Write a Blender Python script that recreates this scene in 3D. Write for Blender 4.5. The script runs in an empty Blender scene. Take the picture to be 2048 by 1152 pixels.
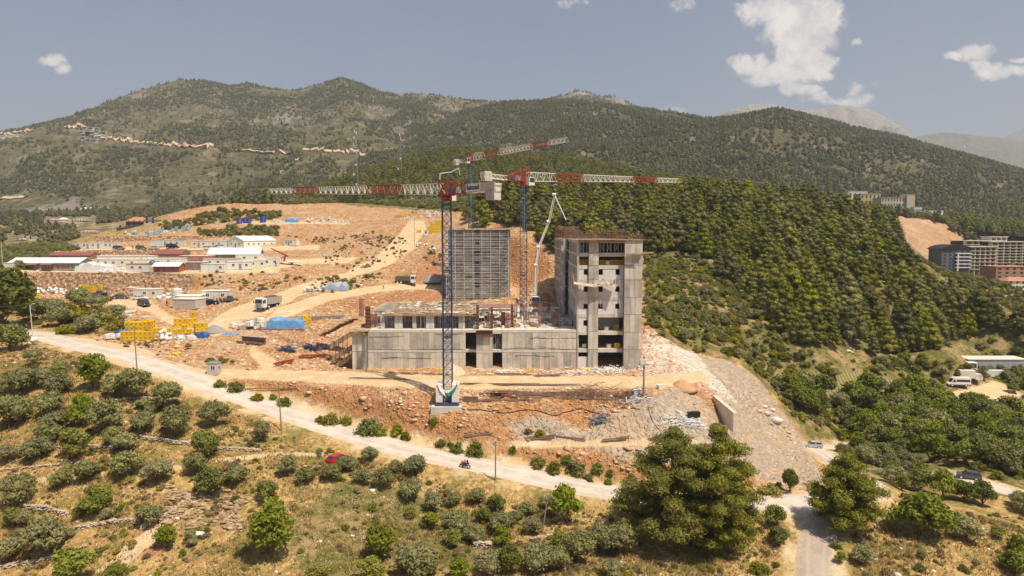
import bpy, math, random
import numpy as np
from mathutils import Vector, Matrix, noise as mnoise, geometry as mgeo
R = math.radians
random.seed(7); RNG = np.random.default_rng(7)
S = bpy.context.scene
COL = S.collection
# ------------------------------------------------------------------ camera
F = 1400.0; CX = 1024.0; CY = 576.0; HZ = 468.0; CZ = 28.0
TH = math.atan((CY - HZ) / F)
cam = bpy.data.objects.new('camera', bpy.data.cameras.new('camera')); COL.objects.link(cam)
cam.location = (0, 0, CZ); cam.rotation_euler = (math.pi/2 - TH, 0, 0)
cam.data.sensor_width = 36; cam.data.lens = F/2048*36
cam.data.clip_start = 1; cam.data.clip_end = 30000
S.camera = cam
S.view_settings.view_transform = 'Standard'; S.view_settings.look = 'None'
S.view_settings.exposure = 0.1; S.view_settings.gamma = 1
S.cycles.max_bounces = 6; S.cycles.diffuse_bounces = 3; S.cycles.glossy_bounces = 2
S.cycles.transmission_bounces = 3; S.cycles.volume_bounces = 1; S.cycles.transparent_max_bounces = 6
S.cycles.use_denoising = True
# ------------------------------------------------------------------ sun and sky
SUN_EL = 62.0; SUN_AZ = 135.0      # azimuth clockwise from +Y
sd = Vector((math.sin(R(SUN_AZ))*math.cos(R(SUN_EL)), math.cos(R(SUN_AZ))*math.cos(R(SUN_EL)), math.sin(R(SUN_EL))))
sl = bpy.data.lights.new('sun', 'SUN'); sl.energy = 5.0; sl.angle = R(0.5); sl.color = (1.0, 0.89, 0.71)
so = bpy.data.objects.new('sun', sl); COL.objects.link(so)
so.rotation_euler = sd.to_track_quat('Z', 'Y').to_euler(); so.location = (60, -60, 200)

def ray(px, py):
    u = (px-CX)/F; v = -(py-CY)/F
    return (u, math.cos(TH)+v*math.sin(TH), -math.sin(TH)+v*math.cos(TH))
def P(px, py, Y):
    d = ray(px, py); t = Y/d[1]
    return Vector((d[0]*t, Y, CZ+d[2]*t))
def XP(px, Y): return P(px, HZ, Y).x
def ZP(py, Y): return P(CX, py, Y).z

W = bpy.data.worlds.new('World'); S.world = W; W.use_nodes = True
nt = W.node_tree; nt.nodes.clear()
class NT:
    """small helper for building node trees"""
    def __init__(s, tree): s.t = tree
    def n(s, typ, ins=None, **kw):
        nd = s.t.nodes.new(typ)
        for k, v in kw.items(): setattr(nd, k, v)
        for k, v in (ins or {}).items():
            if isinstance(v, (bpy.types.NodeSocket,)): s.t.links.new(v, nd.inputs[k])
            else: nd.inputs[k].default_value = v
        return nd
    def m(s, op, a, b=0.0, c=0.0, clamp=False):
        nd = s.n('ShaderNodeMath', {0: a, 1: b, 2: c}, operation=op, use_clamp=clamp); return nd.outputs[0]
    def mix(s, f, a, b, bt='MIX'):
        nd = s.t.nodes.new('ShaderNodeMix'); nd.data_type = 'RGBA'; nd.blend_type = bt
        for i, v in ((0, f), (6, a), (7, b)):
            if isinstance(v, bpy.types.NodeSocket): s.t.links.new(v, nd.inputs[i])
            else: nd.inputs[i].default_value = (*v, 1) if isinstance(v, tuple) and len(v) == 3 else v
        return nd.outputs[2]
    def ramp(s, f, stops):
        nd = s.n('ShaderNodeValToRGB', {0: f}); cr = nd.color_ramp
        while len(cr.elements) < len(stops): cr.elements.new(0.5)
        for e, (p, c) in zip(cr.elements, stops):
            e.position = p; e.color = (*c, 1) if isinstance(c, tuple) else (c, c, c, 1)
        return nd.outputs[0]
    def noise(s, vec, scale, detail=4, rough=0.55, dist=0.0, out=0):
        return s.n('ShaderNodeTexNoise', {'Vector': vec, 'Scale': scale, 'Detail': detail, 'Roughness': rough, 'Distortion': dist}).outputs[out]
    def link(s, a, b): s.t.links.new(a, b)
w = NT(nt)
sky = w.n('ShaderNodeTexSky', sky_type='NISHITA', sun_disc=False, sun_elevation=R(SUN_EL), sun_rotation=R(SUN_AZ),
          altitude=200, air_density=1.2, dust_density=3.0, ozone_density=1.0)
hs = w.n('ShaderNodeHueSaturation', {'Saturation': 0.8, 'Value': 1.0, 'Color': sky.outputs[0]})
tint = w.mix(1.0, hs.outputs[0], (0.84, 0.86, 0.97), 'MULTIPLY')
tc = w.n('ShaderNodeTexCoord'); dirv = tc.outputs['Generated']
sep = w.n('ShaderNodeSeparateXYZ', {0: dirv})
# cloud field in angular coordinates (azimuth, slope)
wn = w.n('ShaderNodeTexNoise', {'Vector': dirv, 'Scale': 16.0, 'Detail': 7.0, 'Roughness': 0.62})
warp = w.n('ShaderNodeVectorMath', {0: wn.outputs[1], 1: (0.5, 0.5, 0.5)}, operation='SUBTRACT')
wsc = w.n('ShaderNodeVectorMath', {0: warp.outputs[0], 'Scale': 0.045}, operation='SCALE')
wd = w.n('ShaderNodeVectorMath', {0: dirv, 1: wsc.outputs[0]}, operation='ADD')
sp = w.n('ShaderNodeSeparateXYZ', {0: wd.outputs[0]})
ax = w.m('DIVIDE', sp.outputs[0], w.m('MAXIMUM', sp.outputs[1], 0.01))
el = w.m('DIVIDE', sp.outputs[2], w.m('MAXIMUM', sp.outputs[1], 0.01))
front = w.m('GREATER_THAN', sep.outputs[1], 0.2)
blobs = [(1600,45,78,62,1),(1560,15,80,34,.9),(1645,50,38,60,1),(1590,105,52,50,1),(1625,125,45,34,.9),(1500,132,46,24,.9),(1548,150,60,26,.9),
 (1600,150,70,26,.9),(1652,122,26,20,.9),(1605,186,44,14,.75),(1662,203,56,15,.7),(1716,178,26,20,.65),(1706,200,44,15,.7),(1520,6,50,10,.6),
 (1948,112,48,22,.8),(1900,120,40,10,.6),(1988,150,50,22,.85),(2034,146,36,17,.85),(1962,140,34,18,.8),(2040,118,26,8,.6),
 (103,112,22,14,.55),(124,134,14,13,.35),(1348,219,22,11,.6),(1365,8,28,14,.32),(1705,86,12,9,.25),(1150,5,30,10,.3),(1755,173,12,8,.3),(2140,120,90,40,.8),(2300,40,120,60,.8),(-250,60,120,50,.7)]
acc = None
for bx_, by_, rx_, ry_, st_ in blobs:
    d = ray(bx_, by_); a0 = d[0]/d[1]; e0 = d[2]/d[1]
    qa = w.m('MULTIPLY', w.m('SUBTRACT', ax, a0), F/rx_); qe = w.m('MULTIPLY', w.m('SUBTRACT', el, e0), F/ry_)
    r2 = w.m('ADD', w.m('MULTIPLY', qa, qa), w.m('MULTIPLY', qe, qe))
    v = w.m('MULTIPLY', w.m('SUBTRACT', 1.25, r2), st_)
    acc = v if acc is None else w.m('SMOOTH_MAX', acc, v, 0.25)
n2 = w.noise(dirv, 34.0, 8, 0.68)
dens = w.m('ADD', acc, w.m('MULTIPLY', w.m('SUBTRACT', n2, 0.52), 2.6))
cm = w.n('ShaderNodeMapRange', {0: dens, 1: -0.02, 2: 0.85, 3: 0.0, 4: 0.97}, interpolation_type='SMOOTHSTEP').outputs[0]
cm = w.m('MULTIPLY', cm, front)
# thin high veil
veil = w.n('ShaderNodeMapRange', {0: w.noise(dirv, 2.2, 5, 0.6), 1: 0.42, 2: 0.75, 3: 0.0, 4: 0.22}).outputs[0]
shade = w.n('ShaderNodeMapRange', {0: w.noise(wd.outputs[0], 26.0, 5, 0.6), 1: 0.36, 2: 0.6, 3: 0.0, 4: 1.0}).outputs[0]
ccol = w.mix(shade, (7.4, 6.8, 6.7), (11.2, 10.1, 9.1))
c1 = w.mix(veil, tint, (4.7, 4.75, 5.0))
c2 = w.mix(cm, c1, ccol)
bg = w.n('ShaderNodeBackground', {'Color': c2, 'Strength': 0.085})
wo = w.n('ShaderNodeOutputWorld'); w.link(bg.outputs[0], wo.inputs[0])
W.cycles.sampling_method = 'MANUAL'; W.cycles.sample_map_resolution = 256

# ------------------------------------------------------------------ objects: names, labels, parents
def tag(o, label=None, cat=None, group=None, kind=None):
    if label: o['label'] = label
    if cat: o['category'] = cat
    if group: o['group'] = group
    if kind: o['kind'] = kind
    return o
def empty(name, loc=(0,0,0), rz=0.0, label=None, cat=None, group=None):
    o = bpy.data.objects.new(name, None); COL.objects.link(o)
    o.location = loc; o.rotation_euler = (0, 0, rz); o.empty_display_size = 0.5
    return tag(o, label, cat, group)
KIDS = {}
def reg(o, parent):
    if parent is not None:
        o.parent = parent; KIDS.setdefault(parent.name, []).append(o)
    return o
def copy_tree(o, loc=None, rz=None, scale=None, label=None, group=None, parent=None, mats=None):
    c = o.copy(); COL.objects.link(c)
    c.parent = None
    reg(c, parent)
    if loc is not None: c.location = loc
    if rz is not None: c.rotation_euler = (0, 0, rz)
    if scale is not None: c.scale = (scale,)*3 if not isinstance(scale, tuple) else scale
    if label: c['label'] = label
    if group: c['group'] = group
    elif parent is None and group == '' and 'group' in c: del c['group']
    if mats and c.type == 'MESH':
        for i, sl_ in enumerate(c.material_slots):
            if sl_.material and sl_.material.name in mats:
                sl_.link = 'OBJECT'; sl_.material = mats[sl_.material.name]
    for k in KIDS.get(o.name, []): copy_tree(k, parent=c, mats=mats)
    return c

class MB:
    """collects primitive shapes into one mesh"""
    def __init__(s): s.v = []; s.f = []; s.mi = []; s.cur = 0
    def poly(s, pts, faces):
        b = len(s.v); s.v += [tuple(p) for p in pts]
        for f in faces: s.f.append(tuple(b+i for i in f)); s.mi.append(s.cur)
        return s
    def box(s, x0, x1, y0, y1, z0, z1, M=None):
        p = [Vector((x,y,z)) for z in (z0,z1) for x,y in ((x0,y0),(x1,y0),(x1,y1),(x0,y1))]
        if M is not None: p = [M @ q for q in p]
        return s.poly(p, [(3,2,1,0),(4,5,6,7),(0,1,5,4),(1,2,6,5),(2,3,7,6),(3,0,4,7)])
    def bb(s, c, sx, sy, sz, rz=0, M=None):
        """box centred at c (bottom at c.z) turned by rz"""
        m = Matrix.Translation(c) @ Matrix.Rotation(rz, 4, 'Z')
        if M is not None: m = M @ m
        return s.box(-sx/2, sx/2, -sy/2, sy/2, 0, sz, m)
    def bar(s, a, b, r, n=4, r2=None):
        a = Vector(a); b = Vector(b); d = b-a
        if d.length < 1e-5: return s
        d.normalize(); up = Vector((0,0,1)) if abs(d.z) < .95 else Vector((1,0,0))
        x = d.cross(up).normalized(); y = d.cross(x); r2 = r if r2 is None else r2
        pts = []
        for q, rr in ((a, r), (b, r2)):
            for k in range(n):
                t = 2*math.pi*(k+.5)/n; pts.append(q + x*math.cos(t)*rr + y*math.sin(t)*rr)
        fs = [(k, (k+1) % n, n+(k+1) % n, n+k) for k in range(n)] + [tuple(range(n))[::-1], tuple(range(n, 2*n))]
        return s.poly(pts, fs)
    def path(s, pts, r, n=5):
        for a, b in zip(pts, pts[1:]): s.bar(a, b, r, n)
        return s
    def prism(s, outline, y0, y1, M=None):
        """outline in (x,z), extruded along y"""
        n = len(outline); p = [Vector((x, y0, z)) for x, z in outline] + [Vector((x, y1, z)) for x, z in outline]
        if M is not None: p = [M @ q for q in p]
        return s.poly(p, [tuple(range(n)), tuple(range(n, 2*n))[::-1]] + [((k+1) % n, k, n+k, n+(k+1) % n) for k in range(n)])
    def lathe(s, prof, c=(0,0,0), n=12, M=None):
        p = []; c = Vector(c)
        for r, z in prof:
            for k in range(n):
                t = 2*math.pi*k/n; q = c+Vector((r*math.cos(t), r*math.sin(t), z)); p.append(M @ q if M is not None else q)
        fs = []
        for j in range(len(prof)-1):
            for k in range(n): fs.append((j*n+k, j*n+(k+1) % n, (j+1)*n+(k+1) % n, (j+1)*n+k))
        fs.append(tuple(range(n))[::-1]); fs.append(tuple((len(prof)-1)*n+k for k in range(n)))
        return s.poly(p, fs)
    def blob(s, c, rx, ry, rz, seed=0, amp=.25, n=1):
        ico = ICO[n]; c = Vector(c); pts = []
        for q in ico[0]:
            k = 1 + amp*2*mnoise.noise(Vector(q)*1.7 + Vector((seed*3.1, seed*1.7, seed)))
            pts.append(c + Vector((q[0]*rx*k, q[1]*ry*k, q[2]*rz*k)))
        return s.poly(pts, ico[1])
    def mesh(s, name, mats):
        me = bpy.data.meshes.new(name); me.from_pydata(s.v, [], s.f)
        for m in (mats if isinstance(mats, (list, tuple)) else [mats]): me.materials.append(m)
        if any(s.mi): me.polygons.foreach_set('material_index', s.mi)
        return me
    def build(s, name, mats, parent=None, loc=None, rz=None, smooth=False):
        me = s.mesh(name, mats)
        if smooth: me.polygons.foreach_set('use_smooth', [True]*len(me.polygons))
        o = bpy.data.objects.new(name, me); COL.objects.link(o); reg(o, parent)
        if loc is not None: o.location = loc
        if rz is not None: o.rotation_euler = (0, 0, rz)
        return o
def _ico(level):
    t = (1+5**.5)/2
    v = [Vector(p).normalized() for p in ((-1,t,0),(1,t,0),(-1,-t,0),(1,-t,0),(0,-1,t),(0,1,t),(0,-1,-t),(0,1,-t),(t,0,-1),(t,0,1),(-t,0,-1),(-t,0,1))]
    f = [(0,11,5),(0,5,1),(0,1,7),(0,7,10),(0,10,11),(1,5,9),(5,11,4),(11,10,2),(10,7,6),(7,1,8),(3,9,4),(3,4,2),(3,2,6),(3,6,8),(3,8,9),(4,9,5),(2,4,11),(6,2,10),(8,6,7),(9,8,1)]
    for _ in range(level):
        mid = {}; nf = []
        def g(a, b):
            k = (min(a,b), max(a,b))
            if k not in mid: v.append(((v[a]+v[b])/2).normalized()); mid[k] = len(v)-1
            return mid[k]
        for a, b, c in f:
            x, y, z = g(a,b), g(b,c), g(c,a); nf += [(a,x,z),(b,y,x),(c,z,y),(x,y,z)]
        f = nf
    return [tuple(q) for q in v], f
ICO = [_ico(i) for i in range(3)]

# ------------------------------------------------------------------ materials
MT = {}
def mat(name, col, rough=0.8, var=0.12, scale=1.5, bump=0.0, bscale=8.0, metal=0.0, col2=None, spec=None, rnd=0.0, coord='pos', streak=0.0, vor=0.0):
    if name in MT: return MT[name]
    m = bpy.data.materials.new(name); m.use_nodes = True; t = NT(m.node_tree); t.t.nodes.clear()
    if coord == 'pos': v = t.n('ShaderNodeNewGeometry').outputs['Position']
    else: v = t.n('ShaderNodeTexCoord').outputs['Object']
    c2 = col2 or tuple(c*(1-2*var) for c in col)
    n = t.noise(v, scale, 5, 0.6)
    f = t.n('ShaderNodeMapRange', {0: n, 1: 0.35, 2: 0.65}).outputs[0]
    c = t.mix(f, col, c2)
    if streak:
        mp = t.n('ShaderNodeMapping', {0: v, 3: (1.6, 1.6, 0.12)})
        sn = t.n('ShaderNodeMapRange', {0: t.noise(mp.outputs[0], 1.0, 5, 0.65), 1: 0.5, 2: 0.75, 3: 0.0, 4: streak}).outputs[0]
        c = t.mix(sn, c, tuple(q*0.35 for q in col))
    if vor:
        vo = t.n('ShaderNodeTexVoronoi', {'Vector': v, 'Scale': vor}); vc_ = t.n('ShaderNodeSeparateColor', {0: vo.outputs['Color']}).outputs[0]
        c = t.mix(t.n('ShaderNodeMapRange', {0: vc_, 1: .3, 2: 1., 3: 0., 4: .8}).outputs[0], c, tuple(min(1, q*1.35) for q in col)); c = t.mix(t.n('ShaderNodeMapRange', {0: vo.outputs['Distance'], 1: .32, 2: .6, 3: 0., 4: .75}).outputs[0], c, tuple(q*.35 for q in col))
    if rnd:
        oi = t.n('ShaderNodeObjectInfo').outputs['Random']
        c = t.n('ShaderNodeHueSaturation', {'Hue': t.m('ADD', 0.5, t.m('MULTIPLY', t.m('SUBTRACT', oi, .5), rnd*.12)), 'Value': t.m('ADD', 1.0, t.m('MULTIPLY', t.m('SUBTRACT', oi, .5), rnd)), 'Color': c}).outputs[0]
    b = t.n('ShaderNodeBsdfPrincipled', {'Base Color': c, 'Roughness': rough, 'Metallic': metal})
    if spec is not None: b.inputs['Specular IOR Level'].default_value = spec
    if bump:
        bn = t.n('ShaderNodeBump', {'Strength': 0.6, 'Distance': bump, 'Height': t.noise(v, bscale, 4, 0.6)})
        t.link(bn.outputs[0], b.inputs['Normal'])
    o = t.n('ShaderNodeOutputMaterial'); t.link(b.outputs[0], o.inputs[0]); MT[name] = m
    return m
def leafmat(name, c1, c2, rnd=0.5, trans=0.35, spec=0.15, scale=0.5):
    if name in MT: return MT[name]
    m = bpy.data.materials.new(name); m.use_nodes = True; t = NT(m.node_tree); t.t.nodes.clear()
    v = t.n('ShaderNodeNewGeometry').outputs['Position']
    f = t.n('ShaderNodeMapRange', {0: t.noise(v, scale, 4, 0.7), 1: 0.35, 2: 0.65}).outputs[0]
    c = t.mix(f, c1, c2)
    oi = t.n('ShaderNodeObjectInfo').outputs['Random']
    wn_ = t.n('ShaderNodeTexWhiteNoise', {'W': oi}, noise_dimensions='1D').outputs[0]
    c = t.n('ShaderNodeHueSaturation', {'Hue': t.m('ADD', 0.5, t.m('MULTIPLY', t.m('SUBTRACT', wn_, .5), 0.035*rnd)),
        'Saturation': t.m('ADD', 1.0, t.m('MULTIPLY', t.m('SUBTRACT', wn_, .5), rnd*.5)),
        'Value': t.m('ADD', 1.0, t.m('MULTIPLY', t.m('SUBTRACT', oi, .5), rnd)), 'Color': c}).outputs[0]
    b = t.n('ShaderNodeBsdfPrincipled', {'Base Color': c, 'Roughness': 0.6, 'Specular IOR Level': spec})
    tr = t.n('ShaderNodeBsdfTranslucent', {'Color': c})
    mx = t.n('ShaderNodeMixShader', {0: trans, 1: b.outputs[0], 2: tr.outputs[0]})
    o = t.n('ShaderNodeOutputMaterial'); t.link(mx.outputs[0], o.inputs[0]); MT[name] = m
    return m

# ------------------------------------------------------------------ noise on arrays
def _h(ix, iy, s):
    n = (ix.astype(np.int64)*374761393 + iy.astype(np.int64)*668265263 + s*1442695041) & 0x7fffffff
    n = ((n ^ (n >> 13))*1274126177) & 0x7fffffff
    return ((n ^ (n >> 16)) & 0xffff)/65535.0
def vn(x, y, s=0):
    ix = np.floor(x); iy = np.floor(y); fx = x-ix; fy = y-iy
    fx = fx*fx*(3-2*fx); fy = fy*fy*(3-2*fy)
    a = _h(ix, iy, s); b = _h(ix+1, iy, s); c = _h(ix, iy+1, s); d = _h(ix+1, iy+1, s)
    return (a*(1-fx)+b*fx)*(1-fy)+(c*(1-fx)+d*fx)*fy
def fbm(x, y, sc, oct=5, s=0, rough=.5):
    r = np.zeros_like(x, dtype=float); a = 1; t = 0; f = 1/sc
    for k in range(oct):
        r += a*(vn(x*f+k*17.3, y*f-k*9.1, s+k)-.5)*2; t += a; a *= rough; f *= 2.03
    return r/t
def ridged(x, y, sc, oct=5, s=0, rough=.5):
    r = np.zeros_like(x, dtype=float); a = 1; t = 0; f = 1/sc
    for k in range(oct):
        r += a*(1-2*np.abs(vn(x*f+k*7.3, y*f+k*3.9, s+k)*2-1)); t += a; a *= rough; f *= 2.1
    return r/t
HAZE = .000105; VEG_FAR = True
# ------------------------------------------------------------------ terrain heightfield
CTL = [  # (picture column, picture row, distance) of ground points as surveyed
 (-250,1152,92),(0,1152,89),(300,1152,87),(600,1152,85),(900,1152,84),(1200,1152,83),(1400,1152,83),(1630,1152,83),(1850,1152,84),(2048,1152,87),(2350,1152,92),
 (0,1060,96),(180,1060,94),(300,1080,91),(330,1010,97),(420,1060,94),(560,1060,92),(0,1000,101),(150,980,102),(250,930,107),(330,965,102),(450,960,103),(540,985,100),(0,900,111),(120,880,114),
 (0,800,126),(130,800,124),(250,850,116),(380,870,113),(500,930,106),(0,720,142),(120,745,134),(250,780,128),(380,810,124),(640,930,107),(640,1020,98),(760,960,105),(760,1060,95),
 (60,668,165),(0,662,170),(-200,655,180),(150,690,155),(250,712,147),(350,745,139),(430,775,134),(500,800,130),(600,835,125),(700,868,120),(820,902,115),(930,925,112),(1100,962,108),(1250,990,105),(1400,1003,102),(1500,1005,101),(1640,1008,100),
 (420,815,128),(540,850,122),(700,908,114.5),(900,965,107.5),(1100,1012,102),(1250,1050,97),(1450,1100,90),(1520,1050,95),(900,1060,95.5),(1100,1070,94),
 (1740,1000,101),(1750,1060,94),(1900,1080,92),(2048,1100,91),(1870,1010,104),(2048,1040,104),(1560,1080,92),
 (1850,945,128),(1950,960,122),(2048,992,116),(2300,1040,110),(1800,970,116),(1700,930,130),(1740,970,112),
 (1640,905,146),(1625,890,152),(1690,893,156),(1700,850,168),(1800,830,172),(1900,850,160),(2048,850,158),(2300,880,150),(1770,890,152),
 (1300,900,113),(1430,892,114),(1100,880,117),(1000,872,118),(900,870,118),(800,855,120.5),(700,820,124.5),(620,795,128),(540,775,131.5),(480,770,134),
 (1320,945,109),(1450,965,107.5),(1560,985,104),(1000,905,114.5),(1200,925,111.5),(1150,895,115.3),(860,880,117),
 (1430,845,124),(1360,800,126),(1300,790,124.5),(1100,838,120.5),(1000,830,121),(900,838,120),(800,815,122.5),(1200,850,119.5),
 (700,762,133),(600,755,137),(500,750,140),(420,747,141),(800,770,129),(870,790,125.5),(1000,795,124.5),(1150,795,124.3),(1280,785,125.5),(1330,770,129),(950,775,127),(1000,750,139),
 (1380,745,141),(1340,735,145),(1420,790,131),(1320,700,158),(1300,740,143),(1470,850,131),
 (1400,716,166),(1480,738,167),(1540,795,160),(1600,865,149),(1500,840,146),(1560,905,134),(1600,950,119),(1640,965,112),(1500,900,125),(1450,760,152),(1520,960,109),
 (1320,640,178),(1300,560,215),(1292,520,245),(1350,600,202),(1450,650,190),(1600,700,182),(1550,600,222),(1700,660,202),(1900,670,207),(2048,660,225),(2350,680,220),
 (1600,770,176),(1700,765,181),(1850,768,190),(1920,782,189),(1990,770,196),(2048,808,182),(2048,735,218),(1960,735,216),(1750,718,202),(1900,722,208),(1870,800,182),(1960,820,174),(1700,800,177),(2300,800,190),
 (1000,408,330),(1150,396,345),(1300,386,365),(1500,392,370),(1650,422,360),(1750,455,345),(1800,495,330),(1900,552,322),(1990,606,300),(2350,640,290),
 (1100,450,290),(1300,460,282),(1450,495,270),(1600,535,260),(1750,580,252),(1900,632,240),(1035,468,262),(1110,540,236),(1060,590,212),(1080,490,255),
 (1960,560,450),(2048,575,430),(2048,520,600),(1820,470,480),(1900,510,505),(1880,548,425),(1850,445,540),(1760,452,500),(1950,470,640),(2350,560,520),(1920,440,760),(1700,440,620),
 (560,700,156),(300,688,162),(300,722,149),(220,682,163),(450,690,162),(600,662,174),(450,722,150),(600,730,149),(400,648,178),(680,690,160),(690,655,172),
 (537,617,190),(430,615,193),(280,612,195),(330,650,176),(200,602,204),(100,600,206),(0,600,207),(-250,600,215),(150,645,178),(50,640,180),(380,615,192),(460,600,200),(240,650,175),
 (100,586,224),(100,546,228),(0,588,222),(0,548,226),(250,588,224),(250,546,228),(380,586,226),(385,548,230),(-250,590,230),(-250,550,236),
 (450,565,226),(450,540,238),(300,543,235),(545,532,246),(560,520,258),(300,527,275),(100,527,272),(500,520,270),
 (200,516,289),(200,501,291),(110,516,287),(110,503,290),(350,513,291),(370,500,294),(450,508,290),(480,499,294),(590,496,302),(300,497,302),(620,510,278),
 (250,489,322),(250,473,325),(340,489,322),(345,472,325),(600,478,322),(460,472,330),(200,490,320),(600,468,334),(320,462,350),
 (400,460,344),(500,446,360),(620,446,360),(720,446,360),(480,452,350),(350,432,376),(320,446,372),(450,406,402),(380,415,395),(600,407,402),(700,418,402),(800,428,402),(760,440,366),
 (600,582,216),(700,547,246),(760,517,272),(810,481,302),(835,452,334),(840,432,364),(870,422,385),(640,515,272),(700,490,300),(700,470,330),
 (650,592,206),(780,572,221),(870,577,221),(800,605,200),(700,640,178),(740,615,192),(880,605,205),(640,640,181),(680,600,200),(640,565,226),(740,560,232),
 (860,505,282),(880,545,252),(890,482,292),(880,457,324),(950,445,335),(880,405,425),(950,402,385),(960,500,280),(1000,520,262),
 (500,415,455),(330,455,485),(650,405,470),(800,410,470),(1100,400,470),(1400,405,480),
 (0,502,385),(100,492,405),(150,492,362),(0,522,300),(100,521,300),(-250,520,330),(50,560,250),(0,482,600),(150,472,650),(280,462,600),(0,445,900),(200,436,900),(400,430,800),(-300,480,700),(-300,440,1000),(600,425,800),(400,445,560)]
WPT = [(-100,30,-13),(0,30,-15),(100,30,-17),(-300,60,-8),(300,60,-16),(-60,60,-13.5),(60,60,-15),
 (-33,147,0.1),(14,147,0),(27,147,0),(28,185,4),(28,220,8),(14,205,4),(-30,185,3),(-30,200,6),(0,190,3),(-20,215,6),(0,222,6),(-20,235,7),(4,240,8),
 (-1500,1200,60),(-700,1300,80),(0,1300,90),(700,1300,80),(1500,1200,60),(-1500,500,20),(1500,600,0),(-500,300,14),(-500,100,0),(500,100,-20),(500,300,-8),(600,800,30),(300,900,45),(0,900,70)]
pts = [P(*c) for c in CTL] + [Vector(w_) for w_ in WPT]
pz = [p.z for p in pts]
tri = mgeo.delaunay_2d_cdt([p.xy for p in pts], [], [], 0, 1e-4)
tv = np.array([[p.x, p.y] for p in tri[0]]); orig = tri[3]
tz = np.array([pz[o[0]] if len(o) else 0.0 for o in orig])
def axis(core, d0, hi, g):
    a = [0.0]; d = d0
    while a[-1] < hi:
        if a[-1] > core: d *= g
        a.append(a[-1]+d)
    return np.array(a)
xa = axis(75, .55, 1500, 1.02); GX = np.concatenate([-xa[::-1][:-1], xa])
ya = axis(90, .55, 1280, 1.011); GY = 72+ya; GY = np.concatenate([np.arange(30, 72, 2.0), GY])
NX, NY = len(GX), len(GY)
MX, MY = np.meshgrid(GX, GY)
HH = np.full((NY, NX), -12.0)
for f in tri[2]:
    a, b, c = f; pa, pb, pc = tv[a], tv[b], tv[c]
    x0, x1 = min(pa[0],pb[0],pc[0]), max(pa[0],pb[0],pc[0]); y0, y1 = min(pa[1],pb[1],pc[1]), max(pa[1],pb[1],pc[1])
    i0, i1 = np.searchsorted(GX, x0), np.searchsorted(GX, x1, 'right'); j0, j1 = np.searchsorted(GY, y0), np.searchsorted(GY, y1, 'right')
    if i1 <= i0 or j1 <= j0: continue
    X = MX[j0:j1, i0:i1]; Yg = MY[j0:j1, i0:i1]
    den = (pb[1]-pc[1])*(pa[0]-pc[0])+(pc[0]-pb[0])*(pa[1]-pc[1])
    if abs(den) < 1e-9: continue
    l1 = ((pb[1]-pc[1])*(X-pc[0])+(pc[0]-pb[0])*(Yg-pc[1]))/den
    l2 = ((pc[1]-pa[1])*(X-pc[0])+(pa[0]-pc[0])*(Yg-pc[1]))/den
    l3 = 1-l1-l2; ok = (l1 >= -1e-6) & (l2 >= -1e-6) & (l3 >= -1e-6)
    HH[j0:j1, i0:i1] = np.where(ok, l1*tz[a]+l2*tz[b]+l3*tz[c], HH[j0:j1, i0:i1])
def blur(A, n):
    for _ in range(n):
        B = np.pad(A, 1, 'edge'); A = (B[1:-1,:-2]+B[1:-1,2:]+2*B[1:-1,1:-1])/4
        B = np.pad(A, 1, 'edge'); A = (B[:-2,1:-1]+B[2:,1:-1]+2*B[1:-1,1:-1])/4
    return A
HH = blur(HH, 5)
def hgt(x, y, A=None):
    A = HH if A is None else A
    x = np.asarray(x, float); y = np.asarray(y, float)
    i = np.clip(np.searchsorted(GX, x)-1, 0, NX-2); j = np.clip(np.searchsorted(GY, y)-1, 0, NY-2)
    fx = np.clip((x-GX[i])/(GX[i+1]-GX[i]), 0, 1); fy = np.clip((y-GY[j])/(GY[j+1]-GY[j]), 0, 1)
    return (A[j,i]*(1-fx)+A[j,i+1]*fx)*(1-fy)+(A[j+1,i]*(1-fx)+A[j+1,i+1]*fx)*fy
_t = np.concatenate([np.arange(76, 260, .35), np.arange(260, 1250, 1.2)])
def hit(px, py, lo=76):
    """ground point seen at a picture position"""
    d = ray(px, py); yy = _t[_t >= lo]; xx = yy*d[0]/d[1]; zz = CZ+yy*d[2]/d[1]
    g = hgt(xx, yy); k = np.argmax(zz <= g)
    if zz[k] > g[k]: k = len(yy)-1
    return Vector((xx[k], yy[k], g[k]))
def gz(x, y): return float(hgt(x, y))

def smooth_path(pp, step=1.0):
    out = []
    q = [pp[0]]+list(pp)+[pp[-1]]
    for i in range(1, len(q)-2):
        a, b, c, d = (np.array(q[i-1]), np.array(q[i]), np.array(q[i+1]), np.array(q[i+2]))
        n = max(2, int(np.linalg.norm(c-b)/step))
        for k in range(n):
            t = k/n; out.append(.5*((2*b)+(-a+c)*t+(2*a-5*b+4*c-d)*t*t+(-a+3*b-3*c+d)*t**3))
    out.append(np.array(q[-1])); return np.array(out)
def pxpath(L, step=1.0): return smooth_path([tuple(P(*c)) for c in L], step)
ROADS = {  # centre lines
 'main': (pxpath([(-120,655,178),(60,668,165),(150,690,155),(250,712,147),(350,745,139),(430,775,134),(500,800,130),(600,835,125),(700,868,120),(820,902,115),(930,925,112),(1100,962,108),(1250,990,105),(1400,1003,102),(1500,1005,101),(1600,1006,100.5),(1700,1003,101)]), 3.6),
 'lower': (pxpath([(1655,1003,101),(1650,1030,97.5),(1640,1060,94),(1632,1100,89),(1630,1152,83.2),(1632,1260,74)]), 2.3),
 'valley': (pxpath([(1680,1003,101),(1735,990,103),(1738,965,113),(1700,945,124),(1660,918,140),(1635,896,150),(1680,895,155),(1720,900,154)]), 2.0),
 'east': (pxpath([(1890,950,127),(1950,962,122),(2048,992,116),(2200,1030,111)]), 2.1)}
FLAT = np.zeros_like(HH)
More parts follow.
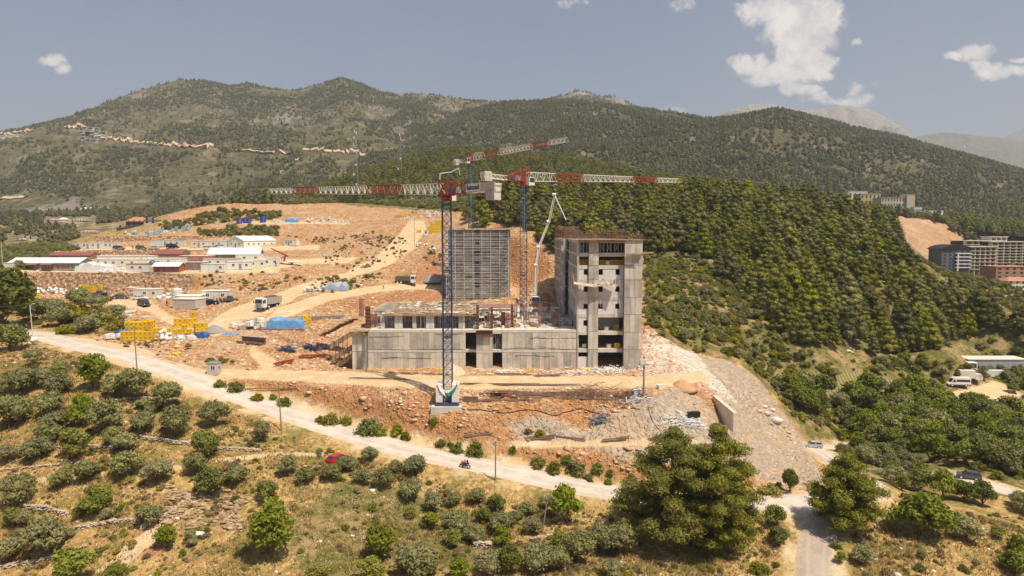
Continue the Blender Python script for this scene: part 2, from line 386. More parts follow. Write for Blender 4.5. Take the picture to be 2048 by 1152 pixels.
for k, (pth, hw) in ROADS.items():
    zz = pth[:,2].copy()
    for _ in range(6): zz[1:-1] = (zz[:-2]+zz[2:]+2*zz[1:-1])/4
    pth[:,2] = zz
    wsum = np.zeros_like(HH); best = np.full_like(HH, 1e9); zb = np.zeros_like(HH)
    for p in pth[::2]:
        i0, i1 = np.searchsorted(GX, [p[0]-9, p[0]+9]); j0, j1 = np.searchsorted(GY, [p[1]-9, p[1]+9])
        if i1 <= i0 or j1 <= j0: continue
        dd = np.hypot(MX[j0:j1,i0:i1]-p[0], MY[j0:j1,i0:i1]-p[1]); bs = best[j0:j1,i0:i1]; mm = dd < bs
        bs[mm] = dd[mm]; zb[j0:j1,i0:i1][mm] = p[2]
    wgt = np.clip((hw+3.2-best)/2.6, 0, 1); wgt = wgt*wgt*(3-2*wgt)
    HH = HH*(1-wgt)+zb*wgt; HH = HH*(1-wgt)+blur(HH, 4)*wgt; FLAT = np.maximum(FLAT, wgt)

# ---- zones (what the ground is made of)
dx_, dy_, dz_ = MX, MY, HH-CZ
dep = dy_*math.cos(TH)-dz_*math.sin(TH); upc = dy_*math.sin(TH)+dz_*math.cos(TH)
PX = CX+F*dx_/dep; PY = CY-F*upc/dep
def inpoly(poly, warp=7.0, soft=1):
    n1 = fbm(MX, MY, 8, 5, 11, .65)*warp*1.5; n2 = fbm(MX, MY, 8, 5, 31, .65)*warp*.8
    x = PX+n1; y = PY+n2; m = np.zeros(x.shape, bool); n = len(poly)
    for i in range(n):
        xa_, ya_ = poly[i]; xb, yb = poly[(i+1) % n]
        if ya_ == yb: continue
        c = ((ya_ > y) != (yb > y)) & (x < (xb-xa_)*(y-ya_)/(yb-ya_)+xa_); m ^= c
    return blur(m.astype(float), soft)
site = inpoly([(-300,595),(-300,548),(20,546),(0,512),(130,512),(110,500),(200,485),(260,470),(310,455),(325,440),(355,418),(385,406),(430,400),(640,402),(700,412),(760,418),(820,420),(900,422),(960,425),(955,470),(1010,460),(1060,455),(1115,530),(1115,600),(1290,600),(1292,650),(1320,670),(1370,700),(1460,722),(1520,760),(1570,830),(1610,880),(1660,985),(1500,992),(1380,985),(1290,975),(1150,930),(1000,905),(900,885),(760,850),(680,820),(560,790),(470,765),(380,735),(260,705),(150,672),(200,668),(260,650),(210,620),(200,607),(60,600)])
grey = .85*inpoly([(1330,700),(1400,712),(1480,720),(1525,760),(1570,830),(1612,880),(1655,965),(1600,975),(1540,970),(1480,950),(1380,930),(1250,925),(1180,900),(1040,880),(1000,850),(1060,830),(1180,860),(1300,800),(1345,780),(1400,800),(1440,840),(1475,845),(1430,780)], 14)
quarry = np.maximum(inpoly([(1762,452),(1790,438),(1850,440),(1900,462),(1935,488),(1905,530),(1860,525),(1800,478)], 5), inpoly([(1885,445),(1945,430),(1950,440),(1905,455),(1895,475)], 3))
pale = inpoly([(1285,665),(1320,668),(1400,720),(1480,810),(1440,800),(1390,760),(1330,752),(1290,750)], 8)
track = np.maximum.reduce([inpoly(q, 3) for q in (
 [(700,742),(860,752),(1000,752),(1290,752),(1400,742),(1420,760),(1330,775),(1200,778),(1000,778),(820,775),(640,766),(520,760),(400,752),(330,735),(420,738),(560,742)],
 [(400,660),(440,628),(500,605),(600,570),(690,545),(740,520),(780,490),(800,465),(822,440),(850,440),(852,465),(830,495),(790,525),(740,545),(660,570),(600,592),(540,625),(470,650),(430,675)],
 [(560,615),(640,590),(760,570),(880,568),(880,578),(770,582),(660,602),(590,628),(520,645)],
 [(200,596),(300,600),(330,625),(390,650),(400,668),(350,655),(300,625),(250,615),(190,606)],
 [(480,520),(560,520),(640,516),(720,514),(700,526),(600,530),(540,540),(470,548)],
 [(110,497),(640,490),(640,500),(110,503)], [(0,532),(560,520),(560,546),(0,548)], [(470,443),(700,443),(700,448),(470,448)],
 [(1880,790),(1990,762),(2060,800),(2060,835),(2000,820),(1930,800),(1880,795)], [(900,885),(1400,880),(1400,893),(900,897)],
 [(130,672),(260,690),(330,712),(260,715),(120,690)], [(500,690),(545,715),(560,745),(530,745),(500,705)], [(0,960),(130,950),(300,935),(420,925),(420,932),(300,945),(130,962),(0,970)], [(420,918),(560,905),(650,905),(650,912),(560,914),(430,926)], [(180,1152),(330,1030),(440,960),(470,965),(350,1050),(230,1152)], [(1480,1000),(1560,995),(1700,1000),(1750,1010),(1560,1030)])])
greenz = np.maximum.reduce([inpoly(q, 10) for q in (
 [(1290,440),(1290,690),(1400,715),(1480,720),(1560,800),(1620,880),(1640,905),(1780,960),(2100,1010),(2100,960),(2100,380),(1200,330)],
 [(330,445),(360,425),(440,420),(560,425),(560,440),(420,445),(340,462)], [(380,460),(480,452),(560,455),(560,472),(400,475)],
 [(-100,485),(100,485),(180,490),(120,512),(60,545),(-100,545)], [(560,418),(900,425),(960,415),(960,380),(560,395)],
 [(800,1150),(840,1000),(1000,1040),(1080,1150)], [(600,1152),(560,1040),(700,960),(850,1000),(840,1152)])])
field = inpoly([(1600,745),(1700,740),(1800,760),(1820,785),(1700,800),(1620,800)], 4)
site2 = inpoly([(268,1062),(310,1048),(340,1075),(335,1110),(290,1122),(265,1100)], 8)
redc = 1.0*np.maximum.reduce([inpoly(q, 34, 4) for q in ([(700,590),(880,585),(880,610),(700,620)], [(560,770),(700,775),(860,800),(860,830),(700,815)], [(860,480),(885,520),(885,570),(800,560),(840,520)], [(1230,880),(1260,1035),(1330,1060),(1300,1000)], [(270,1060),(310,1050),(330,1100),(280,1110)], [(920,840),(1060,850),(1060,880),(930,870)])])
far = np.clip((MY-420)/120, 0, 1)
site = site*(1-np.clip((MY-430)/40, 0, 1)); 
flatb = np.maximum(FLAT, track)
rockn = fbm(MX, MY, 6, 5, 3, .6)*.9+ridged(MX, MY, 2.6, 3, 9)*.22
site = np.maximum(np.maximum(site, quarry), site2); redc = np.maximum(redc, site2); pale = np.maximum(pale, quarry*.25)
bld = ((MX > -34) & (MX < 28) & (MY > 141) & (MY < 200)).astype(float); bld = blur(bld, 4)
scl = np.clip((1-flatb)*(1-bld)*(1-field*.8), 0, 1)
HH = HH + scl*(site*rockn*(.9-.7*grey)*.75 + (1-site)*(fbm(MX, MY, 14, 5, 5)*.8+fbm(MX, MY, 2.5, 3, 8)*.16)) + far*fbm(MX, MY, 90, 4, 21)*6
HH += quarry*(ridged(MX, MY, 26, 5, 15)*5+fbm(MX, MY, 8, 4, 16)*2)
# gullies on the grey fill slope
HH += grey*(1-flatb)*ridged(MX*1.0+MY*.4, MY*.18, 7, 5, 77)*.8
me = bpy.data.meshes.new('ground')
V = np.stack([MX, MY, HH], -1).reshape(-1, 3)
idx = np.arange(NX*NY).reshape(NY, NX)
Fq = np.stack([idx[:-1,:-1], idx[:-1,1:], idx[1:,1:], idx[1:,:-1]], -1).reshape(-1, 4)
me.vertices.add(len(V)); me.vertices.foreach_set('co', V.ravel())
me.loops.add(Fq.size); me.loops.foreach_set('vertex_index', Fq.ravel())
me.polygons.add(len(Fq)); me.polygons.foreach_set('loop_start', np.arange(0, Fq.size, 4)); me.polygons.foreach_set('loop_total', np.full(len(Fq), 4))
me.polygons.foreach_set('use_smooth', np.ones(len(Fq), bool))
me.update(calc_edges=True)
def cattr(name, *ch):
    a = me.color_attributes.new(name, 'FLOAT_COLOR', 'POINT')
    d = np.ones((NX*NY, 4), np.float32)
    for k, c in enumerate(ch): d[:, k] = c.ravel()
    a.data.foreach_set('color', d.ravel())
cattr('za', site, np.maximum(track, np.clip(FLAT*.75*(.7+.8*fbm(MX, MY, 4, 4, 12)), 0, .7)), grey); cattr('zb', greenz, pale, redc); cattr('zc', field, far, np.clip(FLAT, 0, 1))
g = bpy.data.objects.new('ground', me); COL.objects.link(g); tag(g, kind='structure')
m = bpy.data.materials.new('ground'); m.use_nodes = True; t = NT(m.node_tree); t.t.nodes.clear()
pos = t.n('ShaderNodeNewGeometry').outputs['Position']
def at(nm):
    s_ = t.n('ShaderNodeSeparateColor', {0: t.n('ShaderNodeAttribute', attribute_name=nm).outputs[0]}); return s_.outputs
za, zb, zc = at('za'), at('zb'), at('zc')
def mr(x, a, b, c=0., d=1.): return t.n('ShaderNodeMapRange', {0: x, 1: a, 2: b, 3: c, 4: d}).outputs[0]
nA = t.noise(pos, .06, 5, .6); nB = t.noise(pos, .35, 6, .65); nC = t.noise(pos, 1.6, 5, .7); nD = t.noise(pos, 5., 3, .7)
wv_ = t.n('ShaderNodeVectorMath', {0: pos, 1: t.n('ShaderNodeVectorMath', {0: t.n('ShaderNodeTexNoise', {'Vector': pos, 'Scale': 1.2, 'Detail': 4.}).outputs[1], 'Scale': 1.6}, operation='SCALE').outputs[0]}, operation='ADD').outputs[0]
vor = t.n('ShaderNodeTexVoronoi', {'Vector': wv_, 'Scale': 1.25, 'Randomness': 1.0})
vor2 = t.n('ShaderNodeTexVoronoi', {'Vector': wv_, 'Scale': 2.6, 'Randomness': 1.0})
vcol = t.n('ShaderNodeSeparateColor', {0: vor.outputs['Color']}).outputs[0]; vcol2 = t.n('ShaderNodeSeparateColor', {0: vor2.outputs['Color']}).outputs[0]
# dry grass and earth
dry = t.mix(mr(nB, .44, .56), (.47, .30, .115), (.31, .185, .07)); dry = t.mix(mr(nC, .48, .58), dry, (.64, .46, .20))
dry = t.mix(mr(t.noise(pos, .17, 7, .7), .5, .58, 0, .8), dry, (.20, .18, .045)); dry = t.mix(mr(t.noise(pos, .8, 6, .75), .54, .62, 0, .8), dry, (.17, .115, .055)); dry = t.mix(mr(nD, .58, .7, 0, .7), dry, (.11, .08, .035)); dry = t.mix(mr(t.noise(pos, .45, 5, .6), .63, .7, 0, .6), dry, (.58, .36, .22))
gr = t.mix(mr(nB, .42, .58), (.14, .14, .035), (.26, .20, .075)); gr = t.mix(mr(nC, .5, .62), gr, (.09, .10, .022))
gr = t.mix(mr(t.noise(pos, .22, 7, .7), .5, .58, 0, .8), gr, (.40, .27, .14)); gr = t.mix(mr(t.noise(pos, .9, 6, .75), .52, .6, 0, .7), gr, (.07, .08, .025))
base = t.mix(zb[0], dry, gr)
farc = t.mix(mr(t.noise(pos, .05, 7, .7), .46, .54), (.13, .125, .055), (.36, .25, .155)); base = t.mix(zc[1], base, farc)
fw = t.n('ShaderNodeTexWave', {'Vector': pos, 'Scale': .3, 'Distortion': 3.5, 'Detail': 2.}).outputs[1]
base = t.mix(zc[0], base, t.mix(fw, (.36, .26, .14), (.16, .17, .05)))
# rubble
ru = t.mix(mr(nB, .4, .6), (.60, .33, .135), (.46, .195, .07)); ru = t.mix(mr(vcol, .45, 1.), ru, (.66, .45, .25)); ru = t.mix(mr(vcol2, .8, 1., 0, .7), ru, (.74, .62, .45))
ru = t.mix(mr(nC, .52, .64, 0, .8), ru, (.27, .125, .055)); ru = t.mix(mr(t.noise(pos, .13, 7, .7), .5, .58, 0, .6), ru, (.60, .46, .31)); ru = t.mix(mr(t.noise(pos, .28, 6, .7), .56, .64, 0, .7), ru, (.38, .21, .10))
nz_ = t.n('ShaderNodeSeparateXYZ', {0: t.n('ShaderNodeNewGeometry').outputs['True Normal']}).outputs[2]; ru = t.mix(mr(t.m('ADD', nz_, t.m('MULTIPLY', t.m('SUBTRACT', nB, .5), .3)), .92, .75, 0, .85), ru, (.46, .225, .09))
ru = t.mix(zb[2], ru, t.mix(mr(nC, .4, .6), (.50, .21, .09), (.40, .24, .13)))
gy = t.mix(mr(nB, .4, .6), (.43, .36, .285), (.51, .425, .335)); gy = t.mix(mr(vcol2, .86, 1.), gy, (.60, .51, .40)); gy = t.mix(mr(t.noise(pos, .12, 7, .7), .48, .58, 0, .8), gy, (.54, .40, .26)); gy = t.mix(mr(nC, .55, .66, 0, .6), gy, (.30, .25, .20))
ru = t.mix(za[2], ru, gy)
ru = t.mix(t.m('MULTIPLY', zb[1], .85), ru, t.mix(mr(nB, .4, .6), (.78, .72, .62), (.62, .52, .42)))
tr_ = t.mix(mr(nC, .35, .65), (.66, .49, .29), (.58, .42, .24)); tr_ = t.mix(mr(nB, .5, .62, 0, .6), tr_, (.74, .62, .44))
rf = mr(t.m('ADD', za[1], t.m('MULTIPLY', t.m('SUBTRACT', nC, .5), .9)), .35, .65); col = t.mix(mr(t.m('ADD', za[0], t.m('MULTIPLY', t.m('SUBTRACT', nB, .5), 1.2)), .3, .7), base, ru); tr_ = t.mix(mr(t.noise(pos, .9, 6, .75), .56, .64, 0, .45), tr_, (.42, .29, .16)); col = t.mix(rf, col, tr_)
cav = mr(t.noise(pos, 3.0, 5, .75), .3, .52, .62, 1.)
hb = t.m('ADD', t.m('MULTIPLY', nC, .5), t.m('MULTIPLY', mr(vor.outputs['Distance'], 0., .6, 1., 0.), t.m('MULTIPLY', za[0], t.m('SUBTRACT', 1., za[1]))))
hb = t.m('ADD', hb, t.m('MULTIPLY', nD, .3))
bn = t.n('ShaderNodeBump', {'Strength': .9, 'Distance': .6, 'Height': hb})
b = t.n('ShaderNodeBsdfPrincipled', {'Base Color': col, 'Roughness': .95, 'Specular IOR Level': .1, 'Normal': bn.outputs[0]})
o = t.n('ShaderNodeOutputMaterial'); t.link(b.outputs[0], o.inputs[0]); me.materials.append(m)

# ---- paved roads as sheets lying on the flattened bed
rm = mat('road surface', (.66, .585, .48), .9, col2=(.52, .44, .35), scale=.22, bump=.02, bscale=6)
def roadmat(name, a, b_, c_):
    m_ = bpy.data.materials.new(name); m_.use_nodes = True; t = NT(m_.node_tree); t.t.nodes.clear(); ps = t.n('ShaderNodeNewGeometry').outputs['Position']; ac = t.n('ShaderNodeAttribute', attribute_name='across').outputs['Fac']
    q = t.m('ADD', t.m('ABSOLUTE', ac), t.m('MULTIPLY', t.m('SUBTRACT', t.noise(ps, .25, 4), .5), .35)); rut = t.m('MULTIPLY', t.n('ShaderNodeMapRange', {0: t.m('ABSOLUTE', t.m('SUBTRACT', q, .42)), 1: 0., 2: .16, 3: 1., 4: 0.}).outputs[0], .55)
    c = t.mix(t.n('ShaderNodeMapRange', {0: t.noise(ps, .3, 7, .7), 1: .42, 2: .6}).outputs[0], a, b_); c = t.mix(rut, c, c_); ed = t.n('ShaderNodeMapRange', {0: t.m('ADD', t.m('ABSOLUTE', ac), t.m('MULTIPLY', t.m('SUBTRACT', t.noise(ps, 1.1, 6, .75), .5), 1.5)), 1: .72, 2: 1.05}).outputs[0]; c = t.mix(ed, c, (.55, .41, .25))
    c = t.mix(t.n('ShaderNodeMapRange', {0: t.noise(ps, 1.4, 7, .75), 1: .56, 2: .64, 3: 0., 4: .35}).outputs[0], c, tuple(v_*.55 for v_ in a)); bn_ = t.n('ShaderNodeBump', {'Strength': .6, 'Distance': .08, 'Height': t.noise(ps, 2.5, 6, .75)})
    b2 = t.n('ShaderNodeBsdfPrincipled', {'Base Color': c, 'Roughness': .92, 'Specular IOR Level': .15, 'Normal': bn_.outputs[0]}); o2 = t.n('ShaderNodeOutputMaterial'); t.link(b2.outputs[0], o2.inputs[0]); return m_
rm = roadmat('road surface dusty', (.57, .505, .43), (.47, .405, .335), (.63, .57, .49))
rm2 = roadmat('old asphalt worn', (.42, .345, .28), (.35, .285, .235), (.48, .41, .34)) if True else mat('old asphalt', (.44, .36, .29), .9, col2=(.34, .28, .23), scale=.5, bump=.03, bscale=5)
def road(name, key, mt_, lift):
    pth, hw = ROADS[key]; vs = []; fs = []
    n = len(pth); K = 9
    for i in range(n):
        a = pth[max(0, i-2)]; b_ = pth[min(n-1, i+2)]; d = b_[:2]-a[:2]; d = d/(np.linalg.norm(d)+1e-9); nx_, ny_ = -d[1], d[0]
        for k in range(K):
            s_ = k/(K-1)*2-1; ww = hw*(1+.22*float(fbm(np.array([i*.4+k*.0]), np.array([50.+(0 if s_ < 0 else 30)]), 3, 3, 5)[0])) if abs(s_) > .9 else hw
            vs.append((pth[i][0]+nx_*s_*ww, pth[i][1]+ny_*s_*ww, 0))
    va = np.array(vs); z = hgt(va[:,0], va[:,1]); 
    for i in range(n):
        row = slice(i*K, i*K+K); edge = np.array([abs(k/(K-1)*2-1) > .95 for k in range(K)])
        z[row] = np.where(edge, z[row]-.02, z[row]+lift)
    va[:,2] = z
    for i in range(n-1):
        for k in range(K-1): fs.append((i*K+k, i*K+k+1, (i+1)*K+k+1, (i+1)*K+k))
    q = MB(); q.v = [tuple(v_) for v_ in va]; q.f = fs; q.mi = [0]*len(fs)
    ob_ = q.build(name, mt_, smooth=True); a_ = ob_.data.attributes.new('across', 'FLOAT', 'POINT'); a_.data.foreach_set('value', np.tile(np.linspace(-1, 1, K), n).astype(np.float32)); return tag(ob_, kind='structure')
road('road', 'main', rm, .07); road('side_road', 'lower', rm2, .115); road('valley_road', 'valley', rm, .15); road('east_road', 'east', rm, .07)

# ------------------------------------------------------------------ mountains: ranges as solid ridges at their own distances
mm = bpy.data.materials.new('mountain'); mm.use_nodes = True; t = NT(mm.node_tree); t.t.nodes.clear()
pos = t.n('ShaderNodeNewGeometry').outputs['Position']
oi = t.n('ShaderNodeAttribute', attribute_name='rock').outputs['Fac']
n1 = t.noise(pos, .006, 7, .62); n2_ = t.noise(pos, .03, 7, .68); n3 = t.noise(pos, .12, 5, .7)
green = t.mix(mr(n3, .4, .6), (.095, .092, .042), (.165, .14, .075)); soil = t.mix(mr(n3, .4, .6), (.31, .25, .155), (.22, .18, .11))
rock = t.mix(mr(n2_, .35, .65), (.36, .32, .28), (.22, .20, .17))
c = t.mix(mr(n2_, .52, .62), green, soil); rk = mr(t.m('ADD', t.m('MULTIPLY', n1, .5), t.m('ADD', t.m('MULTIPLY', n2_, .5), t.m('SUBTRACT', oi, .5))), .56, .62)
c = t.mix(rk, c, rock)
bn = t.n('ShaderNodeBump', {'Strength': 1., 'Distance': 9., 'Height': t.m('ADD', n2_, t.m('MULTIPLY', n3, .4))})
b = t.n('ShaderNodeBsdfPrincipled', {'Base Color': c, 'Roughness': 1., 'Specular IOR Level': 0., 'Normal': bn.outputs[0]})
o = t.n('ShaderNodeOutputMaterial'); t.link(b.outputs[0], o.inputs[0])
LAY = {}
def rng(name, sky_, D1, base, D0, rock=.5, amp=60, nu=420, nv=90, shape=1.0, seed=1, rl=500, fine=1.0, top=4.0):
    """a mountain range: its crest line, distance, foot and depth; built as one heightfield-like solid"""
    sx = [q[0] for q in sky_]; sy = [q[1] for q in sky_]
    u = np.linspace(sx[0], sx[-1], nu); cy = np.interp(u, sx, sy)
    by = np.interp(u, [q[0] for q in base], [q[1] for q in base]); bd = np.interp(u, [q[0] for q in base], [q[2] for q in base]) if len(base[0]) > 2 else np.full(nu, D0)
    cd = D1 if np.isscalar(D1) else np.interp(u, [q[0] for q in D1], [q[1] for q in D1])
    cd = cd+np.zeros(nu)
    T = np.linspace(0, 1.35, nv)[:, None]
    kx = (u-CX)/F
    zc_ = CZ+(HZ-cy)/F*cd; zb_ = CZ+(HZ-by)/F*bd
    D = bd+(cd-bd)*T
    zz = np.where(T <= 1, zb_+(zc_-zb_)*np.minimum(T, 1)**shape, zc_-(T-1)*(cd-bd)*.55)
    X = kx*D*1.0; Yv = D
    env = np.clip(np.minimum(T/.25, 1), 0, 1)*np.where(T <= 1, np.sin(np.clip(T, 0, 1)*math.pi)**.6*.9*np.clip((1-T)/.3, .12, 1), .1)
    disp = ridged(X, Yv, rl, 6, seed, .5)*amp*env + fbm(X, Yv, rl*.12, 5, seed+40)*amp*.16*fine*np.clip(T/.2, 0, 1)
    zz = zz+disp
    # keep every row under the sight line of the crest behind it
    lim = CZ+(HZ-cy+1.0)/F*D; zz = np.where(T < .96, np.minimum(zz, lim-(1-T)*8), zz); zz = np.minimum(zz, CZ+(HZ-cy-top)/F*D)
    V_ = np.stack([X, Yv, zz], -1).reshape(-1, 3); id_ = np.arange(nu*nv).reshape(nv, nu)
    Q = np.stack([id_[:-1,:-1], id_[:-1,1:], id_[1:,1:], id_[1:,:-1]], -1).reshape(-1, 4)
    me_ = bpy.data.meshes.new(name); me_.vertices.add(len(V_)); me_.vertices.foreach_set('co', V_.ravel()); me_.loops.add(Q.size); me_.loops.foreach_set('vertex_index', Q.ravel())
    me_.polygons.add(len(Q)); me_.polygons.foreach_set('loop_start', np.arange(0, Q.size, 4)); me_.polygons.foreach_set('loop_total', np.full(len(Q), 4)); me_.polygons.foreach_set('use_smooth', np.ones(len(Q), bool)); me_.update(calc_edges=True)
    a = me_.attributes.new('rock', 'FLOAT', 'POINT'); rv = rock(u[None, :]+T*0, T+u[None, :]*0, X, Yv) if callable(rock) else np.full(nu*nv, rock)
    a.data.foreach_set('value', np.asarray(rv, np.float32).ravel()); me_.materials.append(mm)
    o_ = bpy.data.objects.new(name, me_); COL.objects.link(o_); tag(o_, kind='structure')
    LAY[name] = (u, X, Yv, zz, T, np.asarray(rv).reshape(nv, nu) if callable(rock) else np.full((nv, nu), rock)); return o_
def spots(L, base=.42):
    def f(U, T, X, Yv):
        r = np.full(U.shape, base)
        for (cx_, t0, rx_, rt_, s_) in L: r = np.maximum(r, base+s_*np.exp(-((U-cx_)/rx_)**2-((T-t0)/rt_)**2))
        return r
    return f
rng('mountain_west', [(-500,380),(-250,318),(-100,287),(0,267),(60,258),(150,236),(210,213),(270,190),(330,172),(370,163),(420,165),(470,176),(505,170),(550,181),(600,184),(640,173),(690,161),(730,172),(770,189),(800,193),(850,190),(900,196),(940,203),(1000,206),(1100,205),(1250,230)],
    2300, [(-500,455,1000),(0,452,980),(300,445,960),(600,432,900),(800,420,900),(1250,400,1000)], 950,
    spots([(300,.88,40,.06,.22),(440,.75,60,.06,.12),(430,.52,26,.1,.22),(570,.7,60,.07,.16),(520,.55,26,.1,.14),(740,.72,60,.06,.13),(820,.65,22,.1,.13),(905,.85,40,.1,.13),(870,.7,22,.14,.12),(700,.42,60,.05,.12),(640,.95,30,.05,.15),(100,.3,120,.06,.14),(120,.06,130,.07,.2),(250,.13,70,.06,.18),(30,.14,60,.03,.2),(350,.25,100,.1,.08)]), 95, 560, 150, 1.15, 3, 620)
rng('mountain_center', [(1000,240),(1050,215),(1100,201),(1130,190),(1155,184),(1180,190),(1205,196),(1230,197),(1250,206),(1275,220),(1300,226),(1320,219),(1340,224),(1362,236),(1420,262)], 3600, [(1000,300,2500),(1420,300,2500)], 2500, spots([(1150,.9,40,.12,.2),(1235,.9,20,.1,.22),(1320,.95,25,.2,.3)]), 70, 260, 50, 1.0, 8, 500)
rng('hill_center', [(700,330),(780,300),(840,268),(900,238),(950,220),(1010,207),(1080,205),(1130,204),(1180,208),(1250,218),(1300,223),(1350,230),(1400,240),(1450,238),(1500,228),(1545,222),(1600,232),(1700,256),(1800,277),(1900,306),(2048,346),(2300,400),(2500,440)],
    1750, [(700,400,880),(1000,380,900),(1400,400,820),(1800,440,800),(2048,470,780),(2500,500,760)], 850, spots([(1250,.55,60,.1,.1),(1150,.7,50,.06,.1),(1480,.75,70,.08,.08),(1000,.8,50,.08,.1)], .36), 62, 560, 130, 1.1, 5, 430)
rng('mountain_north', [(1380,262),(1410,242),(1450,222),(1490,210),(1530,208),(1560,215),(1600,222),(1650,216),(1690,212),(1730,220),(1770,240),(1800,258),(1830,280),(1870,310)], 5200, [(1380,330,3600),(1870,330,3600)], 3600, spots([(1600,.8,250,.5,.35)], .55), 120, 320, 70, 1.0, 13, 420)
rng('mountain_northeast', [(1740,320),(1790,285),(1830,270),(1870,263),(1920,268),(1960,272),(2000,276),(2048,284),(2200,290),(2400,300)], 6600, [(1740,350,5000),(2400,350,5000)], 5000, spots([(1870,.95,60,.1,.2)], .45), 130, 260, 50, 1.0, 17, 700)
rng('mountain_far_east', [(1850,310),(1930,292),(1990,276),(2020,262),(2048,250),(2100,228),(2160,215),(2300,240),(2450,270)], 9500, [(1850,340,8000),(2450,340,8000)], 8000, .5, 130, 160, 40, 1.0, 19, 900)
rng('pine_ridge', [(520,440),(600,402),(650,380),(700,362),(760,346),(820,326),(870,312),(920,307),(980,312),(1050,316),(1120,324),(1200,338),(1280,352),(1350,364),(1450,376),(1600,398),(1800,425),(2000,450),(2300,480)],
    760, [(520,436,520),(700,410,520),(900,405,520),(1300,400,540),(1600,420,560),(2300,480,600)], 520, spots([(905,.5,16,.2,.25)], .33), 10, 420, 70, 1.0, 23, 160)
# ------------------------------------------------------------------ materials of the site
conc = mat('concrete', (.62, .56, .48), .9, col2=(.40, .355, .30), scale=.3, bump=.03, bscale=3, streak=.5)
conc_l = mat('pale concrete', (.68, .62, .53), .9, col2=(.55, .49, .41), scale=.6, bump=.01, streak=.4)
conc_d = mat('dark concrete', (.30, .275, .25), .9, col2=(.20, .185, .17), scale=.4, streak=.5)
block = mat('white block', (.74, .70, .67), .9, col2=(.64, .60, .58), scale=2.0)
ply = mat('plywood', (.42, .27, .14), .8, col2=(.30, .17, .09), scale=1.5)
plank = mat('plank', (.52, .38, .22), .85, col2=(.34, .22, .12), scale=1.5)
rust = mat('rust', (.20, .095, .06), .85, col2=(.12, .06, .04), scale=2.)
rust2 = mat('rusty steel', (.34, .20, .13), .8, col2=(.18, .11, .08), scale=1.)
rebar = mat('rebar', (.33, .16, .11), .8)
galv = mat('galvanised', (.74, .73, .70), .6, var=.06)
steelgrey = mat('steel grey', (.30, .30, .31), .6)
wht = mat('white paint', (.80, .78, .74), .5, var=.04)
cream = mat('cream panel', (.72, .68, .58), .6, var=.05, scale=.4)
greyp = mat('grey panel', (.52, .48, .43), .7, var=.05)
brownp = mat('brown panel', (.27, .19, .15), .7)
roofw = mat('white roof', (.86, .83, .77), .5, var=.04)
redroof = mat('red roof', (.30, .095, .08), .7, var=.15)
tile = mat('tile roof', (.55, .24, .15), .8, var=.15, scale=.8)
bluep = mat('blue steel', (.03, .075, .17), .6, var=.1)
redp = mat('red steel', (.38, .035, .025), .5, var=.1)
whs = mat('white steel', (.78, .74, .66), .5, var=.05)
yel = mat('yellow crate', (.80, .50, .015), .6, var=.08, rnd=.15)
yeld = mat('yellow dark', (.36, .21, .01), .7)
tarp = mat('blue tarp', (.09, .24, .47), .5, col2=(.16, .36, .62), scale=1.2, bump=.1, bscale=2)
tarpd = mat('dark blue tarp', (.03, .11, .33), .5, bump=.1, bscale=2)
bagm = mat('white sack', (.78, .75, .72), .7, var=.1, rnd=.1)
blk = mat('black', (.012, .012, .014), .5)
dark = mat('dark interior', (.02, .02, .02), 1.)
glass = mat('glass', (.03, .04, .05), .08, spec=.8, var=0)
rubber = mat('rubber', (.02, .02, .02), .8)
tankb = mat('blue plastic', (.015, .05, .45), .4)
stonew = mat('stone wall', (.66, .44, .27), .95, col2=(.38, .23, .13), scale=1.6, bump=.35, bscale=2.2, vor=1.5)
wood = mat('pole wood', (.33, .26, .21), .9, col2=(.22, .17, .13), scale=2.)
brick = mat('brick', (.42, .14, .08), .9, col2=(.30, .10, .06), scale=2.)

def thing(name, label, cat, loc=(0,0,0), rz=0., group=None): return empty(name, loc, rz, label, cat, group)

# board-marked concrete: a wall slab with recessed seams, real shallow grooves
def panelled(mb, x0, x1, y, z0, z1, th=.3, step=1.25):
    """front-facing wall from x0..x1 made of cast lifts standing a hair apart"""
    x = x0
    while x < x1-.01:
        w_ = min(step*random.uniform(.75, 1.25), x1-x)
        if x1-(x+w_) < .4: w_ = x1-x
        j = random.uniform(0, .025)
        mb.cur = random.choice((0, 0, 0, 1, 1, 2)) if len(PAN) > 2 else 0
        mb.box(x+.022, x+w_-.022, y-j, y+th, z0+.03, z1-.03); x += w_
    mb.cur = 3; mb.box(x0, x1, y+.05, y+th-.02, z0+.01, z1-.01); mb.cur = 0
PAN = [conc, conc_l, mat('stained concrete', (.50, .455, .40), .9, col2=(.33, .30, .265), scale=.35, streak=.5), conc_d]

# ================================================================== right tower
YF = 145.0; LV = [ZP(q, YF) for q in (738, 698, 663, 628, 594, 559, 531, 506, 480)]   # floor levels, ground first
TX0, TX1 = XP(1155, YF), XP(1287, YF); TYB = 224.0
A0, A1 = XP(1158, YF), XP(1178, YF); PA0, PA1 = A1, XP(1198, YF); B0, B1 = PA1, XP(1248.5, YF); BP0, BP1 = B1, TX1-.3
tw = thing('concrete_tower_block', 'unfinished grey concrete tower block with rebar standing on its roof, tallest building on the site', 'building', (0, 0, 0))
for i, z in enumerate(LV):
    mb = MB(); th_ = .3
    mb.box(TX0+.15, TX1-.4, YF+.35, TYB-.2, z-th_+.0, z)
    mb.build('floor_slab', conc_l if i < 8 else conc_d, tw)
# edge beams on the front
mb = MB()
for i, z in enumerate(LV[1:], 1):
    h_ = .75 if i < 8 else .3
    MB().box(A0, A1-.003, YF+.25, YF+.6, z-h_, z+.03).build('edge_beam', conc_l, tw); MB().box(B0+.003, B1-.003, YF+.25, YF+.6, z-h_, z+.03).build('edge_beam', conc_l, tw)
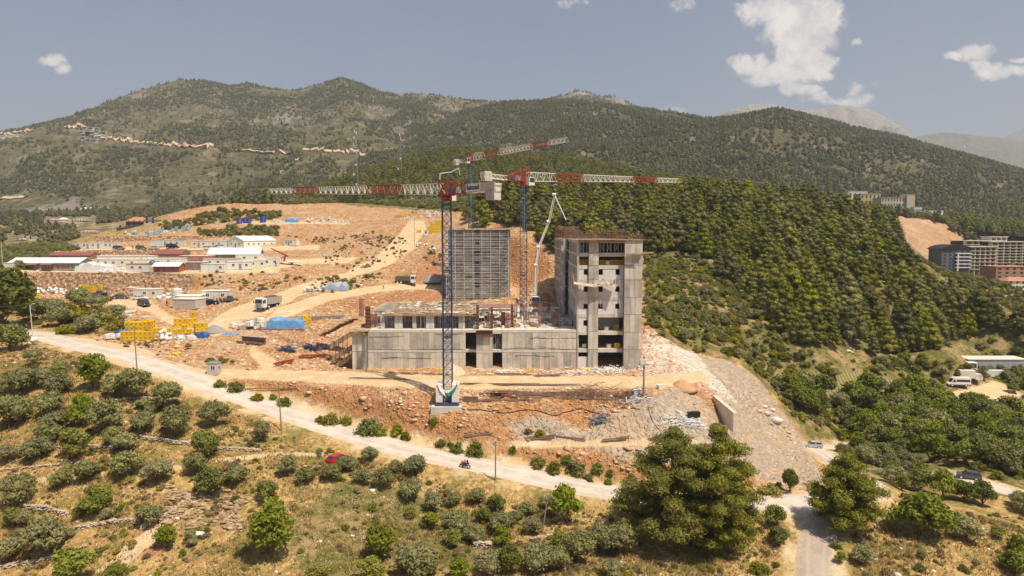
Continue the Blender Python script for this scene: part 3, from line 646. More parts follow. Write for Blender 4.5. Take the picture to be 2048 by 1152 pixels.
# piers
for (x0, x1, yy, nm) in ((TX0, A0, YF+.05, 'column'), (PA0, PA1, YF-.1, 'pier'), (BP0, BP1, YF-.95, 'pier')):
    mb = MB()
    for i in range(8):
        z0, z1 = LV[i], LV[i+1]
        if x1-x0 > 1: panelled(mb, x0, x1, yy+(0.0 if i != 7 else .05), z0+.02, z1-.02, 1.2 if nm == 'pier' else .5, 1.15)
        else: mb.box(x0, x1, yy, yy+.5, z0+.015, z1-.015)
    mb.box(x0+.05, x1-.05, yy+.08, yy+.9, LV[0]-1.5, LV[8])
    mb.build(nm, PAN, tw)
# infill walls with window holes
def infill(x0, x1, y, z0, z1, holes, parent, mt_=None):
    mb = MB(); xs = sorted(holes); x = x0; zt = z1
    for (h0, h1, hz0, hz1) in xs:
        mb.box(x, h0, y, y+.2, z0, zt); mb.box(h0, h1, y, y+.2, z0, hz0); mb.box(h0, h1, y, y+.2, hz1, zt); x = h1
    mb.box(x, x1, y, y+.2, z0, zt); return mb.build('infill_wall', mt_ or block, parent)
def wz(a, b): return ZP(b, YF), ZP(a, YF)
wins = {5: (538, 550), 4: (573, 584), 3: (608, 618), 2: (641, 652)}
for i, (a, b_) in wins.items():
    z0, z1 = LV[i]+.03, LV[i+1]-.76; h0, h1 = wz(a, b_)
    infill(A0, A1, YF+.32, z0, z1, [(XP(1168.5, YF), XP(1177, YF), h0, h1)], tw)
    if i != 2: infill(B0, B1, YF+.32, z0, z1, [(XP(1198.5, YF), XP(1207, YF), h0, h1), (XP(1232.5, YF), XP(1241, YF), h0, h1)], tw)
infill(A0, A1, YF+.3, LV[0]-.5, ZP(714, YF), [], tw)
# core walls inside
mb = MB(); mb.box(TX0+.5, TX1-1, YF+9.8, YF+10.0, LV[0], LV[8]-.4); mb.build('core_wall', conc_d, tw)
mb = MB()
for i in (2,): mb.box(B0, B1, YF+5, YF+5.2, LV[i]+.02, LV[i+1]-.35)
mb.build('partition', block, tw)
# long left side: bays with slots
mb = MB(); mo = MB(); yb = YF+.6; nb = 17; stp = (TYB-YF-1)/nb
for i in range(8):
    z0, z1 = LV[i], LV[i+1]
    jog = 0.0
    for k in range(nb):
        y0 = YF+.6+k*stp; y1 = y0+stp; xo = TX0-(1.2 if 5 <= k <= 6 else 0)
        mb.cur = 0; mb.box(xo+.02, xo+.5, y0, y1, z1-.55, z1-.01); mb.cur = random.choice((0, 1, 2)); mb.box(xo, xo+.5, y0, y0+.75, z0, z1-.56)
        if i >= 6:
            for q in (.35, .6, .82): mb.cur = 1; mb.box(xo+.1, xo+.25, y0+stp*q, y0+stp*q+.15, z0+.02, z1-.56)
        elif k not in (5, 6):
            mb.cur = random.choice((0, 1, 2)); h0 = z0+.9
            mb.box(xo+.06, xo+.3, y0+.76, y1, z0, h0); mb.box(xo+.06, xo+.3, y0+.76, y0+stp*.38, h0, z1-.56); mb.box(xo+.06, xo+.3, y0+stp*.72, y1, h0, z1-.56)
        else: mb.cur = 3; mb.box(xo, xo+.3, y0+.76, y1, z0, z1-.56)
mb.build('side_wall', PAN, tw)
mb = MB(); mb.box(TX1-.4, TX1-.1, YF+.4, TYB, LV[0]-1, LV[8]); mb.box(TX0+.2, TX1-.45, TYB-.19, TYB, LV[0]-1, LV[8]); mb.build('rear_wall', conc, tw)
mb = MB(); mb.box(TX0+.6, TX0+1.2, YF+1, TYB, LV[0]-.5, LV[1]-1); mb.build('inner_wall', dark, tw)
# roof formwork lip, timber
mb = MB(); zt = LV[8]
mb.box(TX0-.5, TX1+.35, YF-1.2, YF+.24, zt-.02, zt+.1)
for k in range(26):
    x = TX0+random.uniform(-.3, TX1-TX0-1); mb.bb(Vector((x, YF-1.0+random.uniform(0, 1), zt+.11)), random.uniform(.8, 2.4), .14, .06, random.uniform(-.3, .3))
mb.build('roof_formwork', [plank], tw)
mb = MB(); 
for (x0, x1) in ((A0-.3, PA0), (B0-.2, B1)): mb.box(x0, x1, YF-1.0, YF+.3, zt-.5, zt-.12)
for k in range(30):
    x = B0+k*(B1-B0)/30; mb.box(x, x+.08, YF-1.15, YF+.2, zt-.62, zt-.51)
mb.build('formwork_beam', [ply], tw)
# props in the open top storey
z0, z1 = LV[7], LV[8]-.5
for (a, b_, n) in ((A0, A1, 3), (B0, B1, 7)):
    for k in range(n):
        x = a+(k+.5)*(b_-a)/n; mb = MB(); mb.bar((x, YF+.8, z0), (x, YF+.8, z1), .07)
        if k % 2 == 0 and k+1 < n:
            x2 = x+(b_-a)/n; mb.bar((x, YF+.9, z0+.3), (x2, YF+.9, z1-.3), .04); mb.bar((x2, YF+.9, z0+.3), (x, YF+.9, z1-.3), .04)
        mb.build('steel_prop', galv, tw)
# rebar forest on the roof
def cage(mb, x0, x1, y0, y1, z0, z1, sp, hs, r=.04):
    nx_ = max(1, int((x1-x0)/sp)); ny_ = max(1, int((y1-y0)/sp))
    per = [(x0+(x1-x0)*k/nx_, y) for k in range(nx_+1) for y in ((y0, y1) if y1 > y0 else (y0,))]+[(x, y0+(y1-y0)*k/ny_) for k in range(1, ny_) for x in ((x0, x1) if x1 > x0 else (x0,))]
    for x, y in per: mb.bar((x+random.uniform(-.05,.05), y, z0), (x+random.uniform(-.12,.12), y+random.uniform(-.1,.1), z1+random.uniform(-.25,.1)), r, 3)
    z = z0+.3
    while z < z1-.1:
        mb.bar((x0, y0, z), (x1, y0, z), r*.8, 3)
        if y1 > y0: mb.bar((x0, y1, z), (x1, y1, z), r*.8, 3)
        z += hs
for (a, b_, h_, yy) in ((1112, 1122, 3.0, 200), (1125, 1158, 3.2, 165), (1160, 1182, 1.5, 150), (1184, 1196, 2.6, 150), (1196, 1251, 2.3, 147), (1256, 1287, 1.4, 147), (1215, 1245, 2.4, 160), (1130, 1160, 2.6, 190), (1150, 1176, 2.0, 175)):
    mb = MB(); cage(mb, XP(a, yy), XP(b_, yy), yy, yy+.6, zt, zt+h_, .38, .5); mb.build('roof_rebar', rebar, tw)
mb = MB()
for (a, b_, yy) in ((1123, 1158, 164), (1184, 1194, 149)):
    mb = MB()
    for k in range(9):
        x = XP(a, yy)+(XP(b_, yy)-XP(a, yy))*k/8; mb.bar((x, yy, zt), (x, yy, zt+3.0), .03)
    for k in range(5): mb.bar((XP(a, yy), yy, zt+.5+k*.6), (XP(b_, yy), yy, zt+.5+k*.6), .03)
    mb.build('roof_ladder_frame', rebar, tw)
# side platforms
def platform(c, sx, sy, rz, tilt, seed):
    random.seed(seed); mb = MB(); M_ = Matrix.Translation(c) @ Matrix.Rotation(rz, 4, 'Z') @ Matrix.Rotation(tilt, 4, 'Y')
    for k in range(int(sy/.3)): mb.box(-sx/2+random.uniform(-.3,.3), sx/2+random.uniform(-.5,.5), -sy/2+k*.3, -sy/2+k*.3+.24, 0, .07, M_)
    for k in range(3): mb.bar(M_ @ Vector((-sx/2, -sy/2+k*sy/2, -.02)), M_ @ Vector((sx/2, -sy/2+k*sy/2, -.1)), .06)
    return mb
for (px, py, yy, sx, sy, tl) in ((1284, 506, 145, 4.6, 1.6, -.05), (1106, 522, 190, 3.5, 5, .35), (1118, 552, 185, 3.5, 4, .55), (1268, 508, 143.6, 3.0, 1.2, 0)):
    c = P(px, py, yy); o_ = platform(c, sx, sy, 0, tl, int(px)).build('timber_platform', [plank], tw)
mb = MB(); net = [(1148,568),(1170,571),(1190,574),(1212,566),(1232,577)]
for a, b_ in zip(net, net[1:]):
    p0 = P(*a, YF-1.4); p1 = P(*b_, YF-1.4); mb.poly([p0, p1, p1+Vector((0, 1.2, .5)), p0+Vector((0, 1.2, .4))], [(0,1,2,3)]); mb.poly([p0+Vector((0,-.1,-.06)), p1+Vector((0,-.1,-.06)), p1, p0], [(0,1,2,3)])
    mb.bar(p0, p1, .07); mb.bar(p0, p0+Vector((0, 1.3, 1.9)), .04); mb.bar(p1, p1+Vector((0, 1.3, 2.2)), .04)
mb.bb(P(1211, 568, YF-.8), 3.2, .7, .12, .0, None); mb.build('debris_net', mat('beige net', (.55, .46, .37), .9), tw)
mb = MB()
for (px, py) in ((1155, 560), (1187, 560), (1212, 558), (1238, 560), (1160, 598), (1238, 598), (1200, 598)):
    p = P(px, py, YF-.2); MB().bar(p, p+Vector((.1, -.9, -1.6)), .05, 4).build('support_bracket', steelgrey, tw)

# ================================================================== podium building
ZR = ZP(660, YF); PX0 = XP(703, YF)
pod = thing('concrete_podium', 'long low grey concrete podium with unfinished columns on top, left of the tower block', 'building')
zm = ZP(700, YF)
mb = MB()
segs = [(732, 930, 0), (952, 985, -.7), (1004, 1154, 0)]
for (a, b_, dy) in segs:
    panelled(mb, XP(a, YF), XP(b_, YF), YF+dy, LV[0]-.2, zm-.5, .5, 1.3); panelled(mb, XP(a, YF), XP(b_, YF), YF+dy, zm+.03, ZR-.55, .5, 1.3)
    mb.cur = 1; mb.box(XP(a, YF), XP(b_, YF), YF+dy-.05, YF+.5, zm-.49, zm+.02); mb.box(XP(a, YF), XP(b_, YF), YF+dy-.05, YF+.5, ZR-.54, ZR+.02)
mb.build('front_wall', PAN, pod)
mb = MB(); panelled(mb, PX0, XP(731, YF), YF-1.3, LV[0]-.2, zm-.1, 1.8, 1.1); panelled(mb, PX0, XP(731, YF), YF-1.3, zm-.08, ZR-.7, 1.8, 1.1); mb.build('corner_pier', PAN, pod)
mb = MB(); mb.box(PX0-.5, XP(735, YF), YF-2.2, YF+3, ZR-.1, ZR+.05)
for k in range(12): mb.box(PX0-.4+k*.26, PX0-.3+k*.26, YF-2.3, YF+.1, ZR-.35, ZR-.11)
mb.box(PX0-.4, XP(733, YF), YF-2.1, YF-1.95, ZR-.69, ZR-.36); mb.build('pier_formwork', [plank], pod)
for (a, b_) in ((930, 952), (985, 1004)):
    MB().box(XP(a, YF), XP(b_, YF), YF+.1, YF+.6, zm-.5, zm+.05).build('lintel', conc_l, pod); mb = MB(); mb.box(XP(a, YF), XP(b_, YF), YF+.1, YF+.6, ZR-(.55 if a < 960 else .8), ZR)
    mb.build('lintel', conc_l, pod)
mb = MB(); mb.box(PX0+.2, TX0-.05, YF+.52, 192, ZR-.3, ZR-.01); mb.build('podium_deck', conc_l, pod)
mb = MB(); mb.box(PX0+.3, TX0-.1, YF+.55, 190, zm-.3, zm); mb.build('inner_floor', conc, pod)
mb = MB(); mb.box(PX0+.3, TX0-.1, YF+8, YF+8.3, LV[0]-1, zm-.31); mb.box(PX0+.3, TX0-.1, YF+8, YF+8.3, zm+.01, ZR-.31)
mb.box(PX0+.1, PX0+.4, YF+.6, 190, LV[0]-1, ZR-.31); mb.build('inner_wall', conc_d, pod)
mb = MB(); mb.box(XP(700, YF), TX1+.5, YF-1.7, YF+.0, LV[0]-1.2, LV[0]-.22); mb.build('footing', [conc_d], pod)
mb = MB()
for k in range(5):
    x = XP(987+k*4, YF); mb.bar((x, YF+1, zm), (x+random.uniform(-.2, .2), YF+1, ZR-.8), .05)
mb.bar((XP(986, YF), YF+1, zm+.3), (XP(1003, YF), YF+1.1, ZR-1), .04); mb.bar((XP(1003, YF), YF+1, zm+.3), (XP(986, YF), YF+1.1, ZR-1), .04); mb.build('steel_prop', galv, pod)
mb = MB()
for k in range(8): mb.box(XP(953, YF)+k*.42, XP(953, YF)+k*.42+.38, YF-1.4, YF-1.3, ZR-1.3, ZR+.0)
mb.box(XP(952, YF), XP(986, YF), YF-1.7, YF-.6, ZR+.02, ZR+.1); mb.build('pier_formwork', [rust, ply], pod)
mb = MB(); rgp = random.Random(31)
for (a, b_, yq) in ((735, 925, 699), (1006, 1152, 697), (1030, 1110, 712), (760, 860, 716), (735, 800, 674), (1060, 1150, 676), (870, 925, 668)):
    x = XP(a, YF); z = ZP(yq, YF)
    while x < XP(b_, YF): x2 = x+rgp.uniform(.25, .9); z2 = z+rgp.uniform(-.13, .13); mb.bar((x, YF-.04, z), (x2, YF-.04, z2), rgp.uniform(.015, .05), 4); x, z = x2, ZP(yq, YF)+(z2-ZP(yq, YF))*.7
tag(mb.build('pour_line', dark, pod), kind='stuff')
mb = MB()
for k in range(90): x = rgp.uniform(XP(734, YF), XP(1150, YF)); mb.box(x, x+rgp.uniform(.06, .3), YF-.035, YF-.026, ZP(rgp.choice((702, 663)), YF)-rgp.uniform(.6, 2.2), ZP(702, YF)) if False else mb.box(x, x+.09, YF-.04, YF-.027, ZP(rgp.uniform(666, 735), YF)-.09, ZP(rgp.uniform(666, 735), YF)) if False else mb.lathe([(.07, 0), (.07, .02)], (0, 0, 0), 6, Matrix.Translation((x, YF-.02, ZP(rgp.choice((672, 684, 692, 708, 718, 730)), YF))) @ Matrix.Rotation(math.pi/2, 4, 'X'))
tag(mb.build('tie_hole', dark, pod), kind='stuff')
# unfinished upper storey (left part)
ZU = ZR+2.95; rngz = (761, 787, 803, 823, 832, 850, 868)
mb = MB()
for (a, b_) in ((758, 767), (787, 803), (823, 831), (850, 867), (916, 929)): mb = MB(); panelled(mb, XP(a, 147), XP(b_, 147), 147, ZR+.02, ZU+random.uniform(-.1, .15), .35, 1.1); mb.build('upper_wall', PAN, pod)
for (px, yy, w_) in ((733, 149, 1.0), (748, 164, .5), (806, 166, .5), (840, 166, .5), (872, 160, .5), (905, 165, .5), (878, 152, .4), (925, 172, .4)):
    mb = MB(); x = XP(px, yy); mb.box(x-w_/2, x+w_/2, yy, yy+w_, ZR, ZU-.02); mb.build('column', conc_l if w_ < .9 else rust, pod)
mb = MB()
for (a, b_, y0, y1) in ((745, 955, 152, 173),): mb.box(XP(a, y0), XP(b_, y0), y0, y1, ZU, ZU+.25)
mb.build('upper_slab', conc_d, pod)
mb = MB()
for (a, b_, y0, y1, dz) in ((764, 955, 147.2, 151.9, .02), (740, 760, 155, 173, .03)): mb.box(XP(a, y0), XP(b_, y0), y0, y1, ZU+dz, ZU+dz+.12)
random.seed(21)
for k in range(420):
    y = random.uniform(148, 172); x = random.uniform(XP(762, 148), XP(955, 148)); z = ZU+.27+(.0 if y > 152 else -.1)
    mb.cur = random.choice((0, 0, 0, 1, 2, 3)); mb.bb(Vector((x, y, z+random.uniform(0, .15))), random.uniform(.6, 3.2), random.uniform(.1, .9), random.uniform(.05, .1), random.choice((0, 0, math.pi/2, random.uniform(-1, 1))))
mb.build('deck_formwork', [plank, ply, conc_l, block], pod)
def props(mb, x0, x1, y, z0, z1, n):
    for k in range(n):
        x = x0+(k+.5)*(x1-x0)/n+random.uniform(-.15, .15); yy = y+random.uniform(0, 3); mb.bar((x, yy, z0), (x, yy, z1), .045)
        mb.bar((x, yy, z0+1.4), (x+(x1-x0)/n, yy, z0+1.4), .035)
mb = MB()
for (a, b_, y, n) in ((767, 787, 148, 9), (803, 823, 148, 9), (832, 850, 147.5, 12), (868, 890, 148, 10), (900, 916, 148, 8), (929, 955, 150, 12), (745, 760, 160, 8)): props(mb, XP(a, y), XP(b_, y), y, ZR, ZU, n)
mb.build('scaffold_prop', galv, pod)
mb = MB()   # yellow/orange formwork beam ends under the deck
for k in range(150):
    x = XP(764, 147)+k*(XP(955, 147)-XP(764, 147))/150; mb.box(x, x+.08, 146.4, 149, ZU-.22, ZU-.06)
mb.build('formwork_joist', [ply], pod)
# rusty steel column forms
for (px0, px1, yy, h0) in ((728, 738, 147.5, 4.6), (952, 957, 146.5, 5.2), (981, 985.5, 147, 4.6), (1002, 1010, 149, 3.4), (1022, 1027, 149, 5.0)):
    mb = MB(); mb.box(XP(px0, yy), XP(px1, yy), yy, yy+.12, ZR, ZR+h0)
    for k in range(6): mb.box(XP(px0, yy)-.05, XP(px1, yy)+.05, yy-.12, yy-.003, ZR+.3+k*h0/6.2, ZR+.42+k*h0/6.2)
    mb.box(XP(px0, yy)+.02, XP(px0, yy)+.14, yy+.13, yy+1.4, ZR, ZR+h0)
    mb.build('steel_column_form', [rust], pod)
mb = MB(); mb.box(XP(957, 155), XP(1022, 155), 155, 155.3, ZR+2.9, ZR+3.3); mb.box(XP(957, 160), XP(1024, 160), 157, 165, ZR+3.3, ZR+3.45); mb.build('raised_beam', [rust2], pod)
for (a, b_, yy, h_) in ((973, 980, 149, 3.2), (1011, 1021, 148, 3.4), (1047, 1054, 152, 4.3), (1057, 1061, 153, 3.6), (1077, 1084, 155, 4.6), (1084, 1088, 155, 2.6), (1105, 1118, 150, 3.3), (1040, 1046, 170, 4), (1066, 1072, 172, 3.5), (1096, 1101, 175, 4), (1029, 1034, 165, 3.5), (716, 724, 168, 4.4), (740, 752, 149, 3.0)):
    mb = MB(); cage(mb, XP(a, yy), XP(b_, yy), yy, yy+.5, ZR, ZR+h_, .3, .22, .045); mb.build('rebar_cage', rebar, pod)
random.seed(5); mb = MB()   # boards, stacks and rubbish lying on the deck
for k in range(520):
    y = random.triangular(147, 190, 152); x = random.uniform(XP(957, y), TX0-.8) if random.random() < .7 else random.uniform(PX0+1, XP(960, y))
    mb.cur = random.choice((0, 1, 2, 2, 3, 4, 5)); h_ = random.choice((.06, .1, .3, .6)); mb.bb(Vector((x, y, ZR)), random.uniform(.3, 2.6), random.uniform(.1, .8), h_, random.uniform(0, 3.1))
tag(mb.build('deck_clutter', [plank, ply, block, wht, steelgrey, rust2], pod), kind='stuff')
mb = MB()
for k in range(60):
    y = random.uniform(148, 188); x = random.uniform(XP(960, y), TX0-1); mb.bar((x, y, ZR), (x+random.uniform(-.9, .9), y, ZR+random.uniform(1.2, 3)), .045)
tag(mb.build('leaning_board', plank, pod), kind='stuff')
# sloping timber ramps at the left end
mb = MB()
for (a, b_) in (((660, 688, 150), (703, 662, 149)), ((664, 712, 148), (703, 690, 147)), ((672, 728, 146), (706, 704, 145.5))):
    p0 = P(*a); p1 = P(*b_); d = p1-p0; q = Vector((0, 1.2, 0)); mb.cur = 1; mb.poly([p0, p1, p1+Vector((0, 0, -1.2)), p0+Vector((0, 0, -1.2)), p0+q, p1+q, p1+q+Vector((0, 0, -1.2)), p0+q+Vector((0, 0, -1.2))], [(0,1,2,3),(4,7,6,5),(0,4,5,1),(3,2,6,7),(0,3,7,4),(1,5,6,2)])
    mb.cur = 0
    for k in range(6): r = p0+d*(k/5); mb.bar(r, r+Vector((random.uniform(-.3,.5), .2, -3.6)), .09)
ramp = mb.build('formwork_ramp', [rust, plank], pod)
mb = MB()
for k in range(22):
    p0 = P(645+k*3.2, 668-k*1.6, 158-k*.2); mb.bb(p0-Vector((0,0,.2)), 1.6, 3, .1, random.uniform(-.4, .4))
mb.build('plank_walkway', [ply], pod)

# ================================================================== rear tower with scaffold
YR = 221.0; RX0, RX1 = XP(896, YR), XP(1020, YR); RZ0, RZ1 = 3.0, ZP(458, YR); st = (RZ1-ZP(608, YR))/7.02
rt = thing('rear_tower_block', 'grey concrete slab tower wrapped in steel scaffolding behind the podium', 'building')
z6 = [RZ1-.25-k*ZP(455, YR)*0 - k*(21.3*YR/F) for k in range(8)]
mb = MB(); wx0, wx1 = XP(950, YR), XP(958.5, YR)
def rwall(x0, x1, m_i):
    mb.cur = m_i; panelled(mb, x0, x1, YR, RZ0, RZ1-.26, .4, 2.4)
mb.box(RX0, wx0, YR, YR+.4, RZ0, RZ1-.26); mb.box(wx1, RX1, YR, YR+.4, RZ0, RZ1-.26)
wzs = []
for k in range(7): zc_ = ZP(464+k*21.3, YR); wzs.append((zc_-.75, zc_+.7))
zz = RZ0
for (a, b_) in sorted(wzs): mb.box(wx0, wx1, YR+.003, YR+.4, zz, a); zz = b_
mb.box(wx0, wx1, YR+.003, YR+.4, zz, RZ1-.26); mb.build('front_wall', mat('tower concrete', (.33, .30, .265), .9, col2=(.15, .14, .125), scale=.14, streak=.7), rt)
mb = MB()
for (a, b_, c_, d_) in ((929, 978, 530, 548), (929, 978, 558, 594), (905, 930, 580, 604), (978, 1016, 590, 607)): mb.box(XP(a, YR), wx0-.1 if b_ > 950 and a < 950 else XP(b_, YR), YR-.03, YR-.001, ZP(d_, YR), ZP(c_, YR))
for (a, b_, c_, d_) in ((929, 978, 530, 548), (929, 978, 558, 594)): mb.box(wx1+.1, XP(b_, YR), YR-.03, YR-.001, ZP(d_, YR), ZP(c_, YR))
mb.build('pale_wall_patch', mat('light patch', (.40, .38, .36), .9, streak=.3), rt)  # thin rectangles in a paler grey than the front wall around them
mb = MB(); mb.box(RX0, RX0+.4, YR+.41, YR+22, RZ0, RZ1-.26); mb.box(RX1-.4, RX1, YR+.41, YR+22, RZ0, RZ1-.26); mb.box(RX0+.41, RX1-.41, YR+21.6, YR+22, RZ0, RZ1-.26); mb.box(RX0+.41, RX1-.41, YR+5, YR+5.2, RZ0, RZ1-.3); mb.build('side_wall', conc_l, rt)
mb = MB(); mb.box(RX0-1.8, RX1+1.2, YR-.9, YR+23, RZ1-.25, RZ1); mb.build('roof_slab', conc, rt)
mb = MB(); random.seed(3)
for k in range(40): mb.bb(Vector((random.uniform(RX0, RX1), random.uniform(YR-.5, YR+10), RZ1)), random.uniform(.6, 2.5), random.uniform(.2, .8), random.uniform(.1, .35), random.uniform(-1, 1))
tag(mb.build('roof_timber', [plank], rt), kind='stuff')
mb = MB(); mb.bb(Vector((XP(996, YR), YR+3, RZ1)), 2.6, 1.4, .8); mb.build('brick_pack', [tile], rt)
for (a, b_, y0) in ((wx0, wx1, 0),):
    for (z0, z1) in wzs:
        mb = MB(); xm = (a+b_)/2; zq = (z0+z1)/2; mb.box(xm-.06, xm+.06, YR+.1, YR+.2, z0, z1); mb.box(a, xm-.061, YR+.1, YR+.2, zq-.05, zq+.05); mb.box(xm+.061, b_, YR+.1, YR+.2, zq-.05, zq+.05)
        fr = mb.build('window', conc_d, rt)
sc_ = MB(); ys = YR-1.3; xs0, xs1 = XP(892, ys), XP(1017, ys); zt_ = ZP(464, ys)
nx_ = 7
for k in range(nx_+1):
    x = xs0+(xs1-xs0)*k/nx_
    for yy in (ys, ys+.9): sc_.bar((x, yy, 5.0), (x, yy, zt_+(.2 if yy == ys else 0)), .055 if k not in (0, nx_) else .09)
zz = 6.2; lv = []
while zz < zt_+.1:
    lv.append(zz); sc_.box(xs0, xs1, ys+.45, ys+.8, zz-.04, zz)
    for dz in (.55, 1.05): 
        for kk in range(nx_):
            if zz+dz < zt_ and random.random() < .72: sc_.bar((xs0+(xs1-xs0)*kk/nx_, ys, zz+dz), (xs0+(xs1-xs0)*(kk+1)/nx_, ys, zz+dz), .04)
    sc_.bar((xs0, ys, zz), (xs1, ys, zz), .075); zz += 1.95
for i, (a, b_) in enumerate(zip(lv, lv[1:])):
    for k in (nx_-1, 0):
        xa_ = xs0+(xs1-xs0)*k/nx_; xb = xs0+(xs1-xs0)*(k+1)/nx_; sc_.bar((xa_ if i % 2 else xb, ys-.02, a), (xb if i % 2 else xa_, ys-.02, b_), .05)
o_ = sc_.build('scaffolding', galv); tag(o_, 'silver steel scaffolding covering the front of the rear tower block', 'scaffolding')

# ================================================================== tower cranes
def crane(name, label, base, ztop, half, az, Lj, Lc, hj0, hj1, bounds, tilt, mastm, cw_big=True, jibext=0):
    """flat-top tower crane; az = direction of the jib in the ground plane"""
    ob = thing(name, label, 'tower crane', base)
    H = ztop-base.z; mb = MB(); nseg = max(4, int(H/1.55)); dz = H/nseg; h = half
    cs = [(-h,-h),(h,-h),(h,h),(-h,h)]
    for x, y in cs: mb.bar((x, y, 0), (x, y, H), .11)
    for k in range(nseg):
        z0 = k*dz; z1 = z0+dz
        for q in range(4):
            a = cs[q]; b_ = cs[(q+1) % 4]; mb.bar((*a, z0), (*b_, z0), .05)
            if k % 2: a, b_ = b_, a
            mb.bar((*a, z0), (*b_, z1), .045)
            if q in (0, 2): mb.bar((*b_, z0), (*a, z1), .04)
    for z in (H*.33, H*.66, H-.6):
        for q in range(4): mb.bar((*cs[q], z), (*cs[(q+1) % 4], z), .13)
    mb.build('mast', mastm, ob)
    mb = MB(); 
    for k in range(int(H/.33)): mb.bar((-.22, .1, k*.33), (.22, .1, k*.33), .02, 3)
    mb.bar((-.22, .1, 0), (-.22, .1, H), .03, 3); mb.bar((.22, .1, 0), (.22, .1, H), .03, 3); mb.build('ladder', galv, ob)
    top = empty('slewing_upper', (0, 0, 0)); top.name = name+'_head'
    bpy.data.objects.remove(top)
    Rz = Matrix.Rotation(az, 4, 'Z'); Mt = Matrix.Translation((0, 0, H)) @ Rz     # +X of Rz is the jib
    def pt(x, y, z, tl=True): return Mt @ Vector((x, y, z+(x*tilt if tl else 0)))
    mb = MB(); mb.lathe([(h*1.15, 0), (h*1.25, .25), (h*1.25, .75), (h*1.0, .9)], (0, 0, H), 16)
    mb.box(-1.3, 1.3, -.95, .95, .9, 1.25, Mt)
    for x, y in ((-1.1,-.8),(1.1,-.8),(1.1,.8),(-1.1,.8)): mb.bar(Mt @ Vector((x, y, 1.2)), Mt @ Vector((x, y, 1.2+hj0+.5)), .13)
    for y in (-.8, .8):
        mb.bar(Mt @ Vector((-1.1, y, 1.2)), Mt @ Vector((1.1, y, 1.7+hj0)), .09); mb.bar(Mt @ Vector((1.1, y, 1.2)), Mt @ Vector((-1.1, y, 1.7+hj0)), .09)
        mb.bar(Mt @ Vector((-1.1, y, 1.7+hj0)), Mt @ Vector((1.1, y, 1.7+hj0)), .12)
    mb.build('slewing_ring', redp, ob)
    # jib: triangular truss, one top chord pair
    zb = 1.1; Bd = [1.2]+bounds+[Lj]; red = False; bay = 2.1
    for s0, s1, cm_ in zip(Bd, Bd[1:], [whs, redp]*6):
        mb = MB(); n = max(2, round((s1-s0)/bay)); w_ = .65
        hh = lambda s: hj0+(hj1-hj0)*((s-1.2)/(Lj-1.2))
        h0 = hh(s0) if s1-s0 < 99 else hj0
        for k in range(n):
            a = s0+(s1-s0)*k/n; b_ = s0+(s1-s0)*(k+1)/n; m_ = (a+b_)/2
            for y in (-w_, w_):
                mb.bar(pt(a, y, zb), pt(b_, y, zb), .075)
                mb.bar(pt(a, y, zb), pt(m_, y*.45, zb+hh(m_)), .042); mb.bar(pt(m_, y*.45, zb+hh(m_)), pt(b_, y, zb), .042)
            mb.bar(pt(a, -w_, zb), pt(a, w_, zb), .045); mb.bar(pt(a, -w_, zb), pt(b_, w_, zb), .035)
            mb.bar(pt(m_, -w_*.45, zb+hh(m_)), pt(m_, w_*.45, zb+hh(m_)), .045)
            if k < n-1:
                b2 = s0+(s1-s0)*(k+1.5)/n
                for y in (-w_*.45, w_*.45): mb.bar(pt(m_, y, zb+hh(m_)), pt(b2, y, zb+hh(b2)), .085)
            mb.bar(pt(a, w_, zb), pt(a, w_*.45, zb+hh(a)), .05); mb.bar(pt(a, -w_, zb), pt(a, -w_*.45, zb+hh(a)), .05)
        for y in (-w_*.45, w_*.45):
            m0 = s0+(s1-s0)*.5/n; m1 = s1-(s1-s0)*.5/n; mb.bar(pt(s0, y, zb+hh(s0)), pt(m0, y, zb+hh(m0)), .085); mb.bar(pt(m1, y, zb+hh(m1)), pt(s1, y, zb+hh(s1)), .085)
        mb.build('jib_section', cm_, ob)
    # trolley, cab
    mb = MB(); s = Lj*.16; mb.box(s-.7, s+.7, -.75, .75, zb-.45, zb-.2, Mt); mb.build('trolley', steelgrey, ob)
    mb = MB(); mb.box(-.2, 1.6, -2.1, -1.0, .1, 1.95, Mt); mb.cur = 1; mb.box(1.602, 1.64, -2.0, -1.1, .7, 1.8, Mt); mb.box(0, 1.5, -2.14, -2.102, .8, 1.8, Mt); mb.build('operator_cab', [whs, glass], ob)
    # counter jib
    mb = MB(); w_ = .6; L1 = Lc*.45
    for y in (-w_, w_):
        mb.bar(pt(-1.2, y, zb, 0), pt(-L1, y, zb, 0), .1); mb.bar(pt(-1.2, y, zb+hj0+.2, 0), pt(-L1, y, zb+.9, 0), .09)
        for k in range(4):
            a = -1.2-(L1-1.2)*k/4; b_ = -1.2-(L1-1.2)*(k+1)/4; hh2 = lambda s: hj0+.2+(.7-hj0)*((-s-1.2)/(L1-1.2))
            mb.bar(pt(a, y, zb, 0), pt(b_, y, zb+hh2(b_), 0), .06); mb.bar(pt(b_, y, zb, 0), pt(b_, y, zb+hh2(b_), 0), .06)
    for k in range(5): a = -1.2-(L1-1.2)*k/4; mb.bar(pt(a, -w_, zb, 0), pt(a, w_, zb, 0), .06)
    mb.build('counter_jib', redp, ob)
    mb = MB()
    for y in (-w_, w_):
        mb.bar(pt(-L1, y, zb, 0), pt(-Lc, y, zb+.3, 0), .1); mb.bar(pt(-L1, y, zb+.9, 0), pt(-Lc, y, zb+1.2, 0), .08)
        for k in range(5):
            f0 = k/5; f1 = (k+1)/5; a = -L1-(Lc-L1)*f0; b_ = -L1-(Lc-L1)*f1
            mb.bar(pt(a, y, zb+.3*f0, 0), pt(b_, y, zb+.9+.3*f1, 0), .05); mb.bar(pt(b_, y, zb+.3*f1, 0), pt(b_, y, zb+.9+.3*f1, 0), .05)
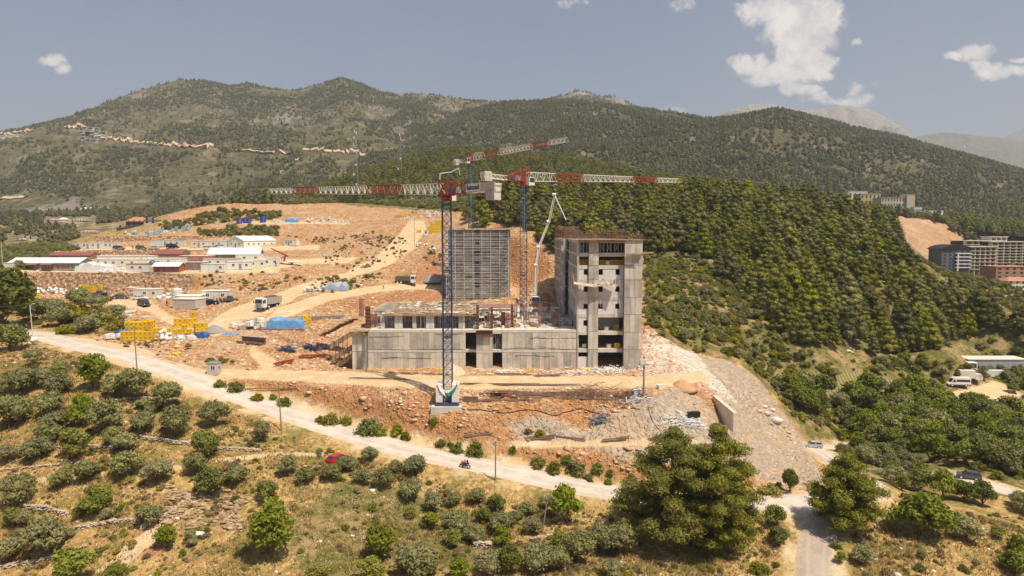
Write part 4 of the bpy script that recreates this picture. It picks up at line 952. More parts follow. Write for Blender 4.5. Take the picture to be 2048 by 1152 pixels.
    for k in range(6): a = -L1-(Lc-L1)*k/5; mb.bar(pt(a, -w_, zb+.06*k, 0), pt(a, w_, zb+.06*k, 0), .05)
    mb.build('counter_jib_end', whs, ob)
    mb = MB()
    for k in range(5): a = -Lc+.2+k*.42; mb.box(a, a+.36, -.75, .75, zb-(1.3 if cw_big else .5), zb+1.0, Mt)
    mb.build('counterweight', conc_l, ob)
    mb = MB(); mb.box(-Lc+.1, -Lc+2.0, -.8, .8, zb+1.02, zb+(1.4 if cw_big else 1.6), Mt); mb.build('ballast_box', conc_l, ob)
    mb = MB(); mb.box(-L1*.55, -L1*.2, -.55, .55, zb+.05, zb+1.2, Mt); mb.build('winch', steelgrey, ob)
    return ob, Mt, pt, zb, L1
cb = P(896, 806, 124); cb.z = P(896, 806, 124).z
az1 = math.atan2(.70, -.72)
cr1, Mt1, pt1, zb1, L11 = crane('tower_crane', 'nearest tower crane, blue mast on white ballast blocks, red and white jib reaching left', cb, ZP(402, 124), .78, az1, 65, 13, 1.95, 1.15, [13, 24, 43, 53.5], .043, bluep)
# sign board on the counter jib
def sign_board(parent, a, b_, txt, side, zlo, zhi, tilt_):
    Ms = Mt1
    mb = MB(); f = lambda x: .1*(-x-L11)/(13-L11)
    y = side*.72
    pts = [Vector((a, y, zb1+zlo+f(a))), Vector((b_, y, zb1+zlo+f(b_))), Vector((b_, y, zb1+zhi+f(b_))), Vector((a, y, zb1+zhi+f(a)))]
    q = Vector((0, side*.08, 0)); mb.poly([Ms @ p for p in pts]+[Ms @ (p+q) for p in pts], [(0,1,2,3),(4,7,6,5),(0,4,5,1),(1,5,6,2),(2,6,7,3),(3,7,4,0)])
    sg = mb.build('name_board', mat('sign white', (.82, .81, .78), .4, var=.02), parent)
    cu = bpy.data.curves.new('lettering', 'FONT'); cu.body = txt; cu.size = 1.0; cu.extrude = .015; cu.offset = .022; cu.align_x = 'CENTER'; cu.align_y = 'CENTER'
    to = bpy.data.objects.new('tmp_text', cu); COL.objects.link(to); bpy.context.view_layer.update()
    me_ = bpy.data.meshes.new_from_object(to.evaluated_get(bpy.context.evaluated_depsgraph_get())); bpy.data.objects.remove(to)
    xs = [v_.co.x for v_ in me_.vertices]; wd_ = max(xs)-min(xs); cx_ = (max(xs)+min(xs))/2; L_ = abs(b_-a); k = L_*.86/wd_
    for v_ in me_.vertices:
        X_ = (v_.co.x-cx_)*k; Z_ = v_.co.y*k*1.45
        # side -1: seen from the camera, text runs toward the counterweight
        xx = (a+b_)/2-X_; v_.co = Ms @ Vector((xx, y+side*(.1+v_.co.z), zb1+(zlo+zhi)/2+f(xx)+Z_))
    me_.materials.append(mat('sign letters', (.01, .02, .04), .5)); lo = bpy.data.objects.new('lettering', me_); COL.objects.link(lo); reg(lo, sg)
sign_board(cr1, -L11-.1, -L11-3.6, 'Raimondi', +1, .22, 1.5, 0)
mb = MB(); f_ = lambda x: .1*(-x-L11)/(13-L11); a, b_ = -L11-3.7, -12.9
mb.poly([Mt1 @ Vector((a, .75, zb1+.22+f_(a))), Mt1 @ Vector((b_, .75, zb1+.3+f_(b_))), Mt1 @ Vector((b_, .75, zb1+1.5+f_(b_))), Mt1 @ Vector((a, .75, zb1+1.5+f_(a)))]+[Mt1 @ Vector((a, .83, zb1+.22+f_(a))), Mt1 @ Vector((b_, .83, zb1+.3+f_(b_))), Mt1 @ Vector((b_, .83, zb1+1.5+f_(b_))), Mt1 @ Vector((a, .83, zb1+1.5+f_(a)))], [(0,1,2,3),(4,7,6,5),(0,4,5,1),(1,5,6,2),(2,6,7,3),(3,7,4,0)])
mb.build('side_panel', conc_l, cr1)
# its foot: cross frame and ballast
mb = MB(); 
for a_ in (0, math.pi/2): mb.bb(Vector((0, 0, -.05)), 4.2, .45, .45, a_)
for s in (-1, 1): mb.box(-2.1, 2.1, s*1.95-.13, s*1.95+.13, -.1, .3); mb.box(s*1.95-.13, s*1.95+.13, -1.81, 1.81, -.1, .3)
mb.build('base_frame', bluep, cr1)
for s in (-1, 1):
    mb = MB()
    for k in range(7): mb.box(s*1.42-.58, s*1.42+.58, -1.6, 1.6, .5+k*.46, .5+k*.46+.42)
    mb.build('ballast_stack', wht, cr1)
mb = MB(); n = 14
for sgn, (zt2, zb2) in ((0, (0, 0)),):
    top_ = [Vector((-1.8+3.7*k/n, -1.68-.06*math.sin(k*1.3), 3.7-1.6*math.sin(math.pi*k/n)+(.3*k/n))) for k in range(n+1)]
    bot = [Vector((-1.5+3.35*k/n, -1.74-.12*math.sin(k*2.1)**2, 3.3-1.9*math.sin(math.pi*k/n)**.8+(.4*k/n))) for k in range(n+1)]
    for k in range(n): mb.cur = 0 if k > 4 else 1; mb.poly([top_[k], top_[k+1], bot[k+1], bot[k]], [(0,1,2,3)]); mb.cur = 1; mb.poly([top_[k]+Vector((0, .05, .45)), top_[k+1]+Vector((0, .05, .45)), top_[k+1], top_[k]], [(0,1,2,3)])
tag(mb.build('safety_tarp', [mat('green net', (.02, .22, .16), .8), wht], None, loc=cb), 'green and white tarpaulin slung between the ballast blocks of the nearest crane', 'tarpaulin')
mb = MB(); c0 = Vector((cb.x, cb.y, 0)); ztp = cb.z-.1; mb.box(cb.x-2.8, cb.x+2.6, cb.y-2.6, cb.y+2.8, ztp-1.2, ztp); mb.cur = 1; mb.box(cb.x-2.9, cb.x+2.7, cb.y-2.9, cb.y+2.6, ztp-2.9, ztp-1.25)
tag(mb.build('crane_plinth', [conc_l, mat('dusty concrete', (.50, .40, .28), .95, col2=(.42, .30, .18))]), 'thick cast concrete plinth carrying the nearest tower crane', 'plinth')
cb2 = Vector((XP(1047, 165), 165, ZR)); 
crane('tower_crane', 'tower crane with blue mast rising from the podium, its jib reaching right', cb2, ZP(372, 165), .78, math.atan2(.67, .74), 62, 12.5, 2.1, 1.0, [10.5, 20.5, 40.5, 51.5], .045, bluep, False)
cb3 = Vector((XP(942, 250), 250, gz(XP(942, 250), 250)-.5)); 
crane('tower_crane', 'farthest tower crane behind the scaffolded tower, its jib slanting up toward the upper right', cb3, ZP(328, 250), .85, math.atan2(-.866, .5), 60, 13, 2.3, 1.1, [10, 21, 41, 51], 0.0, mat('blue grey steel', (.07, .11, .16), .6), False)

# ================================================================== concrete pump with its boom
tp = Vector((XP(1072, 196), 196, 0)); tp.z = max(gz(tp.x, tp.y), ZP(614, 196))
def wheel(mb_t, mb_r, c, r, w_, M=None):
    for mb_, rr, ww, n in ((mb_t, r, w_, 14), (mb_r, r*.58, w_*1.06, 10)):
        a = Vector(c)-Vector((0, ww/2, 0)); b_ = Vector(c)+Vector((0, ww/2, 0)); mb_.bar(a, b_, rr, n)
def truck_cab(parent, col, w_=2.5, h_=2.9, x1=0.0, L=2.1):
    mb = MB(); mb.prism([(x1-L, .55), (x1, .55), (x1, 1.6), (x1-.18, h_-.1), (x1-.4, h_), (x1-L, h_)], -w_/2, w_/2); mb.build('cab', col, parent)
    mb = MB(); mb.poly([(x1+.01, -w_/2+.15, 1.62), (x1+.01, w_/2-.15, 1.62), (x1-.15, w_/2-.2, h_-.25), (x1-.15, -w_/2+.2, h_-.25)], [(0,1,2,3)]); mb.build('windscreen', glass, parent)
    for s in (-1, 1): MB().box(x1-1.5, x1-.45, s*(w_/2+.012)-.01, s*(w_/2+.012)+.01, 1.6, h_-.4).build('side_glass', glass, parent)
    mb = MB(); mb.box(x1+.002, x1+.12, -w_/2, w_/2, .4, .95); mb.box(x1+.002, x1+.05, -w_/2+.4, w_/2-.4, 1.0, 1.5); mb.build('bumper', steelgrey, parent)
    for s in (-1, 1):
        mb = MB(); mb.box(x1+.12, x1+.16, s*(w_/2-.35)-.2, s*(w_/2-.35)+.2, .6, .85); mb.build('headlight', galv, parent)
        mb = MB(); mb.bb(Vector((x1-.1, s*(w_/2+.25), 1.7)), .12, .25, .6); mb.build('mirror', blk, parent)
def axles(parent, xs, w_, r=.52):
    for x in xs:
        for s in (-1, 1):
            t_ = MB(); r_ = MB(); wheel(t_, r_, (x, s*(w_/2-.18), r), r, .34); wo_ = t_.build('wheel', rubber, parent); r_.build('rim', galv, wo_)
pt_ = thing('concrete_pump_truck', 'white concrete pump truck parked facing the camera between the two towers', 'truck', tp, -math.pi/2)
truck_cab(pt_, wht); axles(pt_, (-1.2, -5.5, -6.9), 2.5)
mb = MB(); mb.box(-9.5, -2.2, -.5, .5, .7, 1.1); mb.box(-9.3, -2.3, -1.1, 1.1, 1.1, 1.5); mb.lathe([(.7, 1.5), (.7, 2.6), (.4, 3.1)], (-3.6, 0, 0), 12); mb.box(-9.3, -7.6, -.9, .9, 1.5, 2.3); mb.build('chassis', steelgrey, pt_)
mb = MB()
for s in (-1, 1): mb = MB(); mb.bar((-3.2, s*.8, 1.2), (-1.5, s*4.6, .9), .16); mb.bar((-1.5, s*4.6, .9), (-1.5, s*4.6, -.2), .1); mb.build('outrigger', wht, pt_)
mb = MB(); bp = [(1068,600,199.6),(1072,530,199.6),(1077,494,199.6),(1097,443,199),(1108.5,389,198),(1132,440,196)]
bpts = [P(*q) for q in bp]; Mi = (Matrix.Translation(tp) @ Matrix.Rotation(-math.pi/2, 4, 'Z')).inverted(); L_ = [Mi @ q for q in bpts]
L_[0] = Vector((-3.6, 0, 3.0))
for k, (a, b_) in enumerate(zip(L_, L_[1:])):
    mb.bar(a, b_, .42-.055*k, 4, .36-.055*k)
for q in L_[1:-1]: mb.bar(q-Vector((0, .5, 0)), q+Vector((0, .5, 0)), .42, 8)
for a, b_ in zip(L_[:-1], L_[1:-1]): mb.bar(a+Vector((.4, .35, 0)), b_+Vector((.4, .35, 0)), .1, 6)
mb.build('boom', wht, pt_)
# ------------------------------------------------------------------ stone retaining walls of the camp terraces
def ret_wall(L, label, seed, thick=1.0):
    rows = []; q = []
    for (a, b_) in zip(L, L[1:]):
        n = max(2, int(abs(b_[0]-a[0])/2.2))
        for k in range(n): f = k/n; q.append([a[i]+(b_[i]-a[i])*f for i in range(4)])
    q.append(list(L[-1])); nz = 12; vs = []; fs = []
    for i, (px, pb, pt_2, Yw) in enumerate(q):
        b0 = P(px, pb, Yw); t0 = P(px, pt_2, Yw+.5)
        for k in range(nz+1): p = (b0-Vector((0, 0, 1.0))).lerp(t0, k/nz); vs.append((p.x, p.y+mnoise.noise(p*1.1)*.35, p.z))
        vs.append((t0.x, t0.y+thick, t0.z-.05)); vs.append((t0.x, t0.y+thick, b0.z-1))
    m_ = nz+3
    for i in range(len(q)-1):
        for k in range(m_): a = i*m_+k; b_ = i*m_+(k+1) % m_; fs.append((a, a+m_, b_+m_, b_))
    fs.append(tuple(range(m_))[::-1]); fs.append(tuple((len(q)-1)*m_+k for k in range(m_)))
    mb = MB(); mb.v = vs; mb.f = fs; mb.mi = [0]*len(fs); return tag(mb.build('retaining_wall', stonew), label, 'stone wall')
ret_wall([(-200,588,549,223),(0,587,546,222.5),(100,586,544,223),(250,587,546,223),(384,586,548,225)], 'longest brown stone retaining wall, directly below the long prefab shed', 1)
ret_wall([(108,517,502,288),(200,517,500,289),(245,516,500,289)], 'stone retaining wall under the left cabin row', 2)
ret_wall([(245,515,500,291.5),(350,514,500,292),(440,509,500,294)], 'set back stone retaining wall under the parked cars on the upper terrace', 3)
ret_wall([(188,489,472,321),(250,490,472,322),(345,489,472,323),(470,486,473,324),(540,480,472,326)], 'highest stone retaining wall behind the cabin rows', 4)
ret_wall([(215,589,574,214),(265,588,575,214),(372,588,575,215)], 'low stone wall behind the lower parking area', 5)

# ------------------------------------------------------------------ cabins and sheds
def window(parent, x, y, z, w_, h_, face=-1, ax='y', fm_=None):
    """a window standing proud of a wall whose outside faces -y (ax y) or +-x (ax x)"""
    def bx(mb, u0, u1, z0, z1, d0, d1):
        if ax == 'y': mb.box(x+u0, x+u1, y+min(face*d0, face*d1), y+max(face*d0, face*d1), z0, z1)
        else: mb.box(x+min(face*d0, face*d1), x+max(face*d0, face*d1), y+u0, y+u1, z0, z1)
    mb = MB(); t_ = .07
    bx(mb, -w_/2, w_/2, z, z+t_, .0, .05); bx(mb, -w_/2, w_/2, z+h_-t_, z+h_, .0, .05); bx(mb, -w_/2, -w_/2+t_, z+t_, z+h_-t_, 0, .05); bx(mb, w_/2-t_, w_/2, z+t_, z+h_-t_, 0, .05); bx(mb, -.03, .03, z+t_, z+h_-t_, 0, .05)
    o_ = mb.build('window', fm_ or wht, parent); mb = MB(); bx(mb, -w_/2+t_, w_/2-t_, z+t_, z+h_-t_, .005, .02); mb.build('pane', glass, o_); return o_
def cabin(px, py, wm, label, d=2.6, h=2.6, rz=0., col=None, wins=(.3, .7), door=None, roof=0, rcol=None, side=(), at=None, name='site_cabin', cat='cabin', seam=2.3, lift=.15, over=.12):
    """a prefabricated cabin; picture position is the middle of its front foot"""
    p = at if at is not None else hit(px, py); o_ = thing(name, label, cat, (p.x, p.y, p.z+lift), rz); c_ = col or cream; x0, x1 = -wm/2, wm/2
    mb = MB(); mb.box(x0, x1, 0, d, 0, h)
    if roof: mb.prism([(0, h), (d, h), (d/2, h+roof)], x0, x1, Matrix(((0,1,0,0),(1,0,0,0),(0,0,1,0),(0,0,0,1)))) if roof > 0 else mb.prism([(x0, h), (x1, h), (0, h-roof)], 0, d)
    mb.build('wall', c_, o_)
    mb = MB()
    if roof > 0:
        for s, (a, b_) in enumerate(((0, d/2), (d, d/2))): e = -over*2 if s == 0 else over*2; zz_ = -over*2*roof/(d/2); mb.poly([(x0-over, a+e, h+zz_+.06), (x1+over, a+e, h+zz_+.06), (x1+over, b_, h+roof+.06), (x0-over, b_, h+roof+.06), (x0-over, a+e, h+zz_+.16), (x1+over, a+e, h+zz_+.16), (x1+over, b_, h+roof+.16), (x0-over, b_, h+roof+.16)], [(0,1,2,3),(4,7,6,5),(0,4,5,1),(1,5,6,2),(2,6,7,3),(3,7,4,0)])
    elif roof < 0:
        r_ = -roof
        for s in (-1, 1): X_ = s*(wm/2+over*2); zz_ = -over*2*r_/(wm/2); mb.poly([(X_, -over*2, h+zz_+.06), (X_, d+over, h+zz_+.06), (0, d+over, h+r_+.06), (0, -over*2, h+r_+.06), (X_, -over*2, h+zz_+.16), (X_, d+over, h+zz_+.16), (0, d+over, h+r_+.16), (0, -over*2, h+r_+.16)], [(0,1,2,3),(4,7,6,5),(0,4,5,1),(1,5,6,2),(2,6,7,3),(3,7,4,0)])
    else: mb.box(x0-over, x1+over, -over, d+over, h+.01, h+.14)
    mb.build('roof', rcol or roofw, o_)
    mb = MB(); n = max(1, int(wm/seam))
    for k in range(n+1): x = x0+wm*k/n; mb.box(x-.04, x+.04, -.03, -.002, .02, h-.02)
    mb.box(x0-.03, x1+.03, -.04, -.003, -.14, .06)
    for y in (0.02, d-.02): mb.box(x1+.002, x1+.03, y-.04, y+.04, 0, h-.02)
    mb.build('panel_joint', greyp, o_)
    for f in wins: window(o_, x0+wm*f, 0, h*.4, .95, .95)
    if door is not None:
        for f in (door if isinstance(door, (list, tuple)) else [door]): mb = MB(); mb.box(x0+wm*f-.45, x0+wm*f+.45, -.06, -.004, 0, 2.0); dd = mb.build('door', steelgrey, o_); mb = MB(); mb.box(x0+wm*f+.3, x0+wm*f+.38, -.1, -.061, .95, 1.1); mb.build('handle', blk, dd)
    for f in side: window(o_, x1, d*f, h*.4, .9, .9, 1, 'x')
    return o_
cabin(185, 498, 20.5, 'long row of joined cream cabins at the left end of the upper terrace', wins=(.2, .33, .51, .78, .87), door=(.1, .4, .62), seam=2.4)
cabin(334, 494, 14.5, 'plain cream cabin row behind the black van on the upper terrace', wins=(.62, .8), door=.45)
cabin(418, 496, 15.5, 'cream cabin row left of the white gabled hall', wins=(.1, .35, .62, .78), door=(.22,))
o_ = cabin(472, 497, 9.2, 'white gabled hall with the big white roof on the upper terrace', d=18, h=3.1, rz=R(-28), roof=-1.9, wins=(.22, .72), door=.48, col=wht, side=(.15, .3, .45, .62, .85), name='gabled_hall', cat='hall')
cabin(580, 493, 6.3, 'single small cabin standing alone on the slope right of the white hall', wins=(.2, .6), door=.4, rz=R(-18), col=cream, side=())
o_ = cabin(89, 541, 26.5, 'long brown walled shed with a wide white roof at the left', d=9, h=2.7, roof=1.6, wins=(.24, .72, .77, .95), door=(.45, .66, .87), col=brownp, name='long_shed', cat='shed', over=.35)
for f in (.36, .57): mb = MB(); x = -13.2+26.5*f; mb.poly([(x-2.2, -2.4, 2.0), (x+2.0, -2.4, 2.0), (x+2.0, -.05, 2.55), (x-2.2, -.05, 2.55), (x-2.2, -2.4, 2.06), (x+2.0, -2.4, 2.06), (x+2.0, -.05, 2.61), (x-2.2, -.05, 2.61)], [(0,3,2,1),(4,5,6,7),(0,1,5,4),(1,2,6,5),(2,3,7,6),(3,0,4,7)]); mb.bar((x-2, -2.3, -.1), (x-2, -2.3, 2.0), .06); mb.bar((x+1.8, -2.3, -.1), (x+1.8, -2.3, 2.0), .06); mb.build('awning', rust2, o_)
cabin(13, 541, 2.2, 'short cream annex at the left end of the long brown shed', d=6, wins=(), seam=2)
cabin(140, 524, 17, 'dark red roofed shed just behind the long brown one', d=6, h=2.2, roof=1.1, wins=(), col=brownp, rcol=redroof, name='red_shed', cat='shed')
cabin(245, 534, 22, 'long flat pale roofed cabin row behind the white rubbish heap', d=5, wins=(.1, .22, .5, .66), door=(.35,), seam=2.4)
cabin(250, 527, 22, 'narrow white roofed shed at the back of the camp', d=4, h=2.7, wins=(.2, .8), col=cream)
cabin(276, 545, 7.6, 'cream cabin with a rusty roof edge beside the timber hut', wins=(.25, .6), col=cream, rcol=rust2)
cabin(333, 546, 8.6, 'timber hut with a white pitched roof and open porch', d=4.5, h=2.2, roof=1.0, wins=(.55, .85), door=(.3,), col=brick, name='timber_hut', cat='hut', over=.35)
cabin(390, 541, 6.5, 'small brown walled cabin right of the timber hut', wins=(.5,), col=brownp)
cabin(425, 545, 7.4, 'white cabin with a sagging grey awning near the terrace edge', wins=(.85,), col=wht, rz=R(6))
cabin(478, 540, 8.2, 'white and cream cabin with two windows, right of the sagging awning', wins=(.28, .8), door=.55, col=wht, rz=R(8))
cabin(513, 537, 6.0, 'cream cabin joined to the right of the white one', wins=(.3, .8), rz=R(16))
cabin(541, 533, 5.8, 'last cream cabin on the right of the camp, behind the white crane truck', wins=(.3, .75), rz=R(16))
cabin(335, 521, 12, 'red pitched roof shed in the middle of the camp', d=7, h=2.2, roof=1.8, wins=(.3,), col=brownp, rcol=redroof, name='red_shed', cat='shed')
cabin(390, 527, 12, 'red brown timber cabin row behind the camp yard', wins=(.15, .5, .8), door=.33, col=brick, d=4)
cabin(330, 532, 13, 'long white roofed cabin in the camp yard', wins=(.2, .6), col=cream, d=4)
cabin(440, 533, 12, 'grey roofed cabin behind the white ones', wins=(.2, .45, .7), d=4, rcol=greyp)
cabin(468, 521, 19, 'big shed with a bright white pitched roof at the back of the camp', d=9, h=2.4, roof=2.1, wins=(.2,), col=brownp, rz=R(10), name='white_roof_shed', cat='shed', over=.3)
cabin(500, 524, 10, 'cream cabin row with cooling units on its roof', wins=(.3, .7), rz=R(12), d=4)
cabin(292, 597, 7.6, 'cream cabin with two windows behind the white car', wins=(.45, .8), d=4)
cabin(262, 594, 3, 'narrow grey cabin left of the lower cabin', wins=(), d=3, col=greyp)
cabin(376, 612, 6.8, 'pale roofed cabin partly hidden by the grey one', wins=(.75,), d=4.5, rz=R(4))
cabin(368, 619, 7.0, 'grey windowless cabin at the corner of the lower terrace', wins=(), col=greyp, rz=R(-12), d=5.5, rcol=cream, seam=1.8, h=2.5)
cabin(430, 602, 7.2, 'cream cabin behind the people in orange vests', wins=(.22, .8), d=3.5, rz=R(4))
gb = cabin(424, 751, 2.1, 'grey guard booth at the junction of the site road and the pale road', wins=(.6,), col=greyp, d=1.8, h=2.2, rz=R(-6), side=(.5,), name='guard_booth', cat='booth', over=.08, rcol=steelgrey)
cabin(852, 472, 1.9, 'tiny white booth below the yellow crates on the hill', wins=(.5,), col=wht, d=2, h=2.2, name='guard_booth', cat='booth')
cabin(232, 667, 0.1, 'x') if False else None
# corrugated tank and blue tanks
def tank(px, py, r, h, m_, label, cat='water tank'):
    p = hit(px, py); mb = MB(); pr = [(r, 0)]
    for k in range(6): pr += [(r*1.03, h*(k+.3)/6), (r*.97, h*(k+.8)/6)]
    pr += [(r, h), (r*.85, h*1.06), (r*.25, h*1.1), (r*.25, h*1.15)]; mb.lathe(pr, (0,0,0), 16); return tag(mb.build('water_tank', m_, loc=p), label, cat)
tank(355, 597, 1.4, 2.7, galv, 'grey corrugated water tank between the cabins')
tank(479, 447, 1.4, 1.8, tankb, 'leftmost small blue tank on the hill ledge'); tank(491, 446, 1.2, 1.8, tankb, 'blue tank second from the left on the hill ledge'); tank(498, 446, 1.2, 1.8, tankb, 'blue tank third from the left on the hill ledge'); tank(526, 445, 1.5, 2.7, tankb, 'tallest blue tank on the hill ledge')

# ------------------------------------------------------------------ vehicles
def head(a, b_):
    p, q = hit(*a), hit(*b_); return math.atan2(q.y-p.y, q.x-p.x)
def carpaint(nm, c): return mat('paint '+nm, c, .25, var=.02, spec=.6)
def car(px, py, rz, col, label, kind='sedan', group=None, at=None, name='parked_car', cat='car'):
    p = at if at is not None else hit(px, py); o_ = thing(name, label, cat, p+Vector((0, 0, .03)), rz, group)
    L, w_, h = {'sedan': (4.5, 1.75, 1.42), 'hatch': (4.0, 1.7, 1.48), 'suv': (4.6, 1.85, 1.72), 'van': (5.2, 1.95, 1.95), 'pickup': (5.1, 1.8, 1.7)}[kind]; a = L/2
    lo = [(-a, .32), (a-.05, .30), (a, .55), (a-.15, .78), (a-1.15, .92), (-a+.25, .98), (-a, .8)]
    mb = MB(); mb.prism(lo, -w_/2, w_/2); mb.build('body', col, o_)
    roofs = {'sedan': [(a-1.2, .9), (a-1.95, h-.02), (-a+1.35, h), (-a+.55, .96)], 'hatch': [(a-1.0, .9), (a-1.7, h-.02), (-a+.6, h), (-a+.08, .96)], 'suv': [(a-1.15, .92), (a-1.75, h-.02), (-a+.4, h), (-a+.05, .96)], 'van': [(a-.8, .92), (a-1.5, h), (-a+.15, h), (-a+.02, .96)], 'pickup': [(a-1.4, .92), (a-2.0, h), (-a+2.1, h), (-a+1.9, .96)]}[kind]
    mb = MB(); hw = w_/2-.09; tw_ = w_/2-.22; n = len(roofs)
    pts_ = [Vector((x, -(hw if z < 1.1 else tw_), z)) for x, z in roofs]+[Vector((x, (hw if z < 1.1 else tw_), z)) for x, z in roofs]
    mb.poly(pts_, [tuple(range(n))[::-1], tuple(range(n, 2*n))]+[(k, (k+1) % n, n+(k+1) % n, n+k) for k in range(n)]); mb.build('cabin', col, o_)
    g0, g1 = roofs[0], roofs[1]; r0, r1 = roofs[3], roofs[2]; lp = lambda u_, v_, f: (u_[0]+(v_[0]-u_[0])*f, u_[1]+(v_[1]-u_[1])*f)
    for (u_, v_, s) in ((g0, g1, 1), (r0, r1, -1)):
        A, B_ = lp(u_, v_, .12), lp(u_, v_, .88); e = .015*s; mb = MB(); mb.poly([(A[0]+e, -hw+.1, A[1]+.012), (A[0]+e, hw-.1, A[1]+.012), (B_[0]+e, tw_-.06, B_[1]+.012), (B_[0]+e, -tw_+.06, B_[1]+.012)], [(0,1,2,3)]); mb.build('windscreen' if s == 1 else 'rear_window', glass, o_)
    mb = MB()
    for s in (-1, 1):
        A, B_, C_, D_ = lp(g0, g1, .18), lp(g0, g1, .86), lp(r0, r1, .86), lp(r0, r1, .18); yo, yi = s*(hw+.012), s*(tw_+.02)
        mb = MB()
        for (u0, u1) in ((0, .48), (.52, 1)):
            f = lambda p_, q_, t_: (p_[0]+(q_[0]-p_[0])*t_, p_[1]+(q_[1]-p_[1])*t_); a1, a2, b1, b2 = f(A, D_, u0), f(A, D_, u1), f(B_, C_, u0), f(B_, C_, u1)
            mb.poly([(a1[0]-.08, yo, a1[1]), (a2[0]+.05, yo, a2[1]), (b2[0], yi, b2[1]), (b1[0], yi, b1[1])], [(0,1,2,3)])
        mb.build('side_glass', glass, o_)
    if kind == 'pickup': mb = MB(); mb.box(-a+.1, -a+1.8, -w_/2+.1, w_/2-.1, .985, 1.0); mb.build('load_bed', blk, o_)
    for x in (a-.85, -a+.85):
        for s in (-1, 1): t_ = MB(); r_ = MB(); wheel(t_, r_, (x, s*(w_/2-.08), .33), .33, .2); wo_ = t_.build('wheel', rubber, o_); r_.build('rim', galv, wo_)
    for s in (-1, 1): mb = MB(); mb.box(a-.12, a+.01, s*(w_/2-.3)-.18, s*(w_/2-.3)+.18, .6, .74); mb.build('headlight', wht, o_); mb = MB(); mb.box(-a-.01, -a+.06, s*(w_/2-.22)-.15, s*(w_/2-.22)+.15, .7, .86); mb.build('tail_light', redp, o_)
    return o_
cw, ck, cg, cr, cs, cdb = carpaint('white', (.75, .75, .74)), carpaint('black', (.012, .013, .018)), carpaint('grey', (.10, .10, .11)), carpaint('dark red', (.16, .015, .02)), carpaint('silver', (.45, .46, .47)), carpaint('navy', (.02, .03, .06))
for a in [(158,593,.1,cdb,'navy hatchback parked farthest left in the lower parking row','hatch'),(176,592,.3,cs,'dusty silver car half hidden in the lower parking row','sedan'),(198,592,.2,cg,'grey pickup next to the yellow crates in the lower parking row','pickup'),(216,594,.15,ck,'black saloon in the middle of the lower parking row','sedan'),
  (242,598,.1,cg,'dark grey saloon parked left of the white one','sedan'),(209,602,3.05,cr,'dark red car parked in front of the row','sedan'),(280,600,-.05,cw,'white saloon in front of the cream cabin','sedan'),(288,612,-.75,ck,'black people carrier driving down the site road','van'),
  (238,499,.1,cg,'grey suv at the right end of the long cream cabin row','suv'),(283,499,.05,cg,'dark suv parked under the highest stone wall','suv'),(307,499,3.1,cs,'silver car beside the dark suv on the upper terrace','sedan'),(346,497,.0,ck,'large black van on the upper terrace','van'),
  (418,500,.1,cw,'white off roader left of the white hall','suv'),(431,499,.2,cs,'silver car between two white cars on the upper terrace','sedan'),(443,498,.1,cw,'white car nearest the white hall','suv'),(422,609,.25,ck,'black car in front of the lower cream cabin','sedan'),(459,604,.2,cg,'dark pickup right of the people in orange vests','pickup'),
  (32,664,-.15,ck,'black car parked on the road under the huge dark tree','suv'),(4,667,-.1,cdb,'dark car cut by the left edge of the picture','sedan'),(1625,896,2.9,cs,'silver hatchback driving on the valley road','hatch'),(1708,900,2.95,cw,'pale suv half hidden by trees on the valley road','suv'),(1937,958,2.6,cg,'dark car emerging from the trees on the east road','hatch'),
  (677,926,1.0,carpaint('red', (.55, .012, .02)),'bright red car behind the olive trees below the road','hatch')]:
    if a[1] == 667 or a[1] == 664: car(a[0], a[1], a[2], a[3], a[4], a[5])
    else: car(*a)
def minibus(px, py, rz, label, L=5.9, kind='bus', name='white_van'):
    p = hit(px, py); o_ = thing(name, label, 'van', p, rz); a = L/2; w_ = 2.0; h = 2.45
    body = [(-a, .35), (a-.05, .35), (a, .75), (a-.75, 1.15), (a-1.45, 2.2), (a-1.9, h), (-a, h)]
    mb = MB(); mb.prism(body, -w_/2, w_/2); mb.build('body', cw, o_)
    mb = MB(); mb.poly([(a-.74, -.85, 1.19), (a-.74, .85, 1.19), (a-1.4, .8, 2.17), (a-1.4, -.8, 2.17)], [(0,1,2,3)]); mb.build('windscreen', glass, o_)
    mb = MB()
    for s in (-1, 1):
        y = s*(w_/2+.012); mb.poly([(a-1.0, y, 1.2), (a-1.9, y, 1.2), (a-1.9, y, 1.95), (a-1.5, y, 1.95)], [(0,1,2,3)])
        if kind == 'bus': mb.poly([(a-2.1, y, 1.3), (-a+.2, y, 1.3), (-a+.2, y, 1.95), (a-2.1, y, 1.95)], [(0,1,2,3)])
    mb.build('side_glass', glass, o_); mb = MB(); mb.box(-a-.02, a+.03, -w_/2-.02, w_/2+.02, .32, .62); mb.build('bumper', cg, o_)
    axles(o_, (a-1.05, -a+1.2), 2.1, .36)
    for s in (-1, 1): mb = MB(); mb.box(a-.2, a+.01, s*.75-.15, s*.75+.15, .8, 1.0); mb.build('headlight', wht, o_)
    return o_
minibus(1915, 773, math.pi-.08, 'white minibus with dark side windows, nearest of the parked vehicles at the right')
o_ = minibus(1994, 757, -.08, 'long white panel van with its rear doors open in front of the trailer', 7.2, 'panel')
for s in (-1, 1): mb = MB(); mb.box(-4.5, -3.62, s*.98-.03, s*.98+.03, .6, 2.4); mb.build('rear_door', cw, o_)
